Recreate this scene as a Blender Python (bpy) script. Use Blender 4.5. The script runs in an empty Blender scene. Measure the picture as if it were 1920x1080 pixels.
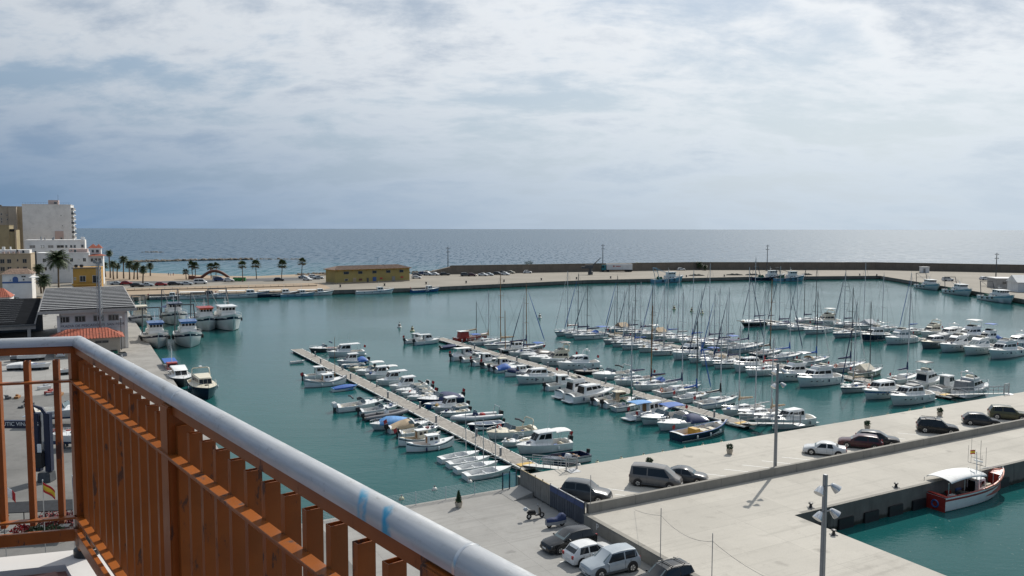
import bpy, bmesh, math, random
from mathutils import Vector, Matrix, Euler
random.seed(7)
R = math.radians
SC = bpy.context.scene
COL = SC.collection
# ------------------------------------------------------------------ camera
CAMZ = 26.5
K0 = CAMZ/22.0                  # survey scale
F = 1507.0                       # focal length in pixels of a 1920 wide frame
PITCH, ROLL = R(4.24), R(0.11)
cam = bpy.data.cameras.new('camera'); cam.sensor_width = 36; cam.lens = F/1920*36
cam.clip_start = 0.05; cam.clip_end = 60000
co = bpy.data.objects.new('camera', cam); COL.objects.link(co)
CR = Euler((math.pi/2-PITCH, 0, 0)).to_matrix() @ Matrix.Rotation(ROLL, 3, 'Z')
co.matrix_world = Matrix.Translation((0, 0, CAMZ)) @ CR.to_4x4()
SC.camera = co
def G(px, py, z=0.0):
    """ground position (survey of the photograph) on the level z"""
    d = CR @ Vector(((px-960)/F, -(py-540)/F, -1))
    k = (z-CAMZ)/d.z
    return Vector((d.x*k, d.y*k, z))
# ------------------------------------------------------------------ light
SUN_AZ, SUN_EL = R(29), R(43)     # azimuth from +Y towards +X
sd = Vector((math.sin(SUN_AZ)*math.cos(SUN_EL), math.cos(SUN_AZ)*math.cos(SUN_EL), math.sin(SUN_EL)))
sl = bpy.data.lights.new('sun', 'SUN'); sl.energy = 4.6; sl.angle = R(0.6); sl.color = (1, .955, .88)
so = bpy.data.objects.new('sun', sl); COL.objects.link(so)
so.rotation_euler = (-sd).to_track_quat('-Z', 'Y').to_euler(); so.location = sd*200
SC.view_settings.view_transform = 'Standard'; SC.view_settings.look = 'None'
SC.view_settings.exposure = -0.2; SC.view_settings.gamma = 1
SC.cycles.max_bounces = 6; SC.cycles.sample_clamp_indirect = 3
# ------------------------------------------------------------------ world
W = bpy.data.worlds.new('World'); SC.world = W; W.use_nodes = True
def nodes(nt):
    nt.nodes.clear()
    def N(t, **k):
        n = nt.nodes.new(t)
        for a, v in k.items():
            if a == 'ins':
                for i, x in v.items():
                    if isinstance(x, bpy.types.NodeSocket): nt.links.new(x, n.inputs[i])
                    else: n.inputs[i].default_value = x
            else: setattr(n, a, v)
        return n
    return N
def mth(N, op, a, b=0.0, clamp=False):
    n = N('ShaderNodeMath', operation=op, use_clamp=clamp, ins={0: a, 1: b}); return n.outputs[0]
def mixc(N, f, a, b):
    n = N('ShaderNodeMix', data_type='RGBA', ins={0: f, 6: a, 7: b}); return n.outputs[2]
def mapr(N, v, a, b, c=0.0, d=1.0, smooth=True):
    n = N('ShaderNodeMapRange', interpolation_type='SMOOTHSTEP' if smooth else 'LINEAR', ins={0: v, 1: a, 2: b, 3: c, 4: d}); return n.outputs[0]
N = nodes(W.node_tree)
sky = N('ShaderNodeTexSky', sky_type='NISHITA', sun_disc=False, sun_elevation=SUN_EL, sun_rotation=SUN_AZ, air_density=1.2, dust_density=1.5)
tc = N('ShaderNodeTexCoord'); sx = N('ShaderNodeSeparateXYZ', ins={0: tc.outputs['Generated']})
zz = mth(N, 'MAXIMUM', sx.outputs[2], 0.0)
zc = mth(N, 'ADD', zz, 0.28)
cx = mth(N, 'DIVIDE', sx.outputs[0], zc); cy = mth(N, 'DIVIDE', sx.outputs[1], zc)
cv = N('ShaderNodeCombineXYZ', ins={0: cx, 1: cy, 2: 0.0}).outputs[0]
glow = N('ShaderNodeVectorMath', operation='DOT_PRODUCT', ins={0: tc.outputs['Generated'], 1: tuple(sd)}).outputs['Value']
glow = mapr(N, glow, -0.25, 0.95, smooth=False)
n1 = N('ShaderNodeTexNoise', ins={'Vector': N('ShaderNodeMapping', ins={0: cv, 1: (7.7, 11.2, 0), 3: (1.15, 1.5, 1)}).outputs[0], 'Scale': 1.0, 'Detail': 12.0, 'Roughness': .60, 'Distortion': .2}).outputs[0]
n2 = N('ShaderNodeTexNoise', ins={'Vector': N('ShaderNodeMapping', ins={0: cv, 1: (1.2, 4.1, 0), 3: (3.2, 5.4, 1)}).outputs[0], 'Scale': 1.0, 'Detail': 8.0, 'Roughness': .62, 'Distortion': .3}).outputs[0]
dens = mth(N, 'ADD', mth(N, 'MULTIPLY', n1, .72), mth(N, 'MULTIPLY', n2, .28))
cover = mapr(N, dens, .40, .52)
thick = mapr(N, dens, .49, .62)
base = mixc(N, .5, sky.outputs[0], mixc(N, glow, (.7, 2.1, 4.8, 1), (6.4, 7.8, 9.4, 1)))
cl_lit = mixc(N, glow, (1.7, 2.5, 3.5, 1), (11.8, 12.1, 12.4, 1))
cl_drk = mixc(N, glow, (1.3, 2.1, 3.3, 1), (6.1, 7.1, 8.4, 1))
cl = mixc(N, thick, cl_lit, cl_drk)
skyc = mixc(N, mth(N, 'MULTIPLY', cover, .92), base, cl)
haze = mixc(N, mth(N, 'POWER', glow, 3.0), (.1, 1.5, 3.7, 1), (12.2, 13.1, 13.4, 1))
low = mapr(N, zz, .01, .24, 1.0, 0.0)
skyc = mixc(N, mth(N, 'MULTIPLY', low, .9), skyc, haze)
bg = N('ShaderNodeBackground', ins={0: skyc, 1: .094})
N('ShaderNodeOutputWorld', ins={0: bg.outputs[0]})
# ------------------------------------------------------------------ materials
MATS = {}
def M(name, col=(.5, .5, .5), rough=.5, metal=0.0, var=.12, scale=3.0, bump=0.0, bscale=None, spec=.5, coat=0.0, dirt=None, dirt_amt=.35, dirt_scale=1.2, trans=0.0, alpha=1.0, space='Object'):
    if name in MATS: return MATS[name]
    m = bpy.data.materials.new(name); m.use_nodes = True; MATS[name] = m
    N = nodes(m.node_tree)
    t = N('ShaderNodeTexCoord').outputs[space]
    nz = N('ShaderNodeTexNoise', ins={'Vector': t, 'Scale': scale, 'Detail': 6.0, 'Roughness': .6}).outputs[0]
    c = tuple(col)+(1,)
    dk = tuple(x*(1-var) for x in col)+(1,); lt = tuple(min(1, x*(1+var)) for x in col)+(1,)
    cc = mixc(N, mapr(N, nz, .3, .7), dk, lt)
    if dirt:
        nd = N('ShaderNodeTexNoise', ins={'Vector': t, 'Scale': dirt_scale, 'Detail': 8.0, 'Roughness': .7, 'Distortion': .4}).outputs[0]
        cc = mixc(N, mth(N, 'MULTIPLY', mapr(N, nd, .50, .68), dirt_amt), cc, tuple(dirt)+(1,))
    p = N('ShaderNodeBsdfPrincipled', ins={'Base Color': cc, 'Roughness': rough, 'Metallic': metal, 'Specular IOR Level': spec, 'Coat Weight': coat, 'Transmission Weight': trans, 'Alpha': alpha})
    if bump:
        nb = N('ShaderNodeTexNoise', ins={'Vector': t, 'Scale': bscale or scale*8, 'Detail': 5.0}).outputs[0]
        b = N('ShaderNodeBump', ins={'Strength': bump, 'Distance': .02, 'Height': nb}).outputs[0]
        m.node_tree.links.new(b, p.inputs['Normal'])
    N('ShaderNodeOutputMaterial', ins={0: p.outputs[0]})
    return m
WHITE = M('gelcoat_white', (.80, .80, .78), .28, var=.04, scale=2, dirt=(.5, .46, .38), dirt_amt=.22, dirt_scale=1.6, coat=.2)
CREAM = M('gelcoat_cream', (.66, .60, .47), .35, var=.06, dirt=(.4, .34, .25), dirt_amt=.25)
PALEG = M('gelcoat_pale_grey', (.50, .52, .53), .35, var=.07, dirt=(.33, .31, .28), dirt_amt=.25)
SOLE = M('deck_sole', (.50, .45, .37), .7, var=.15, scale=6)
TEAK = M('teak', (.30, .17, .08), .6, var=.25, scale=9)
GLASS = M('tinted_glass', (.010, .013, .016), .06, var=.05, spec=.32)
GLASSL = M('light_glass', (.10, .14, .15), .06, var=.1, spec=.7)
BLACK = M('black_plastic', (.018, .018, .02), .45, var=.2)
DGREY = M('dark_grey', (.07, .075, .08), .5, var=.2)
MGREY = M('mid_grey', (.22, .23, .24), .55, var=.12)
NAVY = M('navy_canvas', (.014, .030, .095), .75, var=.2, scale=6, bump=.3)
BLUE = M('blue_canvas', (.02, .10, .36), .7, var=.15, scale=6, bump=.3)
SKYB = M('light_blue_canvas', (.08, .26, .55), .7, var=.12, bump=.3)
BEIGE = M('beige_canvas', (.45, .34, .22), .8, var=.12, scale=6, bump=.3)
WCAN = M('white_canvas', (.72, .72, .70), .75, var=.06, scale=4, bump=.25, dirt=(.5, .46, .4), dirt_amt=.3)
GREENC = M('green_canvas', (.012, .11, .075), .7, var=.2, bump=.3)
REDP = M('red_paint', (.32, .030, .022), .4, var=.15, dirt=(.12, .04, .03))
MAROON = M('maroon_paint', (.10, .012, .016), .3, var=.1, coat=.5)
ORANGE = M('orange_plastic', (.65, .12, .03), .5)
YELLOW = M('yellow_paint', (.50, .30, .05), .5, var=.12)
STEEL = M('stainless', (.62, .63, .64), .3, metal=.9, var=.08)
ALU = M('mast_aluminium', (.58, .58, .58), .42, metal=.3, var=.08)
DALU = M('mast_dark', (.10, .105, .11), .45, metal=.3, var=.1)
WOOD = M('varnished_wood', (.28, .13, .04), .45, var=.2, scale=6)
ROPE = M('rigging_wire', (.10, .11, .12), .5, metal=.2)
ANTIF_B = M('antifoul_blue', (.02, .05, .12), .7, var=.3)
ANTIF_R = M('antifoul_red', (.13, .03, .022), .7, var=.3)
ANTIF_K = M('antifoul_black', (.02, .022, .024), .7, var=.3)
NAVYH = M('navy_hull', (.010, .018, .05), .25, coat=.3, var=.1)
BLUEH = M('blue_hull', (.03, .10, .28), .3, coat=.2, var=.1)
LBLUEH = M('light_blue_hull', (.20, .38, .50), .35, var=.1)
REDS = M('red_stripe', (.40, .03, .03), .4)
RUB = M('tyre_rubber', (.015, .015, .016), .8, var=.2)
RIBG = M('tube_grey', (.16, .16, .17), .6, var=.1)
# ------------------------------------------------------------------ mesh builder
class MB:
    def __init__(s): s.v = []; s.f = []; s.m = []
    def add(s, vs, fs, mat=0, X=None):
        o = len(s.v)
        s.v += [tuple((X @ Vector(q)) if X is not None else q) for q in vs]
        s.f += [tuple(i+o for i in f) for f in fs]
        s.m += mat if isinstance(mat, list) else [mat]*len(fs)
        return s
    def box(s, c, d, rz=0, mat=0, X=None):
        x, y, z = (q/2 for q in d); cs, sn = math.cos(rz), math.sin(rz)
        vs = [(c[0]+a*x*cs-b*y*sn, c[1]+a*x*sn+b*y*cs, c[2]+e*z) for e in (-1, 1) for a, b in ((-1, -1), (1, -1), (1, 1), (-1, 1))]
        return s.add(vs, [(3, 2, 1, 0), (4, 5, 6, 7), (0, 1, 5, 4), (1, 2, 6, 5), (2, 3, 7, 6), (3, 0, 4, 7)], mat, X)
    def hexa(s, q, mat=0):      # q: 8 points, bottom ring ccw then top ring
        return s.add(q, [(3, 2, 1, 0), (4, 5, 6, 7), (0, 1, 5, 4), (1, 2, 6, 5), (2, 3, 7, 6), (3, 0, 4, 7)], mat)
    def tube(s, pts, r, n=6, mat=0, cap=True):
        pts = [Vector(p) for p in pts]; rs = r if isinstance(r, (list, tuple)) else [r]*len(pts)
        vs = []; fs = []
        for i, p in enumerate(pts):
            d = (pts[min(i+1, len(pts)-1)]-pts[max(i-1, 0)]).normalized()
            a = d.cross(Vector((0, 0, 1)) if abs(d.z) < .9 else Vector((1, 0, 0))).normalized(); b = d.cross(a)
            for k in range(n):
                t = 2*math.pi*k/n; vs.append(tuple(p+(a*math.cos(t)+b*math.sin(t))*rs[i]))
        for i in range(len(pts)-1):
            for k in range(n):
                fs.append((i*n+k, i*n+(k+1) % n, (i+1)*n+(k+1) % n, (i+1)*n+k))
        if cap: fs += [tuple(range(n))[::-1], tuple((len(pts)-1)*n+k for k in range(n))]
        return s.add(vs, fs, mat)
    def lathe(s, prof, n=10, mat=0, c=(0, 0, 0), axis='z'):
        vs = []; fs = []
        for r, z in prof:
            for k in range(n):
                t = 2*math.pi*k/n; p = (r*math.cos(t), r*math.sin(t), z)
                if axis == 'x': p = (p[2], p[0], p[1])
                if axis == 'y': p = (p[0], p[2], p[1])
                vs.append((p[0]+c[0], p[1]+c[1], p[2]+c[2]))
        for i in range(len(prof)-1):
            for k in range(n): fs.append((i*n+k, i*n+(k+1) % n, (i+1)*n+(k+1) % n, (i+1)*n+k))
        fs += [tuple(range(n))[::-1], tuple((len(prof)-1)*n+k for k in range(n))]
        return s.add(vs, fs, mat)
    def ring(s, c, Rr, r, nrm=(1, 0, 0), n=14, k=5, mat=0):
        nr = Vector(nrm).normalized(); a = nr.cross(Vector((0, 0, 1)) if abs(nr.z) < .9 else Vector((1, 0, 0))).normalized(); b = nr.cross(a)
        vs = []; fs = []
        for i in range(n):
            t = 2*math.pi*i/n; rd = a*math.cos(t)+b*math.sin(t)
            for j in range(k):
                u = 2*math.pi*j/k; vs.append(tuple(Vector(c)+rd*(Rr+r*math.cos(u))+nr*r*math.sin(u)))
        for i in range(n):
            for j in range(k): fs.append((i*k+j, i*k+(j+1) % k, ((i+1) % n)*k+(j+1) % k, ((i+1) % n)*k+j))
        return s.add(vs, fs, mat)
    def loft(s, rings, mat=0, close=True, cap=True):
        n = len(rings[0]); vs = [tuple(p) for r in rings for p in r]; fs = []
        for i in range(len(rings)-1):
            for k in range(n if close else n-1): fs.append((i*n+k, i*n+(k+1) % n, (i+1)*n+(k+1) % n, (i+1)*n+k))
        if cap: fs += [tuple(range(n))[::-1], tuple((len(rings)-1)*n+k for k in range(n))]
        return s.add(vs, fs, mat)
    def poly(s, pts, z0, z1, mat=0, side=0):
        n = len(pts); vs = [(p[0], p[1], z0) for p in pts]+[(p[0], p[1], z1) for p in pts]
        fs = [tuple(range(n, 2*n)), tuple(range(n))[::-1]]+[(i, (i+1) % n, n+(i+1) % n, n+i) for i in range(n)]
        return s.add(vs, fs, [mat, side]+[side]*n)
    def build(s, name, mats, parent=None, smooth=0, bevel=0, seg=2, loc=None, rz=0, fix=True):
        me = bpy.data.meshes.new(name)
        me.from_pydata(s.v, [], s.f)
        if not isinstance(mats, (list, tuple)): mats = [mats]
        for m in mats: me.materials.append(m)
        if len(mats) > 1: me.polygons.foreach_set('material_index', [min(x, len(mats)-1) for x in s.m])
        if bevel or fix:
            bm = bmesh.new(); bm.from_mesh(me)
            if bevel: bmesh.ops.bevel(bm, geom=bm.edges[:], offset=bevel, segments=seg, affect='EDGES', clamp_overlap=True)
            if fix: bmesh.ops.recalc_face_normals(bm, faces=bm.faces[:])
            bm.to_mesh(me); bm.free()
        if smooth:
            me.polygons.foreach_set('use_smooth', [True]*len(me.polygons)); me.set_sharp_from_angle(angle=R(smooth))
        o = bpy.data.objects.new(name, me); COL.objects.link(o)
        if parent is not None: o.parent = parent
        if loc is not None: o.location = loc
        if rz: o.rotation_euler.z = rz
        return o
def tag(o, label=None, cat=None, group=None, kind=None):
    if label: o['label'] = label
    if cat: o['category'] = cat
    if group: o['group'] = group
    if kind: o['kind'] = kind
    return o
def thing(name, label, cat, loc=(0, 0, 0), rz=0, group=None):
    o = bpy.data.objects.new(name, None); COL.objects.link(o); o.empty_display_size = .2
    o.location = loc; o.rotation_euler.z = rz
    return tag(o, label, cat, group)
def copy_tree(o, parent=None):
    c = o.copy(); COL.objects.link(c); c.parent = parent
    for ch in list(o.children): copy_tree(ch, c)
    return c
def panel(q, u0, u1, v0, v1, off=.012, th=.02):
    """slab on a quad q=(bl, br, tr, tl): returns 8 points"""
    q = [Vector(p) for p in q]
    n = (q[1]-q[0]).cross(q[3]-q[0]).normalized()
    def P(u, v): return q[0]*(1-u)*(1-v)+q[1]*u*(1-v)+q[2]*u*v+q[3]*(1-u)*v
    c = [P(u0, v0), P(u1, v0), P(u1, v1), P(u0, v1)]
    return [tuple(p+n*(off-th)) for p in c]+[tuple(p+n*off) for p in c]
class Fr:
    """frustum cabin: rear/front x and half widths at the bottom (z0) and the top (z1)"""
    def __init__(s, xr, xf, wr, wf, z0, xr2, xf2, wr2, wf2, z1, zf=None):
        s.b = [(xr, -wr, z0), (xf, -wf, zf if zf is not None else z0), (xf, wf, zf if zf is not None else z0), (xr, wr, z0)]
        s.t = [(xr2, -wr2, z1), (xf2, -wf2, z1), (xf2, wf2, z1), (xr2, wr2, z1)]
        b, t = s.b, s.t
        s.right = (b[0], b[1], t[1], t[0]); s.front = (b[1], b[2], t[2], t[1])
        s.left = (b[2], b[3], t[3], t[2]); s.back = (b[3], b[0], t[0], t[3])
    def make(s, name, mat, parent, bevel=.07): return MB().hexa(s.b+s.t).build(name, mat, parent, smooth=40, bevel=bevel)
    def win(s, face, u0, u1, v0, v1, parent, mat=None, name='window', off=.014):
        return MB().hexa(panel(getattr(s, face), u0, u1, v0, v1, off)).build(name, mat or GLASS, parent)
ORD = ['', 'first', 'second', 'third', 'fourth', 'fifth', 'sixth', 'seventh', 'eighth', 'ninth', 'tenth', 'eleventh', 'twelfth', 'thirteenth', 'fourteenth', 'fifteenth', 'sixteenth', 'seventeenth', 'eighteenth', 'nineteenth', 'twentieth'] + ['twenty-'+x for x in ('first', 'second', 'third', 'fourth', 'fifth', 'sixth', 'seventh', 'eighth', 'ninth')]
U = Vector((.878, .478)); V = Vector((-.478, .878))     # the harbour's two directions
UA = math.atan2(.478, .878)
def uv(o, a, b): return (o[0]+U.x*a+V.x*b, o[1]+U.y*a+V.y*b)
# ================================================================== setting
LAND, APR, FARQ = 1.2, 2.25, 1.8
def KK(*p): return tuple(q*K0 for q in p)
def water_mat(name, deep, shore, rough, fine, big, sea=False):
    m = bpy.data.materials.new(name); m.use_nodes = True; N = nodes(m.node_tree)
    t = N('ShaderNodeTexCoord').outputs['Object']
    big_n = N('ShaderNodeTexNoise', ins={'Vector': t, 'Scale': .012 if sea else .03, 'Detail': 4.0}).outputs[0]
    if sea:
        sp = N('ShaderNodeSeparateXYZ', ins={0: t})
        # shallow sandy water off the beach: distance north and east of the bay
        d = mth(N, 'ADD', mth(N, 'MULTIPLY', sp.outputs[1], 1.0), mth(N, 'MULTIPLY', sp.outputs[0], .35))
        f = mapr(N, mth(N, 'ADD', d, mth(N, 'MULTIPLY', big_n, 160.0)), 360.0, 760.0)
        c = mixc(N, f, shore+(1,), deep+(1,))
    else:
        c = mixc(N, mapr(N, big_n, .35, .65), deep+(1,), shore+(1,))
    w1 = N('ShaderNodeTexNoise', ins={'Vector': N('ShaderNodeMapping', ins={0: t, 2: (0, 0, .5), 3: (1, 1.7, 1)}).outputs[0], 'Scale': fine, 'Detail': 5.0, 'Roughness': .6}).outputs[0]
    w2 = N('ShaderNodeTexNoise', ins={'Vector': N('ShaderNodeMapping', ins={0: t, 2: (0, 0, -.25), 3: (.6, 1.6, 1)}).outputs[0], 'Scale': big, 'Detail': 3.0}).outputs[0]
    gust = mapr(N, N('ShaderNodeTexNoise', ins={'Vector': t, 'Scale': .02 if not sea else .006, 'Detail': 3.0}).outputs[0], .35, .7, .55, 1.0)
    b1 = N('ShaderNodeBump', ins={'Strength': mth(N, 'MULTIPLY', gust, .55 if not sea else .9), 'Distance': .09 if not sea else .5, 'Height': w1})
    b2 = N('ShaderNodeBump', ins={'Strength': .4 if not sea else 1.0, 'Distance': .12 if not sea else 2.4, 'Height': w2, 'Normal': b1.outputs[0]})
    p = N('ShaderNodeBsdfPrincipled', ins={'Base Color': c, 'Roughness': mapr(N, N('ShaderNodeTexNoise', ins={'Vector': N('ShaderNodeMapping', ins={0: t, 2: (0, 0, .2), 3: (.36, .034, 1) if sea else (2.6, 1.5, 1)}).outputs[0], 'Scale': 1.0, 'Detail': 3.0 if sea else 6.0, 'Roughness': .6}).outputs[0], .52 if sea else .64, .56 if sea else .68, rough-(.12 if sea else .0), rough+(.24 if sea else .26)), 'IOR': 1.33, 'Specular IOR Level': .50 if sea else .19, 'Normal': b2.outputs[0]})
    N('ShaderNodeOutputMaterial', ins={0: p.outputs[0]})
    return m
SEA = water_mat('sea_water', (.010, .058, .108), (.028, .125, .15), .40, .30, .05, True)
HARB = water_mat('harbour_water', (.008, .074, .074), (.011, .084, .083), .07, 1.1, .22)
MB().add([(-30000, -300, 0), (30000, -300, 0), (30000, 30000, 0), (-30000, 30000, 0)], [(0, 1, 2, 3)]).build('sea', SEA, loc=(0, 0, -.06)); tag(bpy.data.objects['sea'], kind='structure')
MB().add([KK(-140, -30, 0), KK(190, -30, 0), KK(190, 365, 0), KK(40, 335, 0), KK(-140, 255, 0)], [(0, 1, 2, 3, 4)]).build('harbour_water', HARB); tag(bpy.data.objects['harbour_water'], kind='structure')

def conc(name, col, var=.14, scale=.25, stain=(.12, .11, .10), amt=.4, streak=False, bump=.25, slab=0):
    m = bpy.data.materials.new(name); m.use_nodes = True; N = nodes(m.node_tree); MATS[name] = m
    t = N('ShaderNodeTexCoord').outputs['Object']
    a = N('ShaderNodeTexNoise', ins={'Vector': t, 'Scale': scale, 'Detail': 8.0, 'Roughness': .65}).outputs[0]
    b = N('ShaderNodeTexNoise', ins={'Vector': N('ShaderNodeMapping', ins={0: t, 3: (1, 1, .12) if streak else (1, 1, 1)}).outputs[0], 'Scale': scale*5 if not streak else 1.2, 'Detail': 9.0, 'Roughness': .75, 'Distortion': .3}).outputs[0]
    g = N('ShaderNodeTexNoise', ins={'Vector': t, 'Scale': 14.0, 'Detail': 4.0}).outputs[0]
    c = mixc(N, mapr(N, a, .3, .7), tuple(x*(1-var) for x in col)+(1,), tuple(x*(1+var) for x in col)+(1,))
    c = mixc(N, mth(N, 'MULTIPLY', mapr(N, b, .52, .72), amt), c, stain+(1,))
    c = mixc(N, mth(N, 'MULTIPLY', mapr(N, g, .4, .7), .18), c, tuple(x*.6 for x in col)+(1,))
    if slab:
        rt = N('ShaderNodeMapping', ins={0: t, 2: (0, 0, -UA)}).outputs[0]
        br = N('ShaderNodeTexBrick', offset=.0, ins={'Vector': rt, 'Color1': (1, 1, 1, 1), 'Color2': (.86, .86, .86, 1), 'Mortar': (.45, .45, .45, 1), 'Scale': 1.0, 'Mortar Size': .018, 'Mortar Smooth': .3, 'Brick Width': slab, 'Row Height': slab*.8})
        c = N('ShaderNodeMix', data_type='RGBA', blend_type='MULTIPLY', ins={0: .55, 6: c, 7: br.outputs[0]}).outputs[2]
        vo = N('ShaderNodeTexVoronoi', ins={'Vector': N('ShaderNodeVectorMath', operation='ADD', ins={0: t, 1: N('ShaderNodeTexNoise', ins={'Vector': t, 'Scale': 2.0}).outputs[1]}).outputs[0], 'Scale': .32}).outputs[0]
        oil = mth(N, 'MULTIPLY', mapr(N, vo, .05, .22, 1.0, 0.0), mapr(N, a, .45, .6))
        c = mixc(N, mth(N, 'MULTIPLY', oil, .5), c, tuple(x*.35 for x in col)+(1,))
        ty = N('ShaderNodeTexNoise', ins={'Vector': N('ShaderNodeMapping', ins={0: rt, 3: (.05, 1.6, 1)}).outputs[0], 'Scale': 1.0, 'Detail': 6.0, 'Roughness': .7}).outputs[0]
        c = mixc(N, mth(N, 'MULTIPLY', mapr(N, ty, .54, .66), .28), c, tuple(x*.55 for x in col)+(1,))
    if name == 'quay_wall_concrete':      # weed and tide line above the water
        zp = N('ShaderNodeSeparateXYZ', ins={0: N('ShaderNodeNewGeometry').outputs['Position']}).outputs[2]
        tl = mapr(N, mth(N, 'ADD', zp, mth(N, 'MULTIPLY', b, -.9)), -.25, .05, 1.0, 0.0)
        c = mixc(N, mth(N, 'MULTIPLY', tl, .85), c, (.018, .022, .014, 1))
    bp = N('ShaderNodeBump', ins={'Strength': bump, 'Distance': .02, 'Height': g}).outputs[0]
    p = N('ShaderNodeBsdfPrincipled', ins={'Base Color': c, 'Roughness': .85, 'Specular IOR Level': .3, 'Normal': bp})
    N('ShaderNodeOutputMaterial', ins={0: p.outputs[0]})
    return m
C_APR = conc('apron_concrete', (.47, .44, .385), .08, .12, (.24, .22, .19), .35, slab=6.0)
C_LOW = conc('car_park_concrete', (.315, .305, .285), .10, .2, (.19, .175, .15), .4, slab=5.0)
C_YARD = conc('yard_asphalt', (.17, .165, .155), .2, .1, (.07, .068, .065), .5)
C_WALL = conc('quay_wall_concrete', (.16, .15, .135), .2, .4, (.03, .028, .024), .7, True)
C_PAR = conc('parapet_concrete', (.26, .245, .215), .1, .5, (.13, .12, .105), .5, True)
C_FAR = conc('far_quay_concrete', (.25, .225, .185), .12, .05, (.22, .19, .155), .5)
C_BRK = conc('breakwater_stone', (.20, .165, .13), .2, .15, (.06, .052, .045), .6, True)
C_PROM = conc('promenade_paving', (.34, .26, .18), .1, .1, (.26, .2, .15), .4)
C_ROAD = conc('asphalt', (.10, .10, .10), .2, .1, (.05, .05, .05), .4)
C_SAND = conc('sand', (.33, .25, .17), .1, .06, (.36, .27, .18), .5)
C_QUAYL = conc('fish_quay_concrete', (.30, .285, .26), .16, .25, (.12, .11, .1), .6)
WLINE = M('painted_line_white', (.74, .74, .71), .7, var=.10, scale=2, dirt=(.46, .44, .4), dirt_amt=.5, dirt_scale=3)

# --- near side: the raised apron, the strip behind the parapet and the low car park
E0 = KK(-.2, 63.9)                      # a point on the shore line (water edge), which runs along U
P0 = (E0[0]+(U.x*.95-V.x*9.9)*K0, E0[1]+(U.y*.95-V.y*9.9)*K0)   # corner of apron at the fence and parapet
BC = G(1490, 966, APR)                # inner corner of the small basin
def line_uv(p): return ((p[0]-E0[0])*U.x+(p[1]-E0[1])*U.y, (p[0]-E0[0])*V.x+(p[1]-E0[1])*V.y)
pu, pv = line_uv(P0); bu, bv = line_uv(BC)
def S(a, b): return uv(E0, a, b)
XR, XL, YB = 156, -48, -90
apron = [S(pu-.25, 0), S(XR, 0), S(XR, bv), S(bu, bv), S(bu, YB), S(pu-.25, YB)]
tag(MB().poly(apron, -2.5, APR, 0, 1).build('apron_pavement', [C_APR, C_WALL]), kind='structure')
# low car park and boat yard, bounded by shore line and the left quay
QL = [G(330, 720, LAND), G(240, 590, LAND)]
ql_u = line_uv(QL[0])[0]
low = [S(pu-.3, 0), S(pu-.3, YB), S(-170, YB), S(-170, 247), S(ql_u, 247), S(ql_u, 0)]
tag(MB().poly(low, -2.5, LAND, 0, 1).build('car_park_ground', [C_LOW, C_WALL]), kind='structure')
yard = [S(ql_u-1.6, -1.0), S(-19, -1.0), S(-19, -29), S(-132, -29), S(-132, 72), S(ql_u-10.8, 72), S(ql_u-10.8, 24)]
tag(MB().poly(yard, LAND-.3, LAND+.004, 0).build('boatyard_pavement', C_YARD), kind='structure')
fq = [S(ql_u-.02, 2), S(ql_u-.02, 246), S(ql_u-10.2, 246), S(ql_u-10.2, 2)]
tag(MB().poly(fq, LAND-.3, LAND+.012, 0).build('fish_quay_pavement', C_QUAYL), kind='structure')
# parapet wall between apron and parked cars: cast panels
par = thing('parapet_wall', 'long low concrete parapet wall between the parked cars and the pale apron', 'wall', (P0[0], P0[1], APR), UA)
n = 22; LP = 5.0
for i in range(n):
    MB().box((i*LP+LP/2, 0, .42), (LP-.025, .36, .84)).build('wall_panel', C_PAR, par, bevel=.015, seg=1)
MB().box((n*LP/2, 0, .40), (n*LP, .30, .78)).build('core', C_WALL, par)
# retaining wall with the P, facing the low car park
ret = thing('retaining_wall', 'dark concrete retaining wall with a painted letter P behind the parked cars', 'wall', (S(pu-.3, pv)[0], S(pu-.3, pv)[1], LAND), UA-math.pi/2)
for i in range(8):
    MB().box((i*4+2, -.085, .49), (3.98, .16, .98)).build('wall_panel', C_PAR, ret, bevel=.012, seg=1)
    MB().box((i*4+2, .06, 1.04), (3.98, .46, .10)).build('coping', C_PAR, ret, bevel=.012, seg=1)
def text(name, body, size, mat, parent, X, ext=.004, align='LEFT'):
    c = bpy.data.curves.new(name, 'FONT'); c.body = body; c.size = size; c.extrude = ext; c.align_x = align; c.align_y = 'BOTTOM'
    o = bpy.data.objects.new(name, c); COL.objects.link(o); o.data.materials.append(mat)
    dg = bpy.context.evaluated_depsgraph_get(); me = bpy.data.meshes.new_from_object(o.evaluated_get(dg))
    bpy.data.objects.remove(o); me.name = name
    o = bpy.data.objects.new(name, me); COL.objects.link(o); o.parent = parent; o.matrix_local = X
    if len(body) > 1: o['kind'] = 'stuff'
    return o
def wall_text_X(loc, rz): return Matrix.Translation(loc) @ Matrix.Rotation(rz, 4, 'Z') @ Matrix.Rotation(math.pi/2, 4, 'X')
text('painted_letter', 'P', .75, WLINE, ret, wall_text_X((2.0, -.172, .25), 0))
# parking lines on the strip and in the low car park
pl = 0
HEAD = R(-21)
for (x, y) in ((1178, 921), (1195, 932), (1365, 893), (1398, 884), (1432, 876), (1468, 868), (1505, 861), (1660, 820), (1720, 815), (1815, 800)):
    g = G(x, y, APR)
    tag(MB().box((0, 0, .002), (4.2, .11, .004)).build('parking_line', WLINE, loc=(g.x, g.y, APR+.002), rz=HEAD), kind='structure')
for k in range(5):
    g = S(pu-3.9, pv-2.4-k*3.0)
    tag(MB().box((0, 0, .002), (4.4, .11, .004)).build('parking_line', WLINE, loc=(g[0], g[1], LAND+.003), rz=UA), kind='structure')
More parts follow.
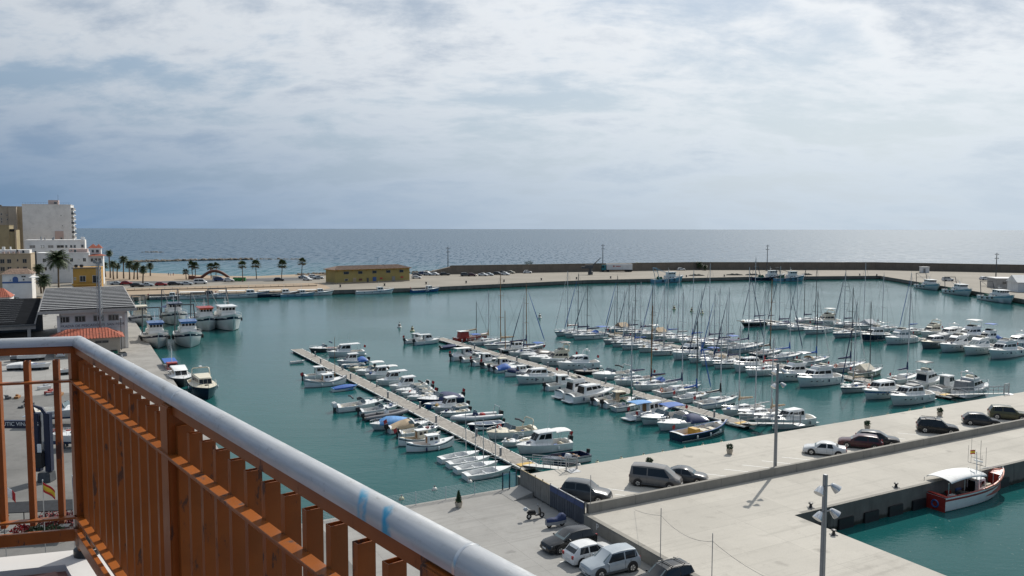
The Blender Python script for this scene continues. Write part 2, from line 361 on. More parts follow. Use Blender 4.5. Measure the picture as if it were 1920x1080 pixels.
# shaded openings in the basin wall, their dark put in as plain black blocks
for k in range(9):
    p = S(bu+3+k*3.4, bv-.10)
    tag(MB().box((0, 0, .55), (2.0, .16, 1.05), mat=0).build('opening_shade_block', BLACK, loc=(p[0], p[1], -.1), rz=UA, bevel=.05), 'black block as shaded opening on the small basin wall, '+ORD[k+1]+' from its inner corner', 'fender', 'black blocks as shaded openings on the basin wall')  # category says fender, but these blocks only stand in for shaded openings
tag(MB().box((36.6, .2, -.09), (72, .36, .16)).build('quay_coping', C_PAR, loc=(S(bu+.3, bv)[0], S(bu+.3, bv)[1], APR+.015), rz=UA, bevel=.02), kind='structure')
def bollard(g, label):
    o = MB().lathe([(.20, 0), (.22, .05), (.13, .10), (.11, .30), (.20, .36), (.21, .42), (.12, .47)], 12).build('mooring_bollard', BLACK, loc=g, smooth=40)
    MB().box((0, 0, .03), (.55, .45, .05)).build('base_plate', DGREY, o, bevel=.01)
    tag(o, label, 'bollard', 'mooring bollards on the apron')
bollard(G(1520, 952, APR), 'black mooring bollard beside the inner corner of the small basin')
bollard(G(1680, 914, APR), 'black mooring bollard behind the stern of the red and white fishing boat')
bollard(G(1563, 1003, APR), 'black mooring bollard at the basin edge beside the nearest lamp post')

# --- far side: breakwater quay
fq_in = [KK(-190, 222), tuple(G(240, 553, FARQ))[:2], tuple(G(500, 547, FARQ))[:2], tuple(G(770, 540, FARQ))[:2], tuple(G(1100, 525, FARQ))[:2], tuple(G(1400, 519, FARQ))[:2], tuple(G(1650, 517, FARQ))[:2], tuple(G(1920, 561, FARQ))[:2], KK(146, 150), KK(330, 150), KK(330, 366)]
wall_pts = [G(846, 514, FARQ), G(1000, 511, FARQ), G(1300, 506, FARQ), G(1640, 506, FARQ), G(1935, 512, FARQ), Vector((330*K0, 352*K0, FARQ))]
fq_out = [(p.x+1.5, p.y+5) for p in reversed(wall_pts)]
farq = fq_in[:-1]+fq_out+[tuple(G(640, 515, FARQ))[:2], tuple(G(560, 518, FARQ))[:2], tuple(G(300, 527, FARQ))[:2], KK(-190, 300)]
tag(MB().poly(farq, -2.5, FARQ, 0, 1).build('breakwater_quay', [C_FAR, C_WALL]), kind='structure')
brk = thing('breakwater_wall', 'long brown stone breakwater wall between the harbour and the open sea', 'wall')
for a, b in zip(wall_pts[:-1], wall_pts[1:]):
    d = (b-a); L = d.length; k = max(1, round(L/9)); an = math.atan2(d.y, d.x)
    for i in range(k):
        c = a+d*((i+.5)/k); h = 4.45+random.uniform(-.04, .04)
        o = MB().hexa([(-L/k/2, -.2, 0), (L/k/2, -.2, 0), (L/k/2, 3, 0), (-L/k/2, 3, 0), (-L/k/2, 0, h), (L/k/2, 0, h), (L/k/2, 3, h), (-L/k/2, 3, h)]).build('wall_block', C_BRK, brk, loc=(c.x, c.y, FARQ), rz=an)
        o.scale.x = .997
    m = MB().box((0, -.02, 4.58), (L, .5, .26)).build('coping', C_FAR, brk, loc=((a+b)/2), rz=an)
# sloping start of the wall at its left end
a = wall_pts[0]; d = (wall_pts[1]-a); an = math.atan2(d.y, d.x)
MB().hexa([(-16, -.2, 0), (0, -.2, 0), (0, 3, 0), (-16, 3, 0), (-15, 0, .8), (0, 0, 4.0), (0, 3, 4.0), (-15, 3, .8)]).build('wall_end', C_BRK, brk, loc=a, rz=an)
ROCK = M('rock', (.17, .145, .115), .9, var=.35, scale=1.5, bump=.6)
def rock_mesh(seed):
    rnd = random.Random(seed); bm = bmesh.new(); bmesh.ops.create_icosphere(bm, subdivisions=1, radius=1)
    for v in bm.verts: v.co *= rnd.uniform(.65, 1.15); v.co.z *= .7
    me = bpy.data.meshes.new('rock'); bm.to_mesh(me); bm.free(); me.materials.append(ROCK); return me
RM = [rock_mesh(i) for i in range(6)]
def rocks(name, pts, n, w, smin, smax, label, z=0.0):
    """heap of armour stones, one object"""
    mb = MB()
    for i in range(n):
        t = random.random()*(len(pts)-1); k = int(t); a, b = Vector(pts[k]), Vector(pts[min(k+1, len(pts)-1)])
        c = a.lerp(b, t-k); s = random.uniform(smin, smax)
        X = Matrix.Translation((c.x+random.uniform(-w, w), c.y+random.uniform(-w, w), z+random.uniform(-.2, .5)*s)) @ Matrix.Rotation(random.random()*6, 4, 'Z') @ Matrix.Scale(s, 4)
        me = random.choice(RM); mb.add([tuple(v.co) for v in me.vertices], [tuple(p.vertices) for p in me.polygons], 0, X)
    return tag(mb.build(name, ROCK, fix=False), label, 'rocks', kind='stuff')
gy = lambda x, y, z=0: tuple(G(x, y, z))[:2]+(0,)
rocks('groyne_rocks', [gy(248, 492), gy(350, 489), gy(470, 487)], 420, 2.0, .9, 1.8, 'low dark rock groyne reaching out from the beach', .2)
rocks('outer_rocks', [gy(478, 486), gy(556, 486)], 60, 4, .7, 1.6, 'scattered rocks awash at the end of the groyne', -.3)
rocks('far_reef', [gy(272, 473), gy(302, 473)], 40, 5, .8, 1.5, 'small dark reef out at sea', -.2)
rocks('shore_rocks', [gy(560, 515, 1), gy(640, 512, 1), gy(770, 511, 1), gy(850, 508, 1)], 260, 2.5, .6, 1.3, 'pale boulders along the sea side behind the yellow building', .8)
# beach
bp = [(-330*K0, 300*K0, 1.6), G(300, 527, 1.6), G(420, 523, 1.6), G(560, 519, 1.4), G(625, 513, .9), G(600, 512, -.1), G(560, 514, -.2), G(480, 517.5, -.2), G(400, 516.5, -.2), G(330, 513, -.2), G(280, 508, -.2), G(235, 502, -.2), (-330*K0, 470*K0, -.2)]
mb = MB(); mb.add([tuple(p) for p in bp], [tuple(range(len(bp)))]); tag(mb.build('beach_sand', C_SAND), kind='structure')
# town ground behind the promenade
tg = [KK(-112, 240), KK(-130, 226), KK(-560, 100), KK(-560, 520), KK(-250, 470), KK(-205, 380), KK(-165, 330), G(300, 527, 1.6)[:2], KK(-112, 262)]
tag(MB().poly([tuple(p)[:2] for p in tg], -2, 1.6, 0, 1).build('town_ground', [C_PROM, C_WALL]), kind='structure')
rd = [G(200, 536, 1.5), G(300, 534.5, 1.5), G(420, 530, 1.5), G(600, 526, 1.5), G(600, 520.5, 1.5), G(420, 525, 1.5), G(300, 528.5, 1.5), G(200, 528, 1.5)]
tag(MB().poly([tuple(p)[:2] for p in rd], 1.3, FARQ+.006, 0).build('promenade_road', C_ROAD), kind='structure')
pw = [G(235, 552.5, FARQ), G(600, 544.5, FARQ), G(620, 540, FARQ), G(600, 530, FARQ), G(420, 535, FARQ), G(235, 541, FARQ)]
tag(MB().poly([tuple(p)[:2] for p in pw], 1.3, FARQ+.005, 0).build('promenade_paving', C_PROM), kind='structure')
# distant shore line on the right of the horizon (low headland)
# ------------------------------------------------------------------ pontoons
C_DECK = M('pontoon_deck', (.31, .285, .25), .8, var=.2, scale=1.5, dirt=(.2, .18, .15), dirt_amt=.5)
C_EDGE = M('pontoon_edge', (.66, .65, .61), .7, var=.12, scale=1)
C_FLOAT = M('pontoon_float', (.055, .05, .045), .9, var=.3)
YTAPE = M('yellow_deck_paint', (.50, .32, .07), .7, var=.15)
PONT = {}
def pontoon(key, shore, outer, label, width=2.5, shift=0.0):
    a = Vector((shore.x, shore.y, 0)); b = Vector((outer.x, outer.y, 0)); d = b-a; sh = Vector((d.y, -d.x, 0)).normalized()*shift; a, b = a+sh, b+sh; L = d.length; an = math.atan2(d.y, d.x)
    t = thing('pontoon', label, 'pontoon', a, an, 'floating pontoons of the marina')
    PONT[key] = (a, d.normalized(), L, Vector((d.y, -d.x, 0)).normalized())     # last: right hand side seen from the shore
    ns = max(3, round(L/12)); ls = L/ns
    for i in range(ns):
        s = MB().box((i*ls+ls/2, 0, .44), (ls-.06, width-.2, .08)).build('deck_section', C_DECK, t)
        for sgn in (-1, 1):
            MB().box((i*ls+ls/2, sgn*(width/2-.06), .43), (ls-.05, .14, .16)).build('edge_beam', C_EDGE, s)
        for q in (.25, .75):
            MB().box((i*ls+ls*q, 0, .12), (ls*.30, width*.85, .5)).build('float', C_FLOAT, t, bevel=.05, seg=1)
        mb = MB(); np = int(ls/.16)
        for j in range(np): mb.box((i*ls+.05+(j+.5)*ls/np*.992, 0, .4875), (ls/np-.025, width-.3, .015))
        tag(mb.build('deck_planks', C_DECK, s, fix=False), kind='stuff')
    # service pedestals, cleats
    for i in range(int(L/9)):
        x = 6+i*9
        p = MB().box((x, .75*(-1)**i, .95), (.22, .22, .9)).build('service_pedestal', MGREY, t, bevel=.03)
        MB().box((x, .75*(-1)**i, 1.43), (.28, .28, .06)).build('cap', WHITE, p, bevel=.02)
    for i in range(int(L/4)):
        for sg in (-1, 1): MB().box((3+i*4, sg*(width/2-.12), .54), (.30, .07, .07)).build('cleat', DGREY, t)
    return t
p1 = pontoon('A', G(1010, 876, .5), G(562, 654, .5), 'long plank pontoon nearest the camera, with white dinghies at its shore end', shift=-.7)
p2 = pontoon('B', G(1408, 797.8, .5), G(822, 633.5, .5), 'second long pontoon from the camera, red fishing boat at its outer end')
p3 = pontoon('C', G(1792, 743.5, .5), G(1098, 618, .5), 'third pontoon from the camera, crowded with sailing yachts on both sides')
p4 = pontoon('D', G(2000, 678, .5), G(1392, 603, .5), 'farthest pontoon, with large motor yachts along its near side', shift=8.6)
GALV = M('galvanised_steel', (.38, .39, .40), .45, metal=.5, var=.12)
def gangway(t, key, label):
    a, d, L, rt = PONT[key]
    # from the pontoon end down to the quay edge (towards -d)
    ln = 7.4; g = thing('gangway', label, 'gangway', a+Vector((0, 0, .55)), math.atan2(-d.y, -d.x), 'gangways from quay to pontoons')
    sl = (APR+.05-.55)/ln
    MB().hexa([(-1.2, -.62, 0), (ln, -.62, sl*ln), (ln, .62, sl*ln), (-1.2, .62, 0), (-1.2, -.62, .06), (ln, -.62, sl*ln+.06), (ln, .62, sl*ln+.06), (-1.2, .62, .06)]).build('walkway', C_EDGE, g)
    for sg in (-1, 1):
        fr = MB()
        fr.tube([(-1.2, sg*.64, 1.05), (ln, sg*.64, sl*ln+1.08)], .045); fr.tube([(-1.2, sg*.64, .55), (ln, sg*.64, sl*ln+.58)], .03)
        for k in range(7): x = -1.2+k*(ln+1.2)/6; fr.tube([(x, sg*.64, max(0, sl*x)), (x, sg*.64, max(0, sl*x)+1.07)], .035)
        fr.build('handrail', GALV, g)
    gt = MB()
    for sg in (-1, 1): gt.tube([(ln+.1, sg*.66, sl*ln-.1), (ln+.1, sg*.66, sl*ln+1.5)], .05)
    gt.tube([(ln+.1, -.66, sl*ln+1.5), (ln+.1, .66, sl*ln+1.5)], .04)
    for k in range(9): gt.tube([(ln+.1, -.6+k*.15, sl*ln+.1), (ln+.1, -.6+k*.15, sl*ln+1.5)], .018, 4)
    gt.build('gate', GALV, g)
    MB().box((-1.6, 0, .0), (1.0, 1.9, .02)).build('yellow_plate', YTAPE, g)
    MB().hexa([(ln-.1, -.6, sl*ln-.02), (ln+.9, -.6, sl*ln-.04), (ln+.9, .6, sl*ln-.04), (ln-.1, .6, sl*ln-.02), (ln-.1, -.6, sl*ln+.05), (ln+.9, -.6, sl*ln-.02), (ln+.9, .6, sl*ln-.02), (ln-.1, .6, sl*ln+.05)]).build('ramp_flap', GALV, g)
gangway(p1, 'A', 'steel gangway with handrails at the shore end of the nearest pontoon')
gangway(p2, 'B', 'steel gangway with handrails at the shore end of the second pontoon')
gangway(p3, 'C', 'steel gangway with handrails at the shore end of the third pontoon')
# ================================================================== boats (bow towards +X, waterline z=0)
def beam_fn(kind):
    def f(t):
        if kind == 'llaut': return max(.03, 1-abs(2*t-1)**2.4)
        if kind == 'sail': return (.70+.30*math.sin(math.pi/2*t/.45)) if t < .45 else max(.02, 1-((t-.45)/.55)**1.9)
        if kind == 'dinghy': return (.72+.28*math.sin(math.pi/2*t/.45)) if t < .45 else max(.03, 1-((t-.45)/.55)**2.0)
        if kind == 'trawler': return (.86+.14*math.sin(math.pi/2*t/.4)) if t < .55 else max(.03, 1-((t-.55)/.45)**2.6)
        return (.90+.10*math.sin(math.pi/2*t/.4)) if t < .5 else max(.02, 1-((t-.5)/.5)**2.3)
    return f
def sheer_fn(kind, fb, fs):
    if kind == 'llaut': return lambda t: fs+(fb-fs)*(abs(2*t-1)**2)
    if kind == 'trawler': return lambda t: fs+(fb-fs)*t**2.2
    if kind == 'work': return lambda t: fs+(fb-fs)*max(0, (t-.3)/.7)**2
    return lambda t: fs+(fb-fs)*t**1.6
TS = [0, .07, .16, .28, .4, .52, .64, .75, .84, .91, .96, 1.0]
class Hull:
    def __init__(s, L, B, fb, fs, kind='power'):
        s.L, s.B, s.k = L, B, kind; s.bf = beam_fn(kind); s.sf = sheer_fn(kind, fb, fs)
        s.rake = {'power': .10, 'sail': .12, 'llaut': .03, 'dinghy': .06, 'trawler': .09, 'work': .08}.get(kind, .1)*L
    def x(s, t, wl=False):
        x = -s.L/2+t*s.L
        if wl: x -= s.rake*t**3
        if s.k in ('sail',) and wl: x += .06*s.L*(1-t)**3
        return x
    def b(s, t): return s.B/2*s.bf(t)
    def make(s, root, hull=None, stripe=None, bottom=None, boot=None, name='hull'):
        hull = hull or WHITE; stripe = stripe or hull; bottom = bottom or ANTIF_B; boot = boot or hull
        mb = MB(); rings = []
        for t in TS:
            b = s.b(t); sh = s.sf(t); bw = b*(.90-.38*t*t) if s.k != 'llaut' else b*(.86)
            def pt(f, z): return (s.x(t)*f+s.x(t, True)*(1-f), bw+(b-bw)*f**.8, z)
            side = [(s.x(t, True), .01, -.4), (s.x(t, True), bw*.8, -.22), pt(.0, .04), pt(.18, .16), pt(.70, .16+(sh-.16)*.70), pt(.86, .16+(sh-.16)*.86), pt(1, sh)]
            rings.append([(p[0], -p[1], p[2]) for p in reversed(side)]+side)
        nv = len(rings[0]); ml = [2, 1, 2, 3, 0, 0]  # by band from sheer down: topside, stripe, topside, boot, bottom, bottom
        vs = [p for r in rings for p in r]; fs = []; ms = []
        bands = [2, 1, 2, 3, 0, 0, 0, 0, 0, 3, 2, 1, 2]
        for i in range(len(rings)-1):
            for k in range(nv-1):
                fs.append((i*nv+k, i*nv+k+1, (i+1)*nv+k+1, (i+1)*nv+k)); ms.append(bands[k])
        fs.append(tuple(range(nv))); ms.append(2); fs.append(tuple((len(rings)-1)*nv+k for k in range(nv))[::-1]); ms.append(2)
        mb.add(vs, fs, ms)
        return mb.build(name, [bottom, stripe, hull, boot], root, smooth=50)
    def deck(s, root, zones, crown=.12, mat=None, sole=None, rim=.09, name='deck', rimmat=None):
        """zones: (t0, t1, 'deck' | sole height)"""
        mb = MB(); rings = []; zt = []
        for t0, t1, z in zones:
            ts = [t0]+[t for t in TS if t0+.01 < t < t1-.01]+[t1]
            for t in ts:
                b = s.b(t); sh = s.sf(t); bi = max(b-rim, b*.3)
                if z == 'deck':
                    c = crown*s.bf(t)*min(1, (1-t)*5+.15); zi, zm, zz = sh+.05, sh+.05+c*.75, sh+.05+c
                else: zi = zm = zz = z
                x = s.x(t)-(.02 if t > .99 else 0)
                side = [(b+.004, sh-.005), (b*1.0, sh+.045), (bi, sh+.05), (max(bi-.03, .005), zi), (bi*.55, zm), (0.0, zz)]
                rings.append([(x, -y, q) for y, q in side]+[(x, y, q) for y, q in reversed(side[:-1])]); zt.append(0 if z == 'deck' else 1)
        n = len(rings[0]); vs = [p for r in rings for p in r]; fs = []; ms = []
        for i in range(len(rings)-1):
            for k in range(n-1):
                fs.append((i*n+k, i*n+k+1, (i+1)*n+k+1, (i+1)*n+k))
                inner = 3 <= k <= n-5
                ms.append(2 if (k < 2 or k > n-4) else (1 if (zt[i] and zt[i+1] and inner) else 0))
        mb.add(vs, fs, ms)
        return mb.build(name, [mat or WHITE, sole or SOLE, rimmat or mat or WHITE], root, smooth=35)
def rail_loop(h, root, t0, t1, hgt=.45, mat=None, name='bow_rail', r=.022):
    mb = MB(); ts = [t0+(t1-t0)*i/5 for i in range(6)]
    for sg in (-1, 1):
        top = [(h.x(t), sg*max(h.b(t)-.08, .03), h.sf(t)+.05+hgt) for t in ts]
        mb.tube(top, r, 5)
        for t, p in list(zip(ts, top))[::1]: mb.tube([p, (p[0], p[1], h.sf(t)+.04)], r*.8, 4, cap=False)
    return mb.build(name, mat or STEEL, root, fix=False)
def outboard(root, x, y=0, z=.55, s=1.0, mat=None):
    o = MB().hexa([(x-.42*s, y-.17*s, z), (x-.02, y-.17*s, z), (x-.02, y+.17*s, z), (x-.42*s, y+.17*s, z), (x-.50*s, y-.15*s, z+.50*s), (x-.05, y-.16*s, z+.58*s), (x-.05, y+.16*s, z+.58*s), (x-.50*s, y+.15*s, z+.50*s)]).build('outboard_motor', mat or BLACK, root, bevel=.06, smooth=40)
    MB().box((x-.22*s, y, z-.38*s), (.20*s, .10*s, .80*s)).build('leg', DGREY, o, bevel=.02)
    return o
def ring_buoy(root, c, nrm, Rr=.30, mat=None):
    mb = MB().ring(c, Rr, .075, nrm)
    return mb.build('life_ring', mat or WHITE, root, smooth=60)
def bimini(root, x0, x1, w, z, mat, zb, name='bimini', arch=.14, poles=True):
    rings = []
    for i in range(5):
        u = i/4; x = x0+(x1-x0)*u; dz = arch*(1-(2*u-1)**2)*.6
        rings.append([(x, w*math.sin(a*math.pi/8), z+dz+arch*math.cos(a*math.pi/8*1.0)-arch*.6) for a in range(-4, 5)]+[(x, w*math.sin(a*math.pi/8)*.99, z+dz+arch*math.cos(a*math.pi/8)-arch*.6-.05) for a in range(4, -5, -1)])
    o = MB().loft(rings).build(name, mat, root, smooth=40)
    if poles:
        for x in (x0+.08, x1-.08):
            xb = (x0+x1)/2+(x-(x0+x1)/2)*.55
            MB().tube([(xb, -w*.98, zb), (x, -w*.96, z-.08), (x, 0, z-.02), (x, w*.96, z-.08), (xb, w*.98, zb)], .022, 5).build('frame', STEEL, o, fix=False)
    return o
def canvas_hump(h, root, t0, t1, hz, mat, name='canvas_cover', peak=.5):
    rings = []
    for i in range(9):
        u = i/8; t = t0+(t1-t0)*u; b = h.b(t)*1.015+.02; sh = h.sf(t)
        k = math.sin(math.pi*min(max(u/(2*peak), 0), .5) if u < peak else math.pi*(.5+(u-peak)/(1-peak)*.5))**.7 if 0 < u < 1 else .02
        top = hz*k+.1
        rings.append([(h.x(t), -b, sh-.14), (h.x(t), -b*.99, sh+.07), (h.x(t), -b*.62, sh+.07+top*.55+.03*math.sin(i*2.3)), (h.x(t), 0, sh+.07+top), (h.x(t), b*.62, sh+.07+top*.55-.03*math.sin(i*1.7)), (h.x(t), b*.99, sh+.07), (h.x(t), b, sh-.14)])
    return MB().loft(rings, close=False, cap=True).build(name, mat, root, smooth=50)
def fenders(h, root, ts, mat=None, side=(-1, 1)):
    for t in ts:
        for sg in side:
            b = h.b(t)+.05; z = h.sf(t)-.1
            MB().lathe([(.02, -.05), (.10, -.12), (.11, -.5), (.02, -.58)], 7, c=(h.x(t), sg*(b+.07), z)).build('fender', mat or random.choice([WHITE, NAVY, WHITE, MGREY]), root, smooth=60)
def seats(root, xs, w, z, mat=None, d=.5):
    for x in xs:
        s = MB().box((x, 0, z+.2), (d, w*1.5, .4)).build('seat', mat or CREAM, root, bevel=.06)
def windscreen(root, x, w, z, hgt=.45, rake=.35, mat=None, ret=.8):
    o = MB().hexa(panel(((x, -w, z), (x, w, z), (x-rake, w*.86, z+hgt), (x-rake, -w*.86, z+hgt)), 0, 1, 0, 1, .0, .02)).build('windscreen', mat or GLASSL, root)
    for sg in (-1, 1):
        q = ((x, sg*w, z), (x-ret, sg*w*1.06, z), (x-ret-.1, sg*w*.98, z+hgt*.75), (x-rake, sg*w*.86, z+hgt))
        MB().hexa(panel(q, 0, 1, 0, 1, .0, .02)).build('side_glass', mat or GLASSL, o)
        MB().tube([q[0], q[3], q[2]], .025, 5).build('frame', STEEL, o)
    return o
def clutter(h, root, rnd, t0=.06, t1=.9, sole=.3, cock=.4):
    """loose gear: coils, boxes, cushions, towels, flags"""
    for i in range(rnd.randint(3, 6)):
        t = rnd.uniform(t0, t1); b = h.b(t)*.6; y = rnd.uniform(-b, b); z = sole if t < cock else h.sf(t)+.14
        k = rnd.random()
        if k < .35: MB().ring((h.x(t), y, z+.04), .17, .05, (0, 0, 1), 10, 4).build('rope_coil', rnd.choice([WCAN, BLUE, BEIGE]), root)
        elif k < .75: MB().box((h.x(t), y, z+.14), (rnd.uniform(.25, .6), rnd.uniform(.2, .45), .28), rnd.random()).build('gear_box', rnd.choice([BLUEH, WHITE, REDP, DGREY, YELLOW, NAVY, MGREY, BLACK]), root, bevel=.04)
        else: MB().box((h.x(t), y, z+.05), (rnd.uniform(.4, .8), rnd.uniform(.3, .5), .09), rnd.random()).build('cushion', rnd.choice([NAVY, CREAM, BEIGE, DGREY, BLUE]), root, bevel=.03)
    if rnd.random() < .3:
        x = -h.L/2+.05; MB().tube([(x, 0, h.sf(0)), (x-.3, 0, h.sf(0)+1.3)], .016, 4).build('flag_staff', STEEL, root)
        MB().hexa([(x-.2, -.01, h.sf(0)+.75), (x-.62, -.06, h.sf(0)+.55), (x-.62, -.05, h.sf(0)+.55), (x-.2, .0, h.sf(0)+.75), (x-.3, -.01, h.sf(0)+1.25), (x-.72, .05, h.sf(0)+1.0), (x-.72, .06, h.sf(0)+1.0), (x-.3, .0, h.sf(0)+1.25)]).build('ensign', REDS, root)
# ---------------------------------------------------------------- boat types
def cuddy(root, L, o):
    """open sports boat with a decked bow, windscreen and outboard"""
    B = o.get('B', .36*L if L < 7 else .33*L+.2); fb, fs = .13*L+.12, .085*L+.12
    h = Hull(L, B, fb, fs)
    h.make(root, o.get('hull', WHITE), o.get('stripe'), o.get('bottom'), o.get('boot'))
    h.deck(root, [(0, .06, 'deck'), (.06, .50, .22), (.50, 1, 'deck')], .10+.035*L, o.get('deck', WHITE), o.get('sole'))
    if not o.get('cover') or o.get('screen'): windscreen(root, h.x(.58), B*.36, h.sf(.5)+.16+.02*L, .40+.02*L, .35, o.get('glass'))
    seats(root, [h.x(.40), h.x(.12)], B*.42, .22, o.get('seat'))
    if o.get('hatch', 1): MB().box((h.x(.72), 0, h.sf(.72)+.10+.03*L), (.5, .5, .03)).build('hatch', GLASS, root, bevel=.008, seg=1)
    if not o.get('inboard'):
        outboard(root, -L/2, 0 if not o.get('twin') else .35, fs-.05, .9+.05*L, o.get('motor'))
        if o.get('twin'): outboard(root, -L/2, -.35, fs-.05, .9+.05*L, o.get('motor'))
    else:
        MB().box((-L/2-.28, 0, .2), (.6, B*.75, .08)).build('bathing_platform', o.get('deck', WHITE), root, bevel=.03)
    if L > 5: rail_loop(h, root, .62, .985, .38)
    if o.get('bimini'): bimini(root, h.x(.12), h.x(.50), B*.42, fs+1.55, o['bimini'], fs)
    if o.get('cover'): canvas_hump(h, root, .02, o.get('cover_t', .66), .55+.03*L, o['cover'], peak=.7)
    if o.get('arch'):
        x = h.x(.14); MB().tube([(x, -B*.45, fs), (x-.35, -B*.42, fs+1.15), (x-.4, -B*.3, fs+1.35), (x-.4, B*.3, fs+1.35), (x-.35, B*.42, fs+1.15), (x, B*.45, fs)], .07, 6).build('radar_arch', o.get('deck', WHITE), root, smooth=50)
    if o.get('folded'): MB().tube([(h.x(.3), -B*.4, fs+1.2), (h.x(.3), 0, fs+1.32), (h.x(.3), B*.4, fs+1.2)], .13, 7).build('folded_bimini', o['folded'], root, smooth=60)
    if o.get('ring'): ring_buoy(root, (h.x(.66), -h.b(.66)*.75, h.sf(.66)+.40), (.15, -1, .25), .30, o.get('ringmat'))
    fenders(h, root, [.35, .6][:o.get('fend', 1)])
    return h
def pilot(root, L, o):
    """pilothouse fishing cruiser: cabin with big windows, cockpit aft, outboard"""
    B = o.get('B', .34*L+.2); fb, fs = .13*L+.25, .09*L+.2
    h = Hull(L, B, fb, fs)
    h.make(root, o.get('hull', WHITE), o.get('stripe'), o.get('bottom'), o.get('boot'))
    h.deck(root, [(0, .05, 'deck'), (.05, .42, .25), (.42, 1, 'deck')], .10+.02*L, o.get('deck', WHITE), o.get('sole'))
    z0 = fs+.02; z1 = o.get('roof', fs+.95+.08*L); w = B*.36
    c = Fr(h.x(.36), h.x(.74), w, w*.80, z0, h.x(.37), h.x(.60), w*.90, w*.78, z1)
    cab = c.make('cabin', o.get('cabin', WHITE), root, .09)
    for f in ('left', 'right'):
        a, b = (.10, .52) if f == 'right' else (.48, .90)
        c.win(f, a, b, .50, .90, cab); a, b = (.56, .88) if f == 'right' else (.12, .44); c.win(f, a, b, .52, .88, cab)
    c.win('front', .06, .48, .42, .90, cab, o.get('glass')); c.win('front', .52, .94, .42, .90, cab, o.get('glass'))
    c.win('back', .08, .5, .15, .9, cab, GLASSL if not o.get('open') else BLACK)
    rx0 = h.x(.30) if not o.get('longroof') else h.x(.10)
    MB().hexa([(rx0, -w*.98, z1-.01), (h.x(.64), -w*.86, z1-.03), (h.x(.64), w*.86, z1-.03), (rx0, w*.98, z1-.01), (rx0+.05, -w*.9, z1+.10), (h.x(.60), -w*.76, z1+.08), (h.x(.60), w*.76, z1+.08), (rx0+.05, w*.9, z1+.10)]).build('roof', o.get('rooftop', WHITE), root, bevel=.04, smooth=40)
    if o.get('longroof'):
        mb = MB()
        for sg in (-1, 1): mb.tube([(rx0+.15, sg*w*.9, z1), (rx0+.1, sg*w*1.05, fs)], .03, 5)
        mb.build('roof_post', STEEL, root)
    seats(root, [h.x(.10)], B*.42, .25, o.get('seat'))
    outboard(root, -L/2, 0, fs-.1, 1.0+.04*L, o.get('motor')) if not o.get('inboard') else MB().box((-L/2-.28, 0, .2), (.6, B*.75, .08)).build('bathing_platform', WHITE, root, bevel=.03)
    rail_loop(h, root, .50, .985, .42)
    if o.get('aft_bimini'): bimini(root, h.x(.02), h.x(.30), w*1.0, z1-.05, o['aft_bimini'], fs)
    if o.get('tarp'): canvas_hump(h, root, .02, .34, .6, o['tarp'], 'tarpaulin')
    if o.get('ring'): ring_buoy(root, (h.x(.66), -h.b(.66)*.8, h.sf(.66)+.32), (.15, -1, .25), .30, o.get('ringmat'))
    if o.get('aerial'): MB().tube([(h.x(.45), w*.5, z1+.08), (h.x(.40), w*.5, z1+2.2)], .018, 4).build('aerial', WHITE, root)
    fenders(h, root, [.3, .55][:o.get('fend', 1)])
    return h
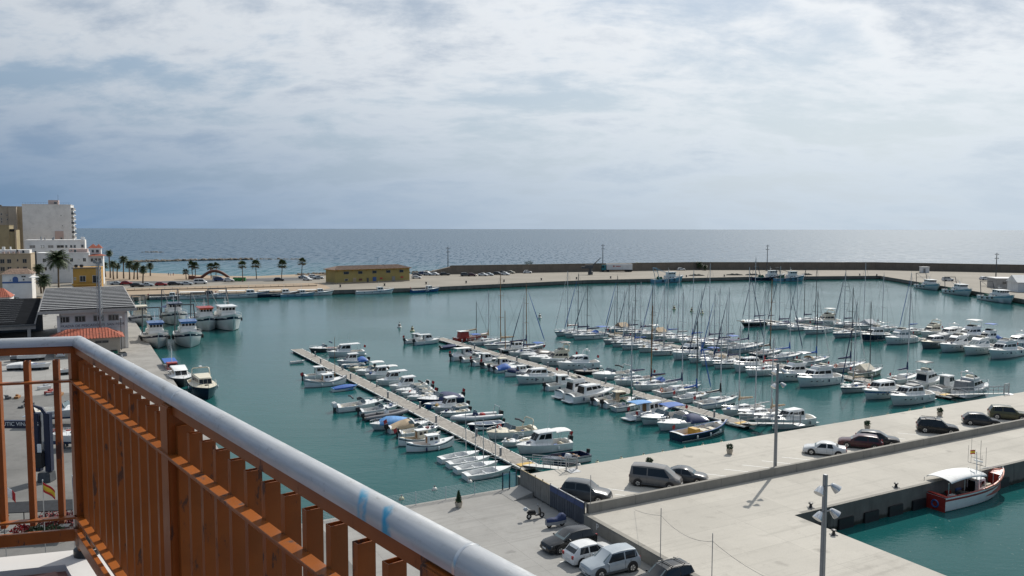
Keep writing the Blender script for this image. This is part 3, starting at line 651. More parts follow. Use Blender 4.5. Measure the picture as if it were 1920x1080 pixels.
def cruiser(root, L, o):
    """cabin cruiser / motor yacht, optional flybridge"""
    B = o.get('B', .26*L+.75); fb, fs = .12*L+.55, .085*L+.35
    h = Hull(L, B, fb, fs)
    h.make(root, o.get('hull', WHITE), o.get('stripe'), o.get('bottom'), o.get('boot'))
    h.deck(root, [(0, .04, 'deck'), (.04, .26, fs*.45), (.26, 1, 'deck')], .14+.02*L, o.get('deck', WHITE), o.get('sole', TEAK if L > 11 else SOLE))
    z0 = fs; z1 = fs+1.05+.045*L; w = B*.40; rk = o.get('rake', .14)
    c = Fr(h.x(.24), h.x(.74), w, w*.66, z0, h.x(.27), h.x(.74-rk), w*.86, w*.62, z1, zf=h.sf(.7)+.1)
    cab = c.make('cabin', o.get('cabin', WHITE), root, .13)
    for f in ('left', 'right'):
        sp = [(.10, .40), (.44, .72), (.76, .93)]
        for a, b in sp:
            if f == 'left': a, b = 1-b, 1-a
            c.win(f, a, b, .46, .84, cab, o.get('glass'))
    for a, b in ((.05, .34), (.36, .64), (.66, .95)): c.win('front', a, b, .22, .86, cab, o.get('glass'))
    c.win('back', .1, .9, .15, .88, cab, GLASS)
    # foredeck sunpad / hatch, portlights
    MB().box((h.x(.83), 0, h.sf(.83)+.16+.012*L), (.55, .55, .04)).build('hatch', GLASS, root, bevel=.01, seg=1)
    for t in (.55, .68, .78):
        for sg in (-1, 1):
            MB().box((h.x(t), sg*(h.b(t)*.985), h.sf(t)*.66), (.42, .06, .13)).build('portlight', GLASS, root, bevel=.02)
    if o.get('fly', 1):
        f = Fr(h.x(.24), h.x(.58), w*.86, w*.60, z1-.02, h.x(.22), h.x(.62-rk*.6), w*.92, w*.62, z1+.48)
        fly = f.make('flybridge', o.get('cabin', WHITE), root, .10)
        MB().hexa(panel(((h.x(.50), -w*.5, z1+.46), (h.x(.50), w*.5, z1+.46), (h.x(.44), w*.46, z1+.82), (h.x(.44), -w*.46, z1+.82)), 0, 1, 0, 1, 0, .02)).build('fly_screen', GLASS, fly)
        MB().box((h.x(.36), 0, z1+.62), (.5, w*1.1, .42)).build('fly_seat', CREAM, fly, bevel=.06)
        zz = z1+.46
    else: zz = z1-.05
    if o.get('arch', 1):
        x = h.x(.27); MB().tube([(x+.3, -w*.9, zz-.3), (x-.2, -w*.84, zz+.75), (x-.25, -w*.7, zz+.9), (x-.25, w*.7, zz+.9), (x-.2, w*.84, zz+.75), (x+.3, w*.9, zz-.3)], .09, 6).build('radar_arch', o.get('cabin', WHITE), root, smooth=50)
        MB().lathe([(.05, 0), (.26, .05), (.26, .2), (.08, .26)], 10, c=(x-.25, 0, zz+.95)).build('radar_dome', WHITE, root, smooth=50)
    if o.get('bimini'): bimini(root, h.x(.20), h.x(.46), w*.85, zz+1.45, o['bimini'], zz)
    if o.get('hood'): canvas_hump(h, root, .02, .34, 1.1, o['hood'], 'cockpit_hood', .75)
    if o.get('tent'):
        MB().hexa([(h.x(.03), -w, fs), (h.x(.27), -w, fs), (h.x(.27), w, fs), (h.x(.03), w, fs), (h.x(.05), -w*.9, z1+.05), (h.x(.27), -w*.9, z1+.1), (h.x(.27), w*.9, z1+.1), (h.x(.05), w*.9, z1+.05)]).build('cockpit_tent', o['tent'], root, bevel=.05, smooth=40)
    rail_loop(h, root, .45, .99, .55)
    MB().box((-L/2-.35, 0, .25), (.8, B*.8, .09)).build('bathing_platform', WHITE, root, bevel=.03)
    if o.get('ring'): ring_buoy(root, (h.x(.70), -h.b(.70)*.72, h.sf(.7)+.45), (.15, -1, .3), .32, o.get('ringmat'))
    if o.get('top'): MB().box((h.x(.40), 0, zz+.12), (L*.20, w*1.3, .14)).build('top_cover', o['top'], root, bevel=.06, smooth=40)
    fenders(h, root, [.2, .42, .6])
    return h
def sail(root, L, o):
    """sailing yacht with furled sails"""
    B = o.get('B', .24*L+.7); fb, fs = .085*L+.35, .075*L+.2
    h = Hull(L, B, fb, fs, 'sail')
    h.make(root, o.get('hull', WHITE), o.get('stripe', random.choice([BLUEH, NAVYH, WHITE, WHITE, MGREY])), o.get('bottom', random.choice([ANTIF_B, ANTIF_R, ANTIF_K])), o.get('boot'))
    h.deck(root, [(0, .05, 'deck'), (.05, .33, fs*.5), (.33, 1, 'deck')], .10, o.get('deck', WHITE), o.get('sole', random.choice([SOLE, TEAK, PALEG])))
    z0 = h.sf(.5)+.03; hz = .26+.018*L; w = B*.30
    c = Fr(h.x(.33), h.x(.76), w*1.05, w*.42, z0, h.x(.34), h.x(.70), w*.86, w*.38, z0+hz, zf=h.sf(.76)+.08)
    cab = c.make('coachroof', o.get('deck', WHITE), root, .08)
    for f in ('left', 'right'):
        for a, b in ((.10, .42), (.50, .76)):
            if f == 'left': a, b = 1-b, 1-a
            c.win(f, a, b, .42, .80, cab)
    for t in (.62, .83): MB().box((h.x(t), 0, (z0+hz+.02) if t < .7 else h.sf(t)+.17), (.45, .45, .04)).build('hatch', GLASS, root, bevel=.01, seg=1)
    mx = h.x(o.get('mt', .57)); mh = o.get('mast', 1.24*L+.6); mat = o.get('mastmat') or random.choice([ALU, ALU, ALU, DALU])
    zt = z0+hz; mast = MB().tube([(mx, 0, z0), (mx-.05, 0, zt+mh*.5), (mx-.10, 0, zt+mh)], [.095, .088, .065], 7).build('mast', mat, root, smooth=60)
    sp = MB()
    for k in ((.36, .68) if L > 9.5 else (.5,)):
        z = zt+mh*k; sp.tube([(mx-.25, -B*.36, z+.05), (mx-.05, 0, z), (mx-.25, B*.36, z+.05)], .035, 4)
    sp.build('spreader', mat, mast, fix=False)
    MB().tube([(mx-.1, 0, zt+mh), (mx-.1, 0, zt+mh+.55)], .02, 4).build('masthead_aerial', DGREY, mast)
    bz = zt+.75; bl = .36*L
    MB().tube([(mx-.1, 0, bz), (mx-bl, 0, bz+.08)], .065, 6).build('boom', mat, root)
    cv = o.get('sail', NAVY)
    if cv:
        n = 8; pts = []; rs = []
        for i in range(n+1):
            u = i/n; pts.append((mx-.08-(bl-.15)*u, .02*math.sin(i), bz+.18+.10*(1-u)+.02*math.sin(i*2.1))); rs.append(.17*(1-.45*u)+.015*math.sin(i*3))
        mb = MB().tube(pts, rs, 8); mb.tube([(mx-.05, 0, bz-.05), (mx-.10, 0, bz+.6), (mx-.12, 0, bz+1.35)], [.17, .15, .09], 7)
        mb.build('sail_cover', cv, root, smooth=60)
    st = MB(); bow = (h.x(.985), 0, h.sf(.98)+.1); top = (mx-.1, 0, zt+mh*.985)
    st.tube([bow, top], .018, 4, cap=False); st.tube([(h.x(.01), 0, h.sf(0)+.1), (mx-.12, 0, zt+mh)], .016, 4, cap=False)
    for sg in (-1, 1):
        for k in ((.36, .68) if L > 9.5 else (.5,)): st.tube([(mx-.2, sg*h.b(.5)*.97, z0), (mx-.25, sg*B*.36, zt+mh*k+.05)], .014, 4, cap=False)
        st.tube([(mx-.25, sg*B*.36, zt+mh*(.68 if L > 9.5 else .5)+.05), (mx-.1, 0, zt+mh*.96)], .014, 4, cap=False)
    st.build('rigging', ROPE, root, fix=False)
    jb = o.get('jib', random.choice([NAVY, BLUE, WCAN, WCAN, NAVY]))
    if jb:
        a, b = Vector(bow), Vector(top); MB().tube([a.lerp(b, .06), a.lerp(b, .12), a.lerp(b, .5), a.lerp(b, .88)], [.04, .09, .08, .03], 6).build('furled_jib', jb, root, smooth=60)
    if o.get('hood'):
        rings = []
        for i in range(5):
            u = i/4; x = h.x(.30)+u*.11*L; k = math.cos(u*1.35)
            rings.append([(x, w*1.1*math.cos(a*math.pi/6), zt-.15+.15*(1-u)*0+(.62*k)*math.sin(a*math.pi/6)) for a in range(7)])
        MB().loft(rings, close=False, cap=False).build('sprayhood', o['hood'], root, smooth=60)
    if o.get('bimini'): bimini(root, h.x(.03), h.x(.26), B*.36, fs+1.75, o['bimini'], fs)
    if o.get('tent'):
        x0, x1 = mx-bl*.95, mx-.3; zt2 = bz+.15
        MB().hexa([(x0, -B*.46, fs+.45), (x1, -B*.46, fs+.5), (x1, B*.46, fs+.5), (x0, B*.46, fs+.45), (x0, -.05, zt2), (x1, -.05, zt2), (x1, .05, zt2), (x0, .05, zt2)]).build('boom_tent', o['tent'], root)
    rail_loop(h, root, .80, .99, .5, name='pulpit'); 
    g = MB()
    for sg in (-1, 1):
        ps = [(h.x(t), sg*(h.b(t)-.07), h.sf(t)+.58) for t in (.02, .2, .35, .5, .65, .8)]
        g.tube(ps, .012, 4, cap=False)
        for p, t in zip(ps, (.02, .2, .35, .5, .65, .8)): g.tube([p, (p[0], p[1], h.sf(t)+.04)], .016, 4, cap=False)
    g.tube([(h.x(.015), -h.b(0)*.9, fs+.6), (h.x(.0), 0, fs+.62), (h.x(.015), h.b(0)*.9, fs+.6)], .022, 5)
    g.build('guard_rail', STEEL, root, fix=False)
    if L > 9: MB().ring((h.x(.14), 0, fs+.45), .38, .025, (1, 0, .2)).build('steering_wheel', STEEL, root)
    else: MB().tube([(h.x(.02), 0, fs+.15), (h.x(.15), 0, fs+.3)], .03, 5).build('tiller', WOOD, root)
    if o.get('mizzen'):
        x = h.x(.12); mh2 = mh*.62; mz = MB().tube([(x, 0, fs), (x-.06, 0, fs+mh2)], [.10, .06], 7).build('mizzen_mast', mat, root, smooth=60)
        MB().tube([(x-.05, 0, fs+1.3), (x-.22*L, 0, fs+1.35)], [.15, .09], 7).build('mizzen_sail_cover', cv, mz, smooth=60)
    if o.get('house'):
        c2 = Fr(h.x(.26), h.x(.46), w*1.0, w*.85, z0, h.x(.27), h.x(.43), w*.9, w*.78, z0+1.25); hs = c2.make('deckhouse', o['house'], root, .06)
        for f in ('left', 'right'): c2.win(f, .1, .46, .48, .86, hs); c2.win(f, .54, .9, .48, .86, hs)
        c2.win('front', .1, .9, .48, .88, hs); c2.win('back', .1, .9, .48, .88, hs)
    if o.get('bowsprit'): MB().tube([(h.x(.9), 0, h.sf(.9)+.15), (h.x(1)+.14*L, 0, h.sf(1)+.55)], [.12, .07], 6).build('bowsprit', WOOD, root)
    if o.get('ring'): ring_buoy(root, (h.x(.04), -h.b(.04)*.8, fs+.42), (-1, 0, .1), .28, ORANGE)
    fenders(h, root, [.3, .5][:o.get('fend', 2)])
    return h
def llaut(root, L, o):
    """double-ended wooden fishing launch with a small wheelhouse"""
    B = .36*L; h = Hull(L, B, .19*L, .11*L, 'llaut')
    h.make(root, o.get('hull', WHITE), o.get('stripe', NAVYH), o.get('bottom', ANTIF_R), o.get('boot'))
    h.deck(root, [(0, .12, 'deck'), (.12, .46, .2), (.46, 1, 'deck')], .12, o.get('deck', WHITE), TEAK, rimmat=o.get('rim', WHITE))
    for t, x in ((0, -L/2), (1, L/2)): MB().box((x*.992, 0, .12*L), (.12, .10, .16*L)).build('stem_post', o.get('rim', WHITE), root, bevel=.02)
    if o.get('house', 1):
        w = B*.26; z0 = .11*L+.04; z1 = z0+.62+.06*L
        c = Fr(h.x(.42), h.x(.68), w, w*.85, z0, h.x(.42), h.x(.66), w*.92, w*.78, z1); cab = c.make('wheelhouse', o.get('cabin', WHITE), root, .05)
        for f in ('left', 'right'): c.win(f, .15, .45, .45, .82, cab); c.win(f, .55, .85, .45, .82, cab)
        c.win('front', .12, .48, .45, .85, cab); c.win('front', .52, .88, .45, .85, cab); c.win('back', .25, .75, .05, .85, cab, TEAK, 'door')
        MB().box(((h.x(.42)+h.x(.66))/2-.05, 0, z1+.03), (.27*L, w*2.05, .06)).build('roof', WHITE, root, bevel=.025)
    if o.get('cover'): canvas_hump(h, root, .06, .46, .5, o['cover'])
    if o.get('mast'): MB().tube([(h.x(.72), 0, .15*L), (h.x(.72), 0, .15*L+o['mast'])], [.05, .03], 6).build('mast', WOOD, root)
    if o.get('frame'): MB().tube([(h.x(.12), -B*.32, .4), (h.x(.12), -B*.32, 1.75), (h.x(.12), B*.32, 1.75), (h.x(.12), B*.32, .4)], .03, 5).build('canopy_frame', DGREY, root)
    fenders(h, root, [.35, .6])
    return h
def dinghy(root, L, o):
    B = .37*L; h = Hull(L, B, .68, .52, 'dinghy')
    h.make(root, o.get('hull', WHITE), None, WHITE)
    h.deck(root, [(0, .10, 'deck'), (.10, .66, .14), (.66, 1, 'deck')], .05, WHITE, PALEG, rim=.10)
    for y in (-.16, .16): MB().box((h.x(.36), y*1.0, .22), (.5*L, .05, .12)).build('floor_batten', WHITE, root)
    MB().box((h.x(.42), 0, .28), (.22*L, .08, .24)).build('centreboard_case', WHITE, root, bevel=.01)
    MB().box((h.x(.44), 0, .40), (.2, B*.84, .05)).build('thwart', PALEG, root, bevel=.01)
    mh = o.get('mast', 5.6); m = MB().tube([(h.x(.66), 0, .2), (h.x(.655), 0, mh)], [.05, .04], 6).build('mast', ALU, root)
    st = MB()
    st.tube([(h.x(.97), 0, .55), (h.x(.655), 0, mh*.85)], .010, 4, cap=False)
    for sg in (-1, 1): st.tube([(h.x(.58), sg*B*.46, .5), (h.x(.655), 0, mh*.85)], .010, 4, cap=False)
    st.build('rigging', ROPE, root, fix=False)
    return h
def tender(root, L, o):
    h = Hull(L, .38*L, .16*L, .12*L); h.make(root, o.get('hull', WHITE), o.get('stripe'), ANTIF_K)
    h.deck(root, [(0, .04, 'deck'), (.04, .80, .12), (.80, 1, 'deck')], .05, o.get('deck', WHITE), o.get('sole', SOLE))
    for t in (.2, .5): MB().box((h.x(t), 0, .12*L*.75), (.25, .34*L, .05)).build('thwart', o.get('seat', WOOD), root)
    if o.get('console'): MB().hexa([(h.x(.36), -.3, .12), (h.x(.5), -.3, .12), (h.x(.5), .3, .12), (h.x(.36), .3, .12), (h.x(.36), -.28, .95), (h.x(.44), -.28, 1.05), (h.x(.44), .28, 1.05), (h.x(.36), .28, .95)]).build('console', WHITE, root, bevel=.04)
    if o.get('cover'): canvas_hump(h, root, .05, .85, .25, o['cover'])
    if o.get('motor', 1): outboard(root, -L/2, 0, .12*L-.05, .7+.04*L)
    return h
def rib(root, L, o):
    B = .36*L; r = .085*B+.13; mb = MB(); pts = []
    for t in (0, .2, .4, .6, .72, .82, .9, .96, 1.0): pts.append((-L/2+t*L, B/2-r if t < .5 else (B/2-r)*max(0, 1-((t-.5)/.5)**2.4), .42+.30*t*t))
    full = [(x, -y, z) for x, y, z in pts]+[(x, y, z) for x, y, z in reversed(pts[:-1])]
    MB().tube(full, [r*.7]+[r]*(len(full)-2)+[r*.7], 9).build('inflatable_tube', o.get('tube', RIBG), root, smooth=60)
    h = Hull(L*.96, B*.72, .5, .36); h.make(root, o.get('hull', WHITE), None, ANTIF_K)
    h.deck(root, [(0, .72, .30), (.72, 1, 'deck')], .05, o.get('deck', PALEG), SOLE)
    MB().hexa([(-.2, -.38, .3), (.55, -.38, .3), (.55, .38, .3), (-.2, .38, .3), (-.15, -.34, 1.1), (.3, -.34, 1.25), (.3, .34, 1.25), (-.15, .34, 1.1)]).build('console', o.get('console', WHITE), root, bevel=.06)
    windscreen(root, .3, .34, 1.2, .3, .12, GLASSL, .2)
    MB().box((-1.0, 0, .62), (.6, .8, .62)).build('seat', o.get('seat', DGREY), root, bevel=.08)
    if o.get('arch'): MB().tube([(-L*.42, -B*.3, .4), (-L*.46, -B*.28, 1.7), (-L*.46, B*.28, 1.7), (-L*.42, B*.3, .4)], .05, 6).build('roll_bar', STEEL, root)
    outboard(root, -L/2+.1, 0, .45, 1.1)
    if o.get('twin'): outboard(root, -L/2+.1, .42, .45, 1.1)
    return h
def work(root, L, o):
    """open wooden fishing boat"""
    B = .30*L; h = Hull(L, B, .17*L, .095*L, 'work')
    h.make(root, o.get('hull', NAVYH), o.get('stripe'), o.get('bottom', ANTIF_K), o.get('boot', WHITE))
    h.deck(root, [(0, .05, 'deck'), (.05, .80, .30), (.80, 1, 'deck')], .06, o.get('deck', WHITE), o.get('sole', WOOD), rim=.16, rimmat=o.get('rim', BLUEH))
    if o.get('box', 1):
        MB().box((h.x(.34), 0, .75), (.9, B*.5, .9)).build('engine_box', YELLOW, root, bevel=.05)
        MB().box((h.x(.50), 0, .58), (1.2, B*.55, .55)).build('hatch_box', CREAM, root, bevel=.06)
        MB().box((h.x(.68), 0, .55), (1.0, B*.5, .5)).build('net_bin', CREAM, root, bevel=.06)
    fenders(h, root, [.25, .5, .7], WHITE)
    return h
def houseboat(root, L, o):
    B = .36*L; h = Hull(L, B, .14*L, .10*L); h.make(root, WHITE, BLUEH, ANTIF_B)
    h.deck(root, [(0, .30, .35), (.30, 1, 'deck')], .12, WHITE, PALEG)
    w = B*.40; z0 = .10*L; z1 = z0+1.55
    c = Fr(h.x(.34), h.x(.80), w, w*.72, z0, h.x(.34), h.x(.72), w*.95, w*.7, z1); cab = c.make('cabin', WHITE, root, .07)
    for f in ('left', 'right'):
        for k in (.08, .38, .68): c.win(f, k, k+.22, .45, .82, cab)
    c.win('back', .3, .7, .04, .86, cab, WOOD, 'door'); c.win('front', .1, .9, .45, .85, cab)
    bimini(root, h.x(.02), h.x(.40), w*1.05, z1+.12, SKYB, z0, 'awning')
    MB().box((-L/2-.5, 0, .22), (1.1, B*.8, .12)).build('bathing_platform', WHITE, root, bevel=.03)
    MB().box((h.x(.05), -w*.8, z0+.35), (.06, .5, .5)).build('red_pennant', REDS, root)
    rail_loop(h, root, .5, .98, .5); fenders(h, root, [.3, .6])
    return h
def trawler(root, L, o):
    B = .31*L; fb, fs = .19*L+.2, .085*L+.2; h = Hull(L, B, fb, fs, 'trawler')
    h.make(root, o.get('hull', WHITE), o.get('stripe', NAVYH), o.get('bottom', ANTIF_R), o.get('boot', WHITE))
    h.deck(root, [(0, .04, 'deck'), (.04, .46, fs*.55), (.46, .90, fb*.72), (.90, 1, 'deck')], .05, WHITE, o.get('sole', DGREY), rim=.16, rimmat=o.get('rim', WHITE))
    z0 = fb*.72; w = B*.34
    if not o.get('bare'):
        low = Fr(h.x(.40), h.x(.74), w, w*.82, fs*.55, h.x(.41), h.x(.72), w*.98, w*.8, z0+1.0); lo = low.make('deckhouse', o.get('house', WHITE), root, .08)
        for f in ('left', 'right'): low.win(f, .3, .42, .62, .76, lo); low.win(f, .6, .72, .62, .76, lo)
        c = Fr(h.x(.46), h.x(.70), w*.86, w*.74, z0+1.0, h.x(.47), h.x(.715), w*.82, w*.74, z0+2.6); cab = c.make('wheelhouse', o.get('house', WHITE), root, .07)
        for k in range(4): c.win('front', .05+k*.235, .24+k*.235, .42, .84, cab)
        for f in ('left', 'right'):
            for k in range(3): c.win(f, .06+k*.31, .30+k*.31, .42, .82, cab)
        MB().box(((h.x(.45)+h.x(.72))/2, 0, z0+2.66), (.30*L, w*1.85, .12)).build('roof', o.get('roof', WHITE), root, bevel=.04)
        if o.get('band'): MB().box((h.x(.718), 0, z0+2.42), (.12, w*1.6, .34)).build('visor', o['band'], root, bevel=.03)
    # mast with aerials and radar
    m = MB().tube([(h.x(.52), 0, z0+2.6), (h.x(.51), 0, z0+4.8)], [.09, .05], 6).build('mast', o.get('metal', WHITE), root)
    mm = MB(); mm.tube([(h.x(.51), -.9, z0+4.0), (h.x(.51), .9, z0+4.0)], .035, 4)
    for y in (-.85, -.4, .45, .85): mm.tube([(h.x(.51), y, z0+4.0), (h.x(.51), y, z0+5.0+abs(y))], .015, 4)
    mm.build('aerials', DGREY, m, fix=False)
    MB().box((h.x(.54), 0, z0+3.6), (.2, 1.2, .14)).build('radar_scanner', WHITE, m, bevel=.03)
    gm = o.get('gantry', DGREY); x0, x1 = h.x(.05), h.x(.12); gz = fs+.33*L
    g = MB(); 
    for sg in (-1, 1): g.tube([(x1+.6, sg*B*.40, fs), (x0+.2, sg*B*.34, gz)], .14, 6)
    g.tube([(x0+.2, -B*.36, gz), (x0+.2, B*.36, gz)], .16, 6); g.tube([(x1+.1, -B*.38, fs+.22*L), (x1+.1, B*.38, fs+.22*L)], .10, 6)
    for sg in (-1, 1): g.tube([(x0+.2, sg*B*.3, gz), (h.x(.44), sg*B*.2, z0+2.3)], .07, 5)
    g.build('stern_gantry', gm, root)
    MB().lathe([(.9, -B*.28), (.9, -B*.26), (.45, -B*.25), (.45, B*.25), (.9, B*.26), (.9, B*.28)], 12, c=(h.x(.22), 0, fs+.5), axis='y').build('net_drum', o.get('net', GREENC), root)
    for k in range(3): MB().box((h.x(.34)-.4*k, (-1)**k*B*.22, fs*.55+.3), (.6, .8, .55)).build('fish_crate', random.choice([BLUEH, WHITE, ORANGE, YELLOW]), root, bevel=.03)
    rail_loop(h, root, .74, .985, .7, WHITE, 'bow_rail', .03)
    for t in (.25, .45, .62): 
        for sg in (-1, 1): MB().ring((h.x(t), sg*(h.b(t)+.16), h.sf(t)-.75), .38, .14, (0, 1, 0), 10, 5).build('tyre_fender', RUB, root)
    if o.get('tarp'): MB().hexa([(h.x(.10), -B*.42, fs+1.9), (h.x(.42), -B*.42, fs+2.1), (h.x(.42), B*.42, fs+2.1), (h.x(.10), B*.42, fs+1.9), (h.x(.10), -.1, fs+2.5), (h.x(.42), -.1, fs+2.7), (h.x(.42), .1, fs+2.7), (h.x(.10), .1, fs+2.5)]).build('tarpaulin', o['tarp'], root)
    return h
def tour(root, L, o):
    """long launch with a flat white awning roof, for trips and fishing"""
    B = .24*L; fb, fs = .115*L+.2, .07*L+.15; h = Hull(L, B, fb, fs, 'work')
    h.make(root, o.get('hull', WHITE), o.get('stripe', MGREY), o.get('bottom', ANTIF_R), o.get('boot'))
    h.deck(root, [(0, .04, 'deck'), (.04, .56, fs*.5), (.56, 1, 'deck')], .08, WHITE, SOLE)
    z = fs+1.25; w = B*.42
    if o.get('awning', WCAN): 
        MB().box((h.x(.28), 0, z), (.50*L, w*2, .10)).build('awning_roof', o.get('awning', WCAN), root, bevel=.04)
        mb = MB()
        for t in (.05, .2, .36, .52):
            for sg in (-1, 1): mb.tube([(h.x(t), sg*w*.94, fs*.6), (h.x(t), sg*w*.94, z)], .04, 5)
        mb.build('roof_post', DGREY, root)
    c = Fr(h.x(.54), h.x(.72), w*.9, w*.75, fs, h.x(.55), h.x(.69), w*.82, w*.7, fs+1.5); cab = c.make('wheelhouse', o.get('house', WHITE), root, .06)
    for f in ('left', 'right'): c.win(f, .1, .46, .45, .85, cab); c.win(f, .54, .9, .45, .85, cab)
    c.win('front', .08, .92, .45, .86, cab); c.win('back', .3, .7, .1, .85, cab)
    m = MB().tube([(h.x(.60), 0, fs+1.5), (h.x(.59), 0, fs+4.0)], [.06, .03], 5).build('mast', WHITE, root)
    rail_loop(h, root, .70, .985, .6)
    fenders(h, root, [.2, .4, .6], RUB)
    return h
KIND = dict(cuddy=cuddy, pilot=pilot, cruiser=cruiser, sail=sail, llaut=llaut, dinghy=dinghy, tender=tender, rib=rib, work=work, houseboat=houseboat, trawler=trawler, tour=tour)
NAME = dict(cuddy='motorboat', pilot='pilothouse_boat', cruiser='motor_yacht', sail='sailing_yacht', llaut='fishing_launch', dinghy='sailing_dinghy', tender='rowing_boat', rib='inflatable_boat', work='fishing_boat', houseboat='cabin_boat', trawler='fishing_trawler', tour='trip_boat')
CAT = dict(cuddy='motorboat', pilot='motorboat', cruiser='motor yacht', sail='sailboat', llaut='boat', dinghy='dinghy', tender='boat', rib='inflatable boat', work='fishing boat', houseboat='boat', trawler='trawler', tour='boat')
BEAM = lambda k, L: {'cuddy': .34*L+.1, 'pilot': .34*L+.2, 'cruiser': .26*L+.75, 'sail': .24*L+.7, 'llaut': .36*L, 'dinghy': .37*L, 'tender': .38*L, 'rib': .36*L, 'work': .3*L, 'houseboat': .36*L}.get(k, .3*L)
def boat(kind, loc, rz, L, label, group, **o):
    r = thing(NAME[kind], label, CAT[kind], loc, rz, group)
    h = KIND[kind](r, L, o); r_ = random.Random(int(loc[0]*37+loc[1]*11))
    if kind in ('cuddy', 'pilot', 'cruiser', 'sail', 'work', 'tour', 'llaut', 'houseboat'): clutter(h, r, r_, sole=.3 if kind not in ('cruiser', 'tour') else h.sf(0)*.5, cock={'cuddy': .48, 'pilot': .34, 'cruiser': .24, 'sail': .31}.get(kind, .4))
    return r
# ================================================================== boats on the pontoons
# rows: pixel of the hull in the photograph, side, bow in/out, kind, length, short description, options
D = dict
A_L = [
 (558, 678, 'in', 'tender', 2.9, 'tiny white and maroon rowing boat', D(stripe=MAROON, motor=0)),
 (601, 706, 'in', 'pilot', 6.0, 'white cabin boat with rounded top', D()),
 (614, 719, 'in', 'llaut', 7.0, 'white launch with mauve-grey gunwale', D(rim=MGREY, stripe=MGREY, mast=7.0)),
 (651, 728, 'in', 'tender', 4.3, 'small bright blue open boat', D(hull=WHITE, sole=BLUE, deck=SKYB, stripe=BLUEH, motor=0, cover=BLUE)),
 (676, 763, 'in', 'cuddy', 7.4, 'long white sports boat with folded bimini', D(folded=DGREY, motor=WHITE, twin=1)),
 (716, 770, 'in', 'cuddy', 6.0, 'white motorboat with grey cockpit', D(seat=MGREY)),
 (723, 780, 'in', 'rib', 6.6, 'dark grey inflatable boat with outboard', D(tube=RIBG, hull=DGREY, deck=DGREY)),
 (735, 799, 'out', 'cuddy', 6.2, 'white motorboat under a blue canvas cover', D(cover=SKYB, cover_t=.8, bottom=ANTIF_K, inboard=1)),
 (775, 800, 'in', 'cuddy', 6.0, 'white motorboat with cream cockpit hood', D(cover=BEIGE, cover_t=.6, screen=1)),
 (786, 811, 'in', 'cuddy', 5.6, 'white cuddy boat with black outboard', D(motor=BLACK)),
 (787, 826, 'in', 'llaut', 5.4, 'cream launch with dark rail frame', D(frame=1, deck=CREAM, cabin=CREAM)),
 (807, 837, 'in', 'llaut', 5.8, 'white double-ended launch with low wheelhouse', D()),
 (862, 857, 'in', 'dinghy', 4.6, 'bare white sailing dinghy', D()),
 (880, 867, 'in', 'dinghy', 4.6, 'bare white sailing dinghy', D()),
 (893, 876, 'in', 'dinghy', 4.6, 'bare white sailing dinghy', D()),
 (915, 887, 'in', 'dinghy', 5.0, 'bare white sailing dinghy', D()),
]
A_R = [
 (602, 657, 'in', 'cuddy', 7.0, 'dark sports boat with black cover', D(hull=DGREY, sole=REDS, folded=NAVY)),
 (647, 665, 'in', 'pilot', 8.4, 'large white hardtop fishing cruiser', D(inboard=1, longroof=1, aerial=1)),
 (660, 681, 'in', 'pilot', 6.6, 'white cabin boat with blue tarp astern', D(stripe=BLUEH, tarp=BLUE, boot=BLUEH)),
 (652, 687, 'in', 'tender', 4.6, 'small pale blue open boat', D(hull=LBLUEH, deck=WHITE)),
 (676, 692, 'in', 'cuddy', 5.0, 'small cream motorboat', D(hull=CREAM, deck=CREAM)),
 (686, 699, 'in', 'cuddy', 6.2, 'white motorboat with white bimini', D(bimini=WCAN)),
 (710, 707, 'in', 'pilot', 6.6, 'white pilothouse boat with aft awning', D(aft_bimini=WCAN)),
 (727, 718, 'in', 'pilot', 6.6, 'white pilothouse boat with long roof', D(longroof=1)),
 (747, 730, 'in', 'pilot', 7.0, 'white pilothouse boat with greenish windows', D(glass=GLASSL)),
 (763, 736, 'in', 'cuddy', 6.2, 'white sports boat with tall arch', D(arch=1, folded=DGREY)),
 (775, 741, 'in', 'cuddy', 5.8, 'white motorboat with cream seats', D(seat=CREAM)),
 (784, 746, 'in', 'cuddy', 4.6, 'little white cuddy boat', D(motor=DGREY)),
 (813, 755, 'in', 'cuddy', 7.6, 'navy hulled motorboat with navy hood', D(hull=NAVYH, cover=NAVY, cover_t=.58, screen=1, ring=1)),
 (813, 760, 'in', 'tender', 5.0, 'small blue open fishing boat', D(hull=BLUEH, sole=BLUE)),
 (822, 770, 'in', 'pilot', 6.0, 'grey-white boat with rounded hardtop', D(hull=PALEG, open=1)),
 (837, 777, 'in', 'cuddy', 4.6, 'little white boat with navy stripe', D(stripe=NAVYH)),
 (872, 787, 'in', 'rib', 7.6, 'white inflatable boat with navy console cover', D(tube=PALEG, console=NAVY, seat=REDS, arch=1, twin=1)),
 (887, 802, 'in', 'tender', 5.2, 'low navy blue open boat', D(hull=NAVYH, sole=BLUEH, seat=WHITE)),
 (943, 816, 'in', 'cuddy', 7.2, 'beige and white sports cruiser with arch', D(arch=1, deck=CREAM, folded=DGREY, inboard=1, ring=1, ringmat=REDS)),
 (954, 832, 'in', 'cuddy', 4.6, 'little white motorboat with raised screen', D()),
 (997, 844, 'in', 'pilot', 7.8, 'white pilothouse boat with awning and black outboard', D(aft_bimini=WCAN, aerial=1)),
 (1041, 866, 'in', 'tender', 6.2, 'navy and white open boat with console', D(hull=WHITE, stripe=NAVYH, sole=BLUEH, deck=NAVYH, console=1)),
]
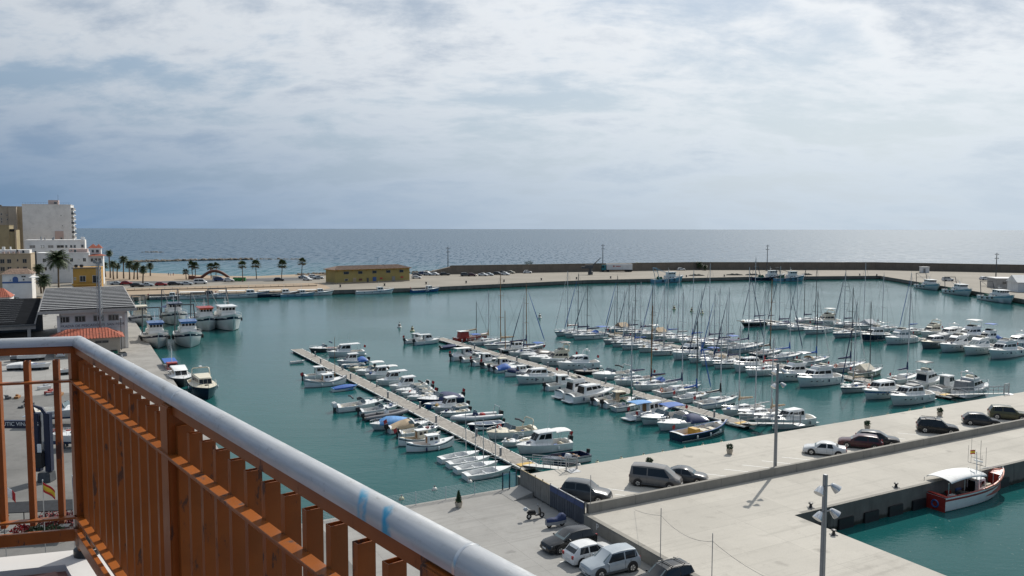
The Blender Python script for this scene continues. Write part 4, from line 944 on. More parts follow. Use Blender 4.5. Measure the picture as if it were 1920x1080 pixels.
B_L = [
 (780, 640, 'in', 'pilot', 6.2, 'white pilothouse boat with tall cabin', D()),
 (806, 642, 'in', 'pilot', 6.8, 'white cabin boat with flat roof', D(longroof=1, boot=LBLUEH)),
 (850, 651, 'in', 'tender', 4.2, 'low dark covered boat', D(hull=DGREY, cover=NAVY)),
 (859, 672, 'in', 'pilot', 7.4, 'boat tented in white canvas', D(tarp=WCAN, longroof=1, rooftop=WCAN, ring=1, cabin=WCAN)),
 (872, 676, 'in', 'cuddy', 6.2, 'white motorboat with navy foredeck cover', D(folded=NAVY)),
 (883, 683, 'in', 'pilot', 6.6, 'white boat with open-backed cabin', D(open=1)),
 (904, 687, 'in', 'cuddy', 5.6, 'white boat with twin dark outboards', D(twin=1)),
 (928, 693, 'in', 'pilot', 6.2, 'white boat with cream roof', D(rooftop=CREAM, open=1)),
 (945, 692, 'in', 'cuddy', 6.0, 'white boat under a bright blue tarp', D(cover=BLUE, cover_t=.5)),
 (950, 703, 'in', 'llaut', 6.0, 'dark railed launch with navy hood', D(cover=NAVY, rim=NAVYH, stripe=NAVYH)),
 (960, 711, 'in', 'cuddy', 5.0, 'small white motorboat', D(hull=PALEG)),
 (999, 714, 'out', 'cruiser', 8.6, 'white cabin cruiser facing open water', D(fly=0, arch=0, rake=.12)),
 (1037, 727, 'in', 'pilot', 7.0, 'white pilothouse boat with pale cabin', D(open=1, hull=WHITE)),
 (1060, 742, 'in', 'cruiser', 8.8, 'white flybridge cruiser', D(arch=0)),
 (1090, 749, 'in', 'cruiser', 9.2, 'larger white cruiser with dark windows', D(arch=0, fly=0)),
 (1122, 755, 'in', 'cuddy', 6.2, 'white boat with big black outboard', D(motor=BLACK)),
 (1137, 760, 'in', 'pilot', 6.4, 'white boat with beige cabin awning', D(rooftop=CREAM, cabin=BEIGE)),
 (1160, 765, 'in', 'sail', 6.6, 'small sailboat with green cover', D(sail=GREENC, hood=GREENC, jib=None, mast=7.5)),
 (1190, 782, 'in', 'houseboat', 7.6, 'white cabin boat with light blue awning', D()),
 (1231, 789, 'out', 'cuddy', 8.0, 'white cruiser with blue bimini', D(bimini=BLUE, inboard=1, stripe=MGREY, fend=2)),
 (1251, 802, 'out', 'cuddy', 8.2, 'white cruiser with ring and navy hood', D(cover=NAVY, cover_t=.42, screen=1, ring=1, ringmat=BLACK, inboard=1)),
 (1308, 814, 'in', 'work', 9.0, 'navy wooden fishing boat with yellow engine box', D()),
]
B_R = [
 (868, 637, 'out', 'work', 9.0, 'red fishing boat with a mast', D(hull=REDP, rim=REDP, boot=REDP, box=0, mastx=1)),
 (893, 645, 'out', 'sail', 9.0, 'grey sailboat with bright blue awning', D(hull=PALEG, sail=BEIGE, bimini=BLUE, jib=None, mast=11)),
 (927, 652, 'in', 'sail', 10.5, 'sailboat with tall wooden mast', D(sail=BEIGE, mastmat=WOOD, mast=15, jib=None)),
 (956, 660, 'out', 'sail', 12.0, 'black hulled ketch with deckhouse', D(hull=BLACK, boot=WHITE, house=WHITE, mizzen=1, mastmat=WOOD, mast=13, sail=NAVY)),
 (976, 665, 'in', 'sail', 8.5, 'sailboat with blue cockpit awning', D(bimini=BLUE, mast=11, sail=NAVY)),
 (992, 671, 'in', 'cuddy', 8.4, 'grey sports cruiser under black canvas', D(hull=PALEG, deck=PALEG, cover=BLACK, cover_t=.6, inboard=1)),
 (1014, 675, 'in', 'cuddy', 8.4, 'white sports cruiser with black hood', D(cover=BLACK, cover_t=.5, inboard=1)),
 (1040, 681, 'in', 'cruiser', 8.6, 'cruiser with beige flybridge seats', D(deck=WHITE, cabin=CREAM, bimini=DGREY)),
 (1066, 690, 'in', 'cruiser', 9.6, 'white sports cruiser with life ring', D(fly=0, ring=1, ringmat=BLACK, rake=.18)),
 (1088, 700, 'in', 'rib', 5.2, 'black inflatable boat', D(tube=BLACK, hull=BLACK, deck=DGREY)),
 (1122, 709, 'in', 'cuddy', 8.6, 'white sports boat with black folded bimini', D(folded=BLACK, arch=1, ring=1, ringmat=BLACK, inboard=1)),
 (1160, 720, 'in', 'sail', 9.0, 'white sailboat with low navy boom', D(mast=12, jib=None, mastmat=ALU)),
 (1192, 730, 'in', 'sail', 9.4, 'sailboat with wooden mast and navy cover', D(mast=12.5, mastmat=WOOD, hood=BLUE, jib=None)),
 (1245, 740, 'out', 'sail', 10.0, 'white sailboat with high navy sail cover', D(mast=15, sail=NAVY, jib=None, ring=1)),
 (1275, 751, 'out', 'sail', 8.0, 'sailboat with blue sail bundle', D(mast=11, sail=BLUE)),
 (1315, 762, 'out', 'sail', 8.8, 'white sailboat with black boom', D(mast=11, sail=BLACK, jib=None)),
 (1363, 776, 'in', 'sail', 8.0, 'sailboat with tan sail cover', D(mast=11.5, sail=BEIGE, jib=None)),
 (1390, 785, 'in', 'sail', 8.0, 'white sailboat with slack pale boom', D(mast=11, sail=None, jib=None)),
 (1418, 793, 'in', 'sail', 8.0, 'sailboat with black hatch', D(mast=10.5, sail=BEIGE, jib=None)),
 (1457, 800, 'in', 'cruiser', 8.2, 'white cruiser with cream afterdeck', D(fly=0, arch=0, sole=CREAM)),
]
C_L = [
 (1068, 626, 'out', 'sail', 10.0, 'white sailboat with maroon sail cover', D(sail=MAROON, mast=14.5)),
 (1088, 629, 'out', 'sail', 10.5, 'white sailboat with dark furled jib', D(sail=NAVY, mast=14)),
 (1115, 632, 'out', 'sail', 11.0, 'white sailboat with blue cockpit tarpaulins', D(sail=NAVY, bimini=BLUE, hood=BLUE, mast=11.5)),
 (1155, 641, 'out', 'sail', 8.0, 'pale small sailboat', D(sail=BEIGE, hull=PALEG, mast=10)),
 (1173, 646, 'out', 'sail', 9.0, 'white sailboat with low coachroof', D(sail=NAVY, mast=11, jib=None)),
 (1194, 651, 'out', 'sail', 10.0, 'white sailboat with blue cover', D(sail=BLUE, mast=13.5)),
 (1225, 656, 'out', 'sail', 9.2, 'sailboat with dark rubbing strake', D(sail=NAVY, stripe=DGREY, mast=13)),
 (1247, 662, 'out', 'sail', 9.0, 'sailboat with grey sail cover', D(sail=MGREY, mast=13)),
 (1290, 669, 'out', 'cruiser', 10.0, 'motor yacht with pointed canvas top', D(hood=WCAN, arch=0)),
 (1317, 675, 'out', 'sail', 8.6, 'sailboat with blue cockpit cover', D(bimini=BLUE, sail=BLUE, mast=13)),
 (1337, 681, 'out', 'sail', 9.2, 'white sailboat with cream hood', D(hood=BEIGE, sail=NAVY, mast=12.5)),
 (1366, 686, 'out', 'sail', 9.4, 'white sailboat with navy stripe', D(stripe=NAVYH, sail=NAVY, mast=13.5)),
 (1398, 692, 'out', 'cruiser', 8.8, 'cabin cruiser with domed white top', D(fly=0, arch=0, rake=.1)),
 (1436, 699, 'out', 'sail', 11.0, 'long white sailboat with red deck gear', D(sail=REDS, mast=14, jib=None)),
 (1483, 709, 'out', 'cruiser', 10.0, 'motor yacht with green flybridge cover', D(top=GREENC, arch=0)),
 (1532, 718, 'out', 'cruiser', 11.0, 'motor yacht with white tented flybridge', D(top=WCAN, arch=0, rake=.08)),
 (1590, 732, 'out', 'sail', 8.2, 'grey-white sailboat with dark furled jib', D(hull=PALEG, sail=BEIGE, mast=13.5)),
 (1640, 743, 'out', 'cruiser', 10.0, 'cruiser with blue stripe and life ring', D(fly=0, arch=0, ring=1, ringmat=ORANGE, hull=WHITE, stripe=BLUEH, rake=.1)),
 (1702, 752, 'out', 'cruiser', 10.4, 'white cruiser with black top cover', D(top=DGREY, fly=0, arch=0, rake=.12)),
]
C_R = [
 (1160, 620, 'in', 'sail', 10.0, 'pale blue sailboat with brown tarp', D(hull=LBLUEH, tent=BEIGE, sail=None, mast=13)),
 (1182, 624, 'in', 'sail', 9.0, 'white sailboat with dark mast', D(mastmat=DALU, mast=12)),
 (1205, 628, 'in', 'sail', 9.5, 'sailboat with grey awning', D(bimini=PALEG, mast=12)),
 (1230, 630, 'in', 'sail', 10.0, 'sailboat with tan boom tent', D(tent=BEIGE, sail=None, mast=13)),
 (1258, 634, 'in', 'sail', 10.0, 'sailboat with slanting blue sail cover', D(sail=BLUE, mast=15)),
 (1285, 637, 'in', 'sail', 9.6, 'sailboat with grey sail bundle', D(sail=MGREY, mast=14.5, mastmat=ALU)),
 (1312, 641, 'in', 'sail', 10.4, 'sailboat with bright blue sail cover', D(sail=BLUE, mast=15.5, jib=None)),
 (1345, 645, 'in', 'sail', 12.5, 'big ketch with thick pale masts', D(mizzen=1, mast=17, mastmat=ALU, sail=NAVY)),
 (1372, 649, 'in', 'sail', 10.0, 'sailboat with blue bimini and arch', D(bimini=BLUE, mast=12)),
 (1408, 655, 'out', 'sail', 13.0, 'large grey-blue sailboat with navy cover', D(hull=PALEG, stripe=BLUEH, sail=NAVY, mast=16.5, bimini=NAVY)),
 (1462, 663, 'out', 'sail', 10.0, 'dark hulled sailboat with wooden mast', D(hull=NAVYH, mastmat=WOOD, sail=BLACK, mast=14.5, jib=None)),
 (1500, 669, 'out', 'sail', 10.0, 'white sailboat with bright blue boom cover', D(sail=BLUE, mast=13)),
 (1545, 678, 'out', 'sail', 10.0, 'sailboat with round radar arch', D(sail=BLUE, bimini=PALEG, mast=13, hood=BEIGE)),
 (1590, 691, 'out', 'sail', 10.4, 'blue-grey sailboat with orange life ring', D(hull=PALEG, ring=1, sail=NAVY, mast=14, jib=WCAN)),
 (1616, 703, 'out', 'sail', 9.4, 'sailboat wrapped in cream canvas', D(hull=CREAM, tent=CREAM, sail=None, jib=None, mast=12)),
 (1697, 712, 'out', 'sail', 8.6, 'white sailboat with thin tall mast', D(sail=NAVY, mast=15, jib=None)),
 (1739, 722, 'out', 'cruiser', 9.0, 'flybridge cruiser with dark bimini', D(bimini=DGREY, arch=0)),
 (1773, 730, 'out', 'pilot', 7.4, 'white pilothouse boat with glazed back', D(inboard=1, roof=2.6)),
 (1812, 739, 'out', 'cruiser', 9.0, 'sport fisher with grey canvas cockpit', D(tent=MGREY, arch=1)),
]
D_L = [
 (1410, 610, 'out', 'sail', 13.5, 'black schooner with bowsprit', D(hull=BLACK, boot=WHITE, bowsprit=1, mizzen=1, mast=17, sail=NAVY, mastmat=ALU)),
 (1447, 616, 'out', 'sail', 12.0, 'white sailboat with navy canopy', D(hood=NAVY, sail=NAVY, mast=15)),
 (1478, 619, 'out', 'sail', 9.6, 'white sailboat with plain hull', D(sail=NAVY, mast=13)),
 (1516, 624, 'out', 'sail', 11.6, 'long white sailboat', D(sail=NAVY, mast=15, jib=None)),
 (1569, 631, 'out', 'sail', 11.6, 'grey sailboat with black hood', D(hull=PALEG, hood=BLACK, sail=BLACK, mast=14.5)),
 (1621, 637, 'out', 'cruiser', 10.6, 'flybridge yacht with navy hull', D(hull=NAVYH, boot=WHITE)),
 (1671, 643, 'out', 'cruiser', 11.4, 'white motor yacht with pale screens', D(glass=GLASSL, arch=0)),
 (1727, 652, 'out', 'cruiser', 10.4, 'brown-grey cabin yacht', D(hull=MGREY, cabin=PALEG, deck=CREAM, arch=0, fly=0, tent=MGREY)),
 (1769, 658, 'out', 'cruiser', 12.4, 'sleek white yacht with black screen', D(rake=.2)),
 (1807, 664, 'out', 'cruiser', 12.4, 'sleek white yacht with long cabin', D(rake=.18, glass=GLASSL)),
 (1855, 671, 'out', 'cruiser', 13.2, 'largest white yacht with flat flybridge', D(top=PALEG, arch=0, rake=.1)),
]
D_R = [
 (1500, 605, 'in', 'sail', 10.4, 'sailboat with dark mast', D(mast=14, mastmat=DALU)),
 (1540, 609, 'in', 'cruiser', 11.0, 'yacht with high white hardtop', D(bimini=WCAN, cabin=CREAM)),
 (1585, 612, 'in', 'sail', 11.0, 'sailboat with navy cover', D(mast=14)),
 (1622, 615, 'in', 'sail', 12.0, 'sailboat with pale boom tent', D(tent=PALEG, sail=None, mast=16, jib=None)),
 (1660, 619, 'in', 'sail', 10.0, 'sailboat with bare boom', D(sail=None, mast=13.5, jib=None)),
 (1712, 624, 'in', 'sail', 11.0, 'sailboat with blue boom cover', D(sail=BLUE, mast=14)),
 (1750, 629, 'in', 'cruiser', 10.5, 'cream cruiser with arch', D(cabin=CREAM)),
 (1787, 632, 'in', 'cruiser', 10.5, 'cruiser with white cockpit tent', D(tent=WCAN, fly=0)),
 (1826, 635, 'in', 'cruiser', 13.0, 'tall flybridge yacht with white hardtop', D(bimini=WCAN)),
 (1862, 640, 'in', 'cruiser', 10.0, 'cruiser under blue canvas', D(bimini=BLUE, hood=BLUE, arch=0)),
 (1902, 650, 'in', 'cruiser', 10.5, 'cruiser with grey cockpit tent', D(tent=PALEG, fly=0)),
]
PN = dict(A='nearest pontoon', B='second pontoon', C='third pontoon', D='farthest pontoon')
LSC = dict(cuddy=.97, pilot=.92, cruiser=.92, sail=.96, tender=1.0, rib=.95, llaut=1.05, dinghy=1.12, work=1.02, houseboat=.95)
def fill(key, side, rows):
    a, d, L, rt = PONT[key]; sg = 1 if side == 'R' else -1
    items = []
    for (px, py, io, kind, Lb, desc, o) in rows:
        Lb *= LSC[kind]; g = G(px, py, .3); s = (g-a).dot(d); items.append([s, io, kind, Lb, desc, o, (g-a).dot(rt)*sg])
    items.sort(key=lambda q: -q[0])
    for it in range(60):                       # keep hulls apart
        for i in range(len(items)-1):
            need = (BEAM(items[i][2], items[i][3])+BEAM(items[i+1][2], items[i+1][3]))/2+.30
            gap = items[i][0]-items[i+1][0]
            if gap < need: e = (need-gap)/2; items[i][0] += e; items[i+1][0] -= e
    for i, (s, io, kind, Lb, desc, o, pl_) in enumerate(items):
        want = 1.25+.55+Lb/2+(.3 if io == 'out' else 0); lat = want+max(0, min(1.6, pl_-want)); p = a+d*s+rt*sg*lat
        h = -rt*sg if io == 'in' else rt*sg
        rz = math.atan2(h.y, h.x)+R(random.uniform(-3, 3))
        nm = 'outermost' if i == 0 else (ORD[i+1]+' from outer end')
        lab = '%s, %s, %s side, %s' % (desc, nm, 'right' if sg > 0 else 'left', PN[key])
        o = dict(o); mx = o.pop('mastx', None)
        r = boat(kind, p, rz, Lb, lab, 'boats moored at the '+PN[key], **o)
        r.rotation_euler.x = R(random.uniform(-.8, .8))
        e = 1 if io == 'in' else -1; q0 = lat-1.25-Lb/2                 # mooring lines to the pontoon
        for yy in (-.5, .5):
            a0 = (e*Lb*.47, yy*.5, .09*Lb+.2); b0 = (e*(Lb/2+q0+.15), yy*2.2, .52)
            MB().tube([a0, tuple(Vector(a0).lerp(Vector(b0), .5)-Vector((0, 0, .10))), b0], .018, 4, cap=False).build('mooring_line', WCAN if i % 2 else NAVY, r, fix=False)
        if mx:
            MB().tube([(1.2, 0, .6), (1.2, 0, 9.2)], [.10, .06], 6).build('mast', DALU, r)
            MB().tube([(1.2, 0, 2.6), (-2.6, 0, 2.3)], [.2, .1], 7).build('sail_cover', BEIGE, r, smooth=60)
            MB().tube([(1.2, 0, 9.0), (4.4, 0, 1.6)], .03, 4).build('forestay', ROPE, r)
            MB().hexa([(-3.6, -.9, .7), (-1.2, -.9, .7), (-1.2, .9, .7), (-3.6, .9, .7), (-3.5, -.8, 2.3), (-1.3, -.8, 2.3), (-1.3, .8, 2.3), (-3.5, .8, 2.3)]).build('wheelhouse', REDP, r, bevel=.05)
            MB().box((-2.4, 0, 2.36), (2.7, 2.0, .1)).build('roof', WHITE, r, bevel=.03)
for k, s, rows in (('A', 'L', A_L), ('A', 'R', A_R), ('B', 'L', B_L), ('B', 'R', B_R), ('C', 'L', C_L), ('C', 'R', C_R), ('D', 'L', D_L), ('D', 'R', D_R)): fill(k, s, rows)

# ================================================================== fishing fleet on the left quay
hv = math.atan2(-V.y, -V.x)            # heading towards the camera along the left quay
def by_bow(px, py, rz, L):
    g = G(px, py, 0); return (g.x-math.cos(rz)*L/2, g.y-math.sin(rz)*L/2, 0)
TG = 'trawlers rafted along the left quay'
boat('trawler', by_bow(298, 655, hv, 18.0), hv, 18.0, 'white trawler with blue wheelhouse top, front row, next to the fish quay', TG, roof=BLUEH, band=BLUEH)
boat('trawler', by_bow(358, 654, hv-.05, 19.2), hv-.05, 19.2, 'white trawler with blue wheelhouse band, front row, on the open water side', TG, roof=BLUEH, band=SKYB)
boat('trawler', by_bow(268, 613, hv, 16.8), hv, 16.8, 'cream trawler with dark gantry, back row, next to the fish quay', TG, roof=CREAM, house=CREAM, tarp=MGREY)
boat('trawler', by_bow(334, 611, hv, 20.4), hv, 20.4, 'trawler with navy canopy, back row, hidden behind the blue-banded trawler', TG, roof=NAVYH, band=NAVYH, tarp=NAVY)
boat('trawler', by_bow(394, 622, hv, 20.4), hv, 20.4, 'white trawler with red-orange wheelhouse top in the back row', TG, roof=REDP, band=ORANGE)
boat('trawler', by_bow(440, 622, hv+.04, 22.8), hv+.04, 22.8, 'largest white trawler with open gantry, farthest out in the back row', TG, roof=WHITE)
boat('tour', by_bow(328, 712, hv, 11.4), hv, 11.4, 'small dark fishing boat under a bright blue awning at the left quay', 'small boats at the left quay', hull=DGREY, awning=BLUE, house=REDP)
boat('pilot', by_bow(345, 728, hv, 10.2), hv, 10.2, 'boat with white rounded canopy at the left quay', 'small boats at the left quay', hull=DGREY, roof=2.4, longroof=1, inboard=1)
boat('cruiser', by_bow(392, 752, hv, 12.0), hv, 12.0, 'navy hulled boat with cream top, nearest at the left quay', 'small boats at the left quay', hull=NAVYH, cabin=CREAM, deck=CREAM, fly=0, rake=.05)
# trip boats at the promenade quay
def off_quay(g, beam, gap=.5):
    p = Vector((g.x, g.y)); best = None
    for a, b in zip(fq_in[1:7], fq_in[2:8]):
        a, b = Vector(a), Vector(b); d = b-a; t = max(0, min(1, (p-a).dot(d)/d.length_squared)); c = a+d*t
        n = Vector((d.y, -d.x)).normalized()
        if best is None or (p-c).length < best[0]: best = ((p-c).length, c, n, math.atan2(d.y, d.x))
    c = best[1]+best[2]*(beam/2+gap); return (c.x, c.y, 0), best[3]
PG = 'boats along the promenade quay'
def far_head(x0, y0, x1, y1): a, b = G(x0, y0, 1), G(x1, y1, 1); return math.atan2(b.y-a.y, b.x-a.x)
hp = far_head(240, 553, 770, 540)
for px, py, L, lab, o in (
 (315, 559, 10.5, 'grey open launch at the left end of the promenade quay', dict(hull=MGREY, awning=None)),
 (381, 557.5, 14.5, 'white trip boat with white awning and dark wheelhouse, second along the promenade quay', dict(house=DGREY)),
 (457, 555, 16, 'longest white trip boat, with blue wheelhouse trim, along the promenade quay', dict(house=WHITE, stripe=BLUEH)),
 (521, 551, 14, 'blue hulled trip boat with long white awning along the promenade quay', dict(hull=NAVYH)),
 (552, 549.5, 11, 'grey-blue launch beside the blue trip boat at the promenade quay', dict(hull=LBLUEH, awning=None)),
 (585, 548.5, 12, 'white trip boat with white awning left of the yellow building', dict(stripe=DGREY)),
 (684, 542, 13, 'white open fishing boat in front of the yellow building', dict(awning=None, stripe=BLUEH)),
 (744, 538.5, 11, 'blue hulled fishing boat at the right end of the yellow building', dict(hull=BLUEH, awning=None))):
    L *= 1.2; lc, hd = off_quay(G(px, py, .4), .24*L, .5 if px != 552 else 3.2); boat('tour', lc, hd, L, lab, PG, **o)
g = G(1240, 526.5, .4); lc, hd = off_quay(g, 5.3); boat('trawler', lc, hd, 17, 'pale blue fishing boat alone at the breakwater quay', PG, hull=LBLUEH, house=WHITE, stripe=LBLUEH, gantry=LBLUEH)
g = G(1462, 527, .4); lc, hd = off_quay(g, 5.3); boat('trawler', lc, hd, 17, 'dark blue fishing boat with cluttered deck, left of a pair at the breakwater', PG, hull=NAVYH, house=WHITE)
g = G(1492, 527, .4); lc, hd = off_quay(g, 5.0, 6.4); boat('trawler', lc, hd, 16, 'white fishing boat, right of a pair at the breakwater', PG, hull=LBLUEH, house=WHITE)
hr = far_head(1660, 528, 1920, 572)
for px, py, L, lab in ((1706, 540, 20, 'white trawler farthest back of the three at the right quay'), (1762, 550, 20, 'white trawler in the middle of the three at the right quay'), (1832, 563, 21, 'white trawler with box wheelhouse nearest of the three at the right quay')):
    lc, hd = off_quay(G(px, py, .4), .31*L, .6); boat('trawler', lc, hd, L, lab, 'trawlers at the right quay', stripe=LBLUEH, boot=WHITE).scale.z = .78
# the red and white fishing boat in the small basin
hb = R(27.5)
L = 11.4
rb = thing('fishing_boat', 'red and white fishing boat with white awning and Spanish flag beside the apron', 'fishing boat', (39.9+math.cos(hb)*L/2, 74.9+math.sin(hb)*L/2, 0), hb)
h = Hull(L, 3.5, 2.2, 1.4, 'work')
h.make(rb, WHITE, REDP, ANTIF_R)
h.deck(rb, [(0, .04, 'deck'), (.04, .86, .62), (.86, 1, 'deck')], .06, REDP, M('worn_deck', (.30, .28, .25), .8, var=.3, scale=3), rim=.16, rimmat=REDP)
MB().box((-L/2-.03, 0, .66), (.06, 3.1, 1.44)).build('transom', REDP, rb, bevel=.02)
SALM = M('salmon_paint', (.62, .18, .10), .5, var=.12)
MB().tube([(h.x(t), h.b(t)*sg, h.sf(t)+.05) for sg, ts in ((-1, (.5, .65, .78, .88, .95, .995)), (1, (.95, .88, .78, .65, .5))) for t in ts], .09, 6).build('gunwale_rail', SALM, rb, smooth=60)
rings = []
for i in range(7):
    u = i/6; x = h.x(.10)+u*.48*L; z = 2.65+.30*math.sin(math.pi*(.12+.8*u))
    rings.append([(x, 1.30*math.sin(a*math.pi/10), z+.32*math.cos(a*math.pi/10)-.2) for a in range(-5, 6)]+[(x, 1.29*math.sin(a*math.pi/10), z+.32*math.cos(a*math.pi/10)-.25) for a in range(5, -6, -1)])
MB().loft(rings).build('awning', WCAN, rb, smooth=50)
fr = MB()
for t in (.07, .28, .5, .67):
    for sg in (-1, 1): fr.tube([(h.x(t), sg*1.27, h.sf(t)), (h.x(t), sg*1.27, 2.6)], .035, 5)
fr.build('awning_post', STEEL, rb)
c = Fr(h.x(.55), h.x(.68), .75, .62, .42, h.x(.55), h.x(.66), .70, .6, 2.0); cb = c.make('wheelhouse', WHITE, rb, .05)
c.win('front', .1, .9, .5, .85, cb); c.win('left', .2, .8, .5, .85, cb); c.win('right', .2, .8, .5, .85, cb); c.win('back', .25, .75, .1, .85, cb)
m = MB().tube([(h.x(.62), 0, 2.1), (h.x(.60), 0, 4.6)], [.07, .04], 6).build('mast', WHITE, rb)
q = MB(); q.tube([(h.x(.61), -.9, 3.3), (h.x(.61), .9, 3.3)], .03, 5); q.tube([(h.x(.61), -.6, 3.9), (h.x(.61), .6, 3.9)], .03, 5)
for y, hh in ((-.9, 5.2), (-.5, 4.3), (.6, 5.9), (.9, 5.0)): q.tube([(h.x(.61), y, 3.3), (h.x(.61), y, hh)], .016, 4)
q.tube([(h.x(.8), 1.0, 1.4), (h.x(.8), 1.0, 5.2)], .02, 4); q.build('aerials', DGREY, m, fix=False)
MB().box((h.x(.63), 0, 3.6), (.18, .9, .12)).build('radar_scanner', WHITE, m, bevel=.03)
def flag_mesh(parent, x, z, w, hgt, bands, droop=.35, name='flag', vert=False):
    """waving flag hanging from a pole at x (towards +Y), bands: (material, fraction)"""
    n = 8; mats = [b[0] for b in bands]; mb = MB(); f0 = 0
    for k, (m_, fr_) in enumerate(bands):
        vs = []; fs = []
        rows = 3
        for j in range(rows+1):
            v = f0+fr_*j/rows
            for i in range(n+1):
                u = i/n
                uu, vv = (u, v) if not vert else (v, u)
                vs.append((x+.06*w*math.sin(uu*7), uu*w*.82, z-vv*hgt-droop*uu*hgt+.03*math.sin(uu*5)))
        for j in range(rows):
            for i in range(n): fs.append((j*(n+1)+i, j*(n+1)+i+1, (j+1)*(n+1)+i+1, (j+1)*(n+1)+i))
        mb.add(vs, fs, k); f0 += fr_
    o = mb.build(name, mats, parent, smooth=60)
    md = o.modifiers.new('cloth', 'SOLIDIFY'); md.thickness = .006
    return o
FLR = M('flag_red', (.48, .02, .02), .7); FLY = M('flag_yellow', (.70, .45, .03), .7); FLB = M('flag_blue', (.015, .04, .25), .7); FLW = M('flag_white', (.75, .75, .74), .7)
fl = flag_mesh(m, h.x(.58), 4.75, .62, .42, [(FLR, .25), (FLY, .5), (FLR, .25)], .2)
MB().tube([(h.x(.58), 0, 3.9), (h.x(.58), 0, 4.85)], .015, 4).build('flag_staff', STEEL, m)
ring_buoy(rb, (-L/2-.1, -.55, .62), (1, 0, 0), .33, BLUEH)
MB().lathe([(.02, -.28), (.2, -.15), (.2, .15), (.02, .28)], 10, c=(-L/2-.2, 1.3, .9)).build('fender', ORANGE, rb, smooth=60)
for x, y, mt in ((-2.6, .5, REDP), (-1.7, -.4, DGREY), (-.9, .6, BLUEH), (-3.4, -.7, WHITE), (1.6, .4, MGREY), (3.0, 0, CREAM)): MB().box((x, y, .87), (.75, .6, .5)).build('gear_crate', mt, rb, bevel=.04)
rail_loop(h, rb, .74, .97, .35, WHITE, 'bow_rail', .03)
# mooring buoys in the harbour
BUOYY = M('buoy_pale_yellow', (.52, .50, .30), .5, var=.2); BUOYW = M('buoy_white', (.68, .66, .60), .5, var=.1); BUOYR = M('buoy_brown', (.28, .12, .08), .5)
bl = [(753, 936, 0), (815, 918, 1), (881, 904, 1), (1085, 873, 1), (1120, 869, 0), (1165, 862, 0), (1207, 856, 0), (1243, 850, 0), (1284, 843, 0), (1318, 837, 0), (1353, 831, 0), (1528, 804, 0), (1564, 798, 0), (1600, 791, 0), (1634, 785, 0), (1665, 779, 0), (1706, 772, 0), (1733, 767, 0)]
for i, (x, y, w) in enumerate(bl):
    o = MB().lathe([(.03, -.22), (.20, -.12), (.27, .04), (.20, .2), (.05, .27)], 10).build('mooring_buoy', [BUOYY, BUOYW][w], loc=G(x, y, .02), smooth=60)
    MB().lathe([(.05, .24), (.05, .36), (.10, .38), (.10, .42)], 6).build('eye', DGREY, o)
    tag(o, 'small %s mooring buoy, %s from the left off the near quay' % (['yellowish', 'white'][w], ORD[i+1]), 'buoy', 'mooring buoys off the near quay')
for i, (x, y, lb) in enumerate(((749, 614, 'channel buoy left of the red fishing boat'), (773, 621, 'channel buoy just behind the two boats at the second pontoon'), (1012, 596, 'channel buoy alone in open water behind the black ketch'), (1264, 580, 'channel buoy behind the sailboat masts, leftmost of three'), (1297, 584, 'channel buoy behind the sailboat masts, middle of three'), (1316, 588, 'channel buoy behind the sailboat masts, rightmost of three'))):
    o = MB().lathe([(.1, -.3), (.55, -.2), (.62, .12), (.5, .3), (.34, .35), (.30, 1.0), (.1, 1.12)], 12).build('channel_buoy', BUOYW if i in (0, 2) else BUOYY, loc=G(x, y, 0), smooth=50)
    MB().lathe([(.36, .5), (.36, .8)], 12).build('band', BUOYR, o); MB().lathe([(.12, 1.1), (.12, 1.4), (.02, 1.5)], 8).build('lantern', DGREY, o)
    tag(o, 'small '+lb, 'buoy', 'channel buoys')
# ================================================================== town, sheds, palms
def plaster(name, col, **k): return M('plaster_'+name, col, .85, var=.07, scale=.25, dirt=tuple(x*.6 for x in col), dirt_amt=.35, dirt_scale=.35, bump=.1, bscale=6, **k)
P_WHITE = plaster('white', (.70, .70, .69)); P_OFF = plaster('off_white', (.72, .71, .69)); P_BEIGE = plaster('beige', (.42, .36, .29)); P_TAN = plaster('tan', (.40, .32, .22)); P_OLIVE = plaster('olive', (.30, .25, .15))
P_OCHRE = plaster('ochre', (.45, .25, .055)); P_YEL = plaster('yellow', (.34, .27, .10)); P_PINK = plaster('pink', (.50, .38, .34)); P_GREY = plaster('grey', (.33, .32, .31)); P_BLUE = plaster('blue', (.06, .12, .30))
TILE = M('roof_tile_red', (.33, .085, .045), .8, var=.25, scale=2, dirt=(.14, .06, .04), dirt_amt=.5); TILEB = M('roof_tile_brown', (.19, .125, .09), .85, var=.3, scale=1, dirt=(.12, .08, .06), dirt_amt=.6)
FRAME = M('window_frame_white', (.6, .6, .58), .5); SHUT = M('shutter_grey', (.25, .24, .23), .6); PANE = M('window_pane', (.02, .024, .03), .08, spec=.6); DARKIN = M('dark_interior', (.012, .012, .013), .9)
def px_x(px, Z): return (px-960)/F*Z
def px_z(py, Z): return CAMZ-(py-428.5)/F*Z
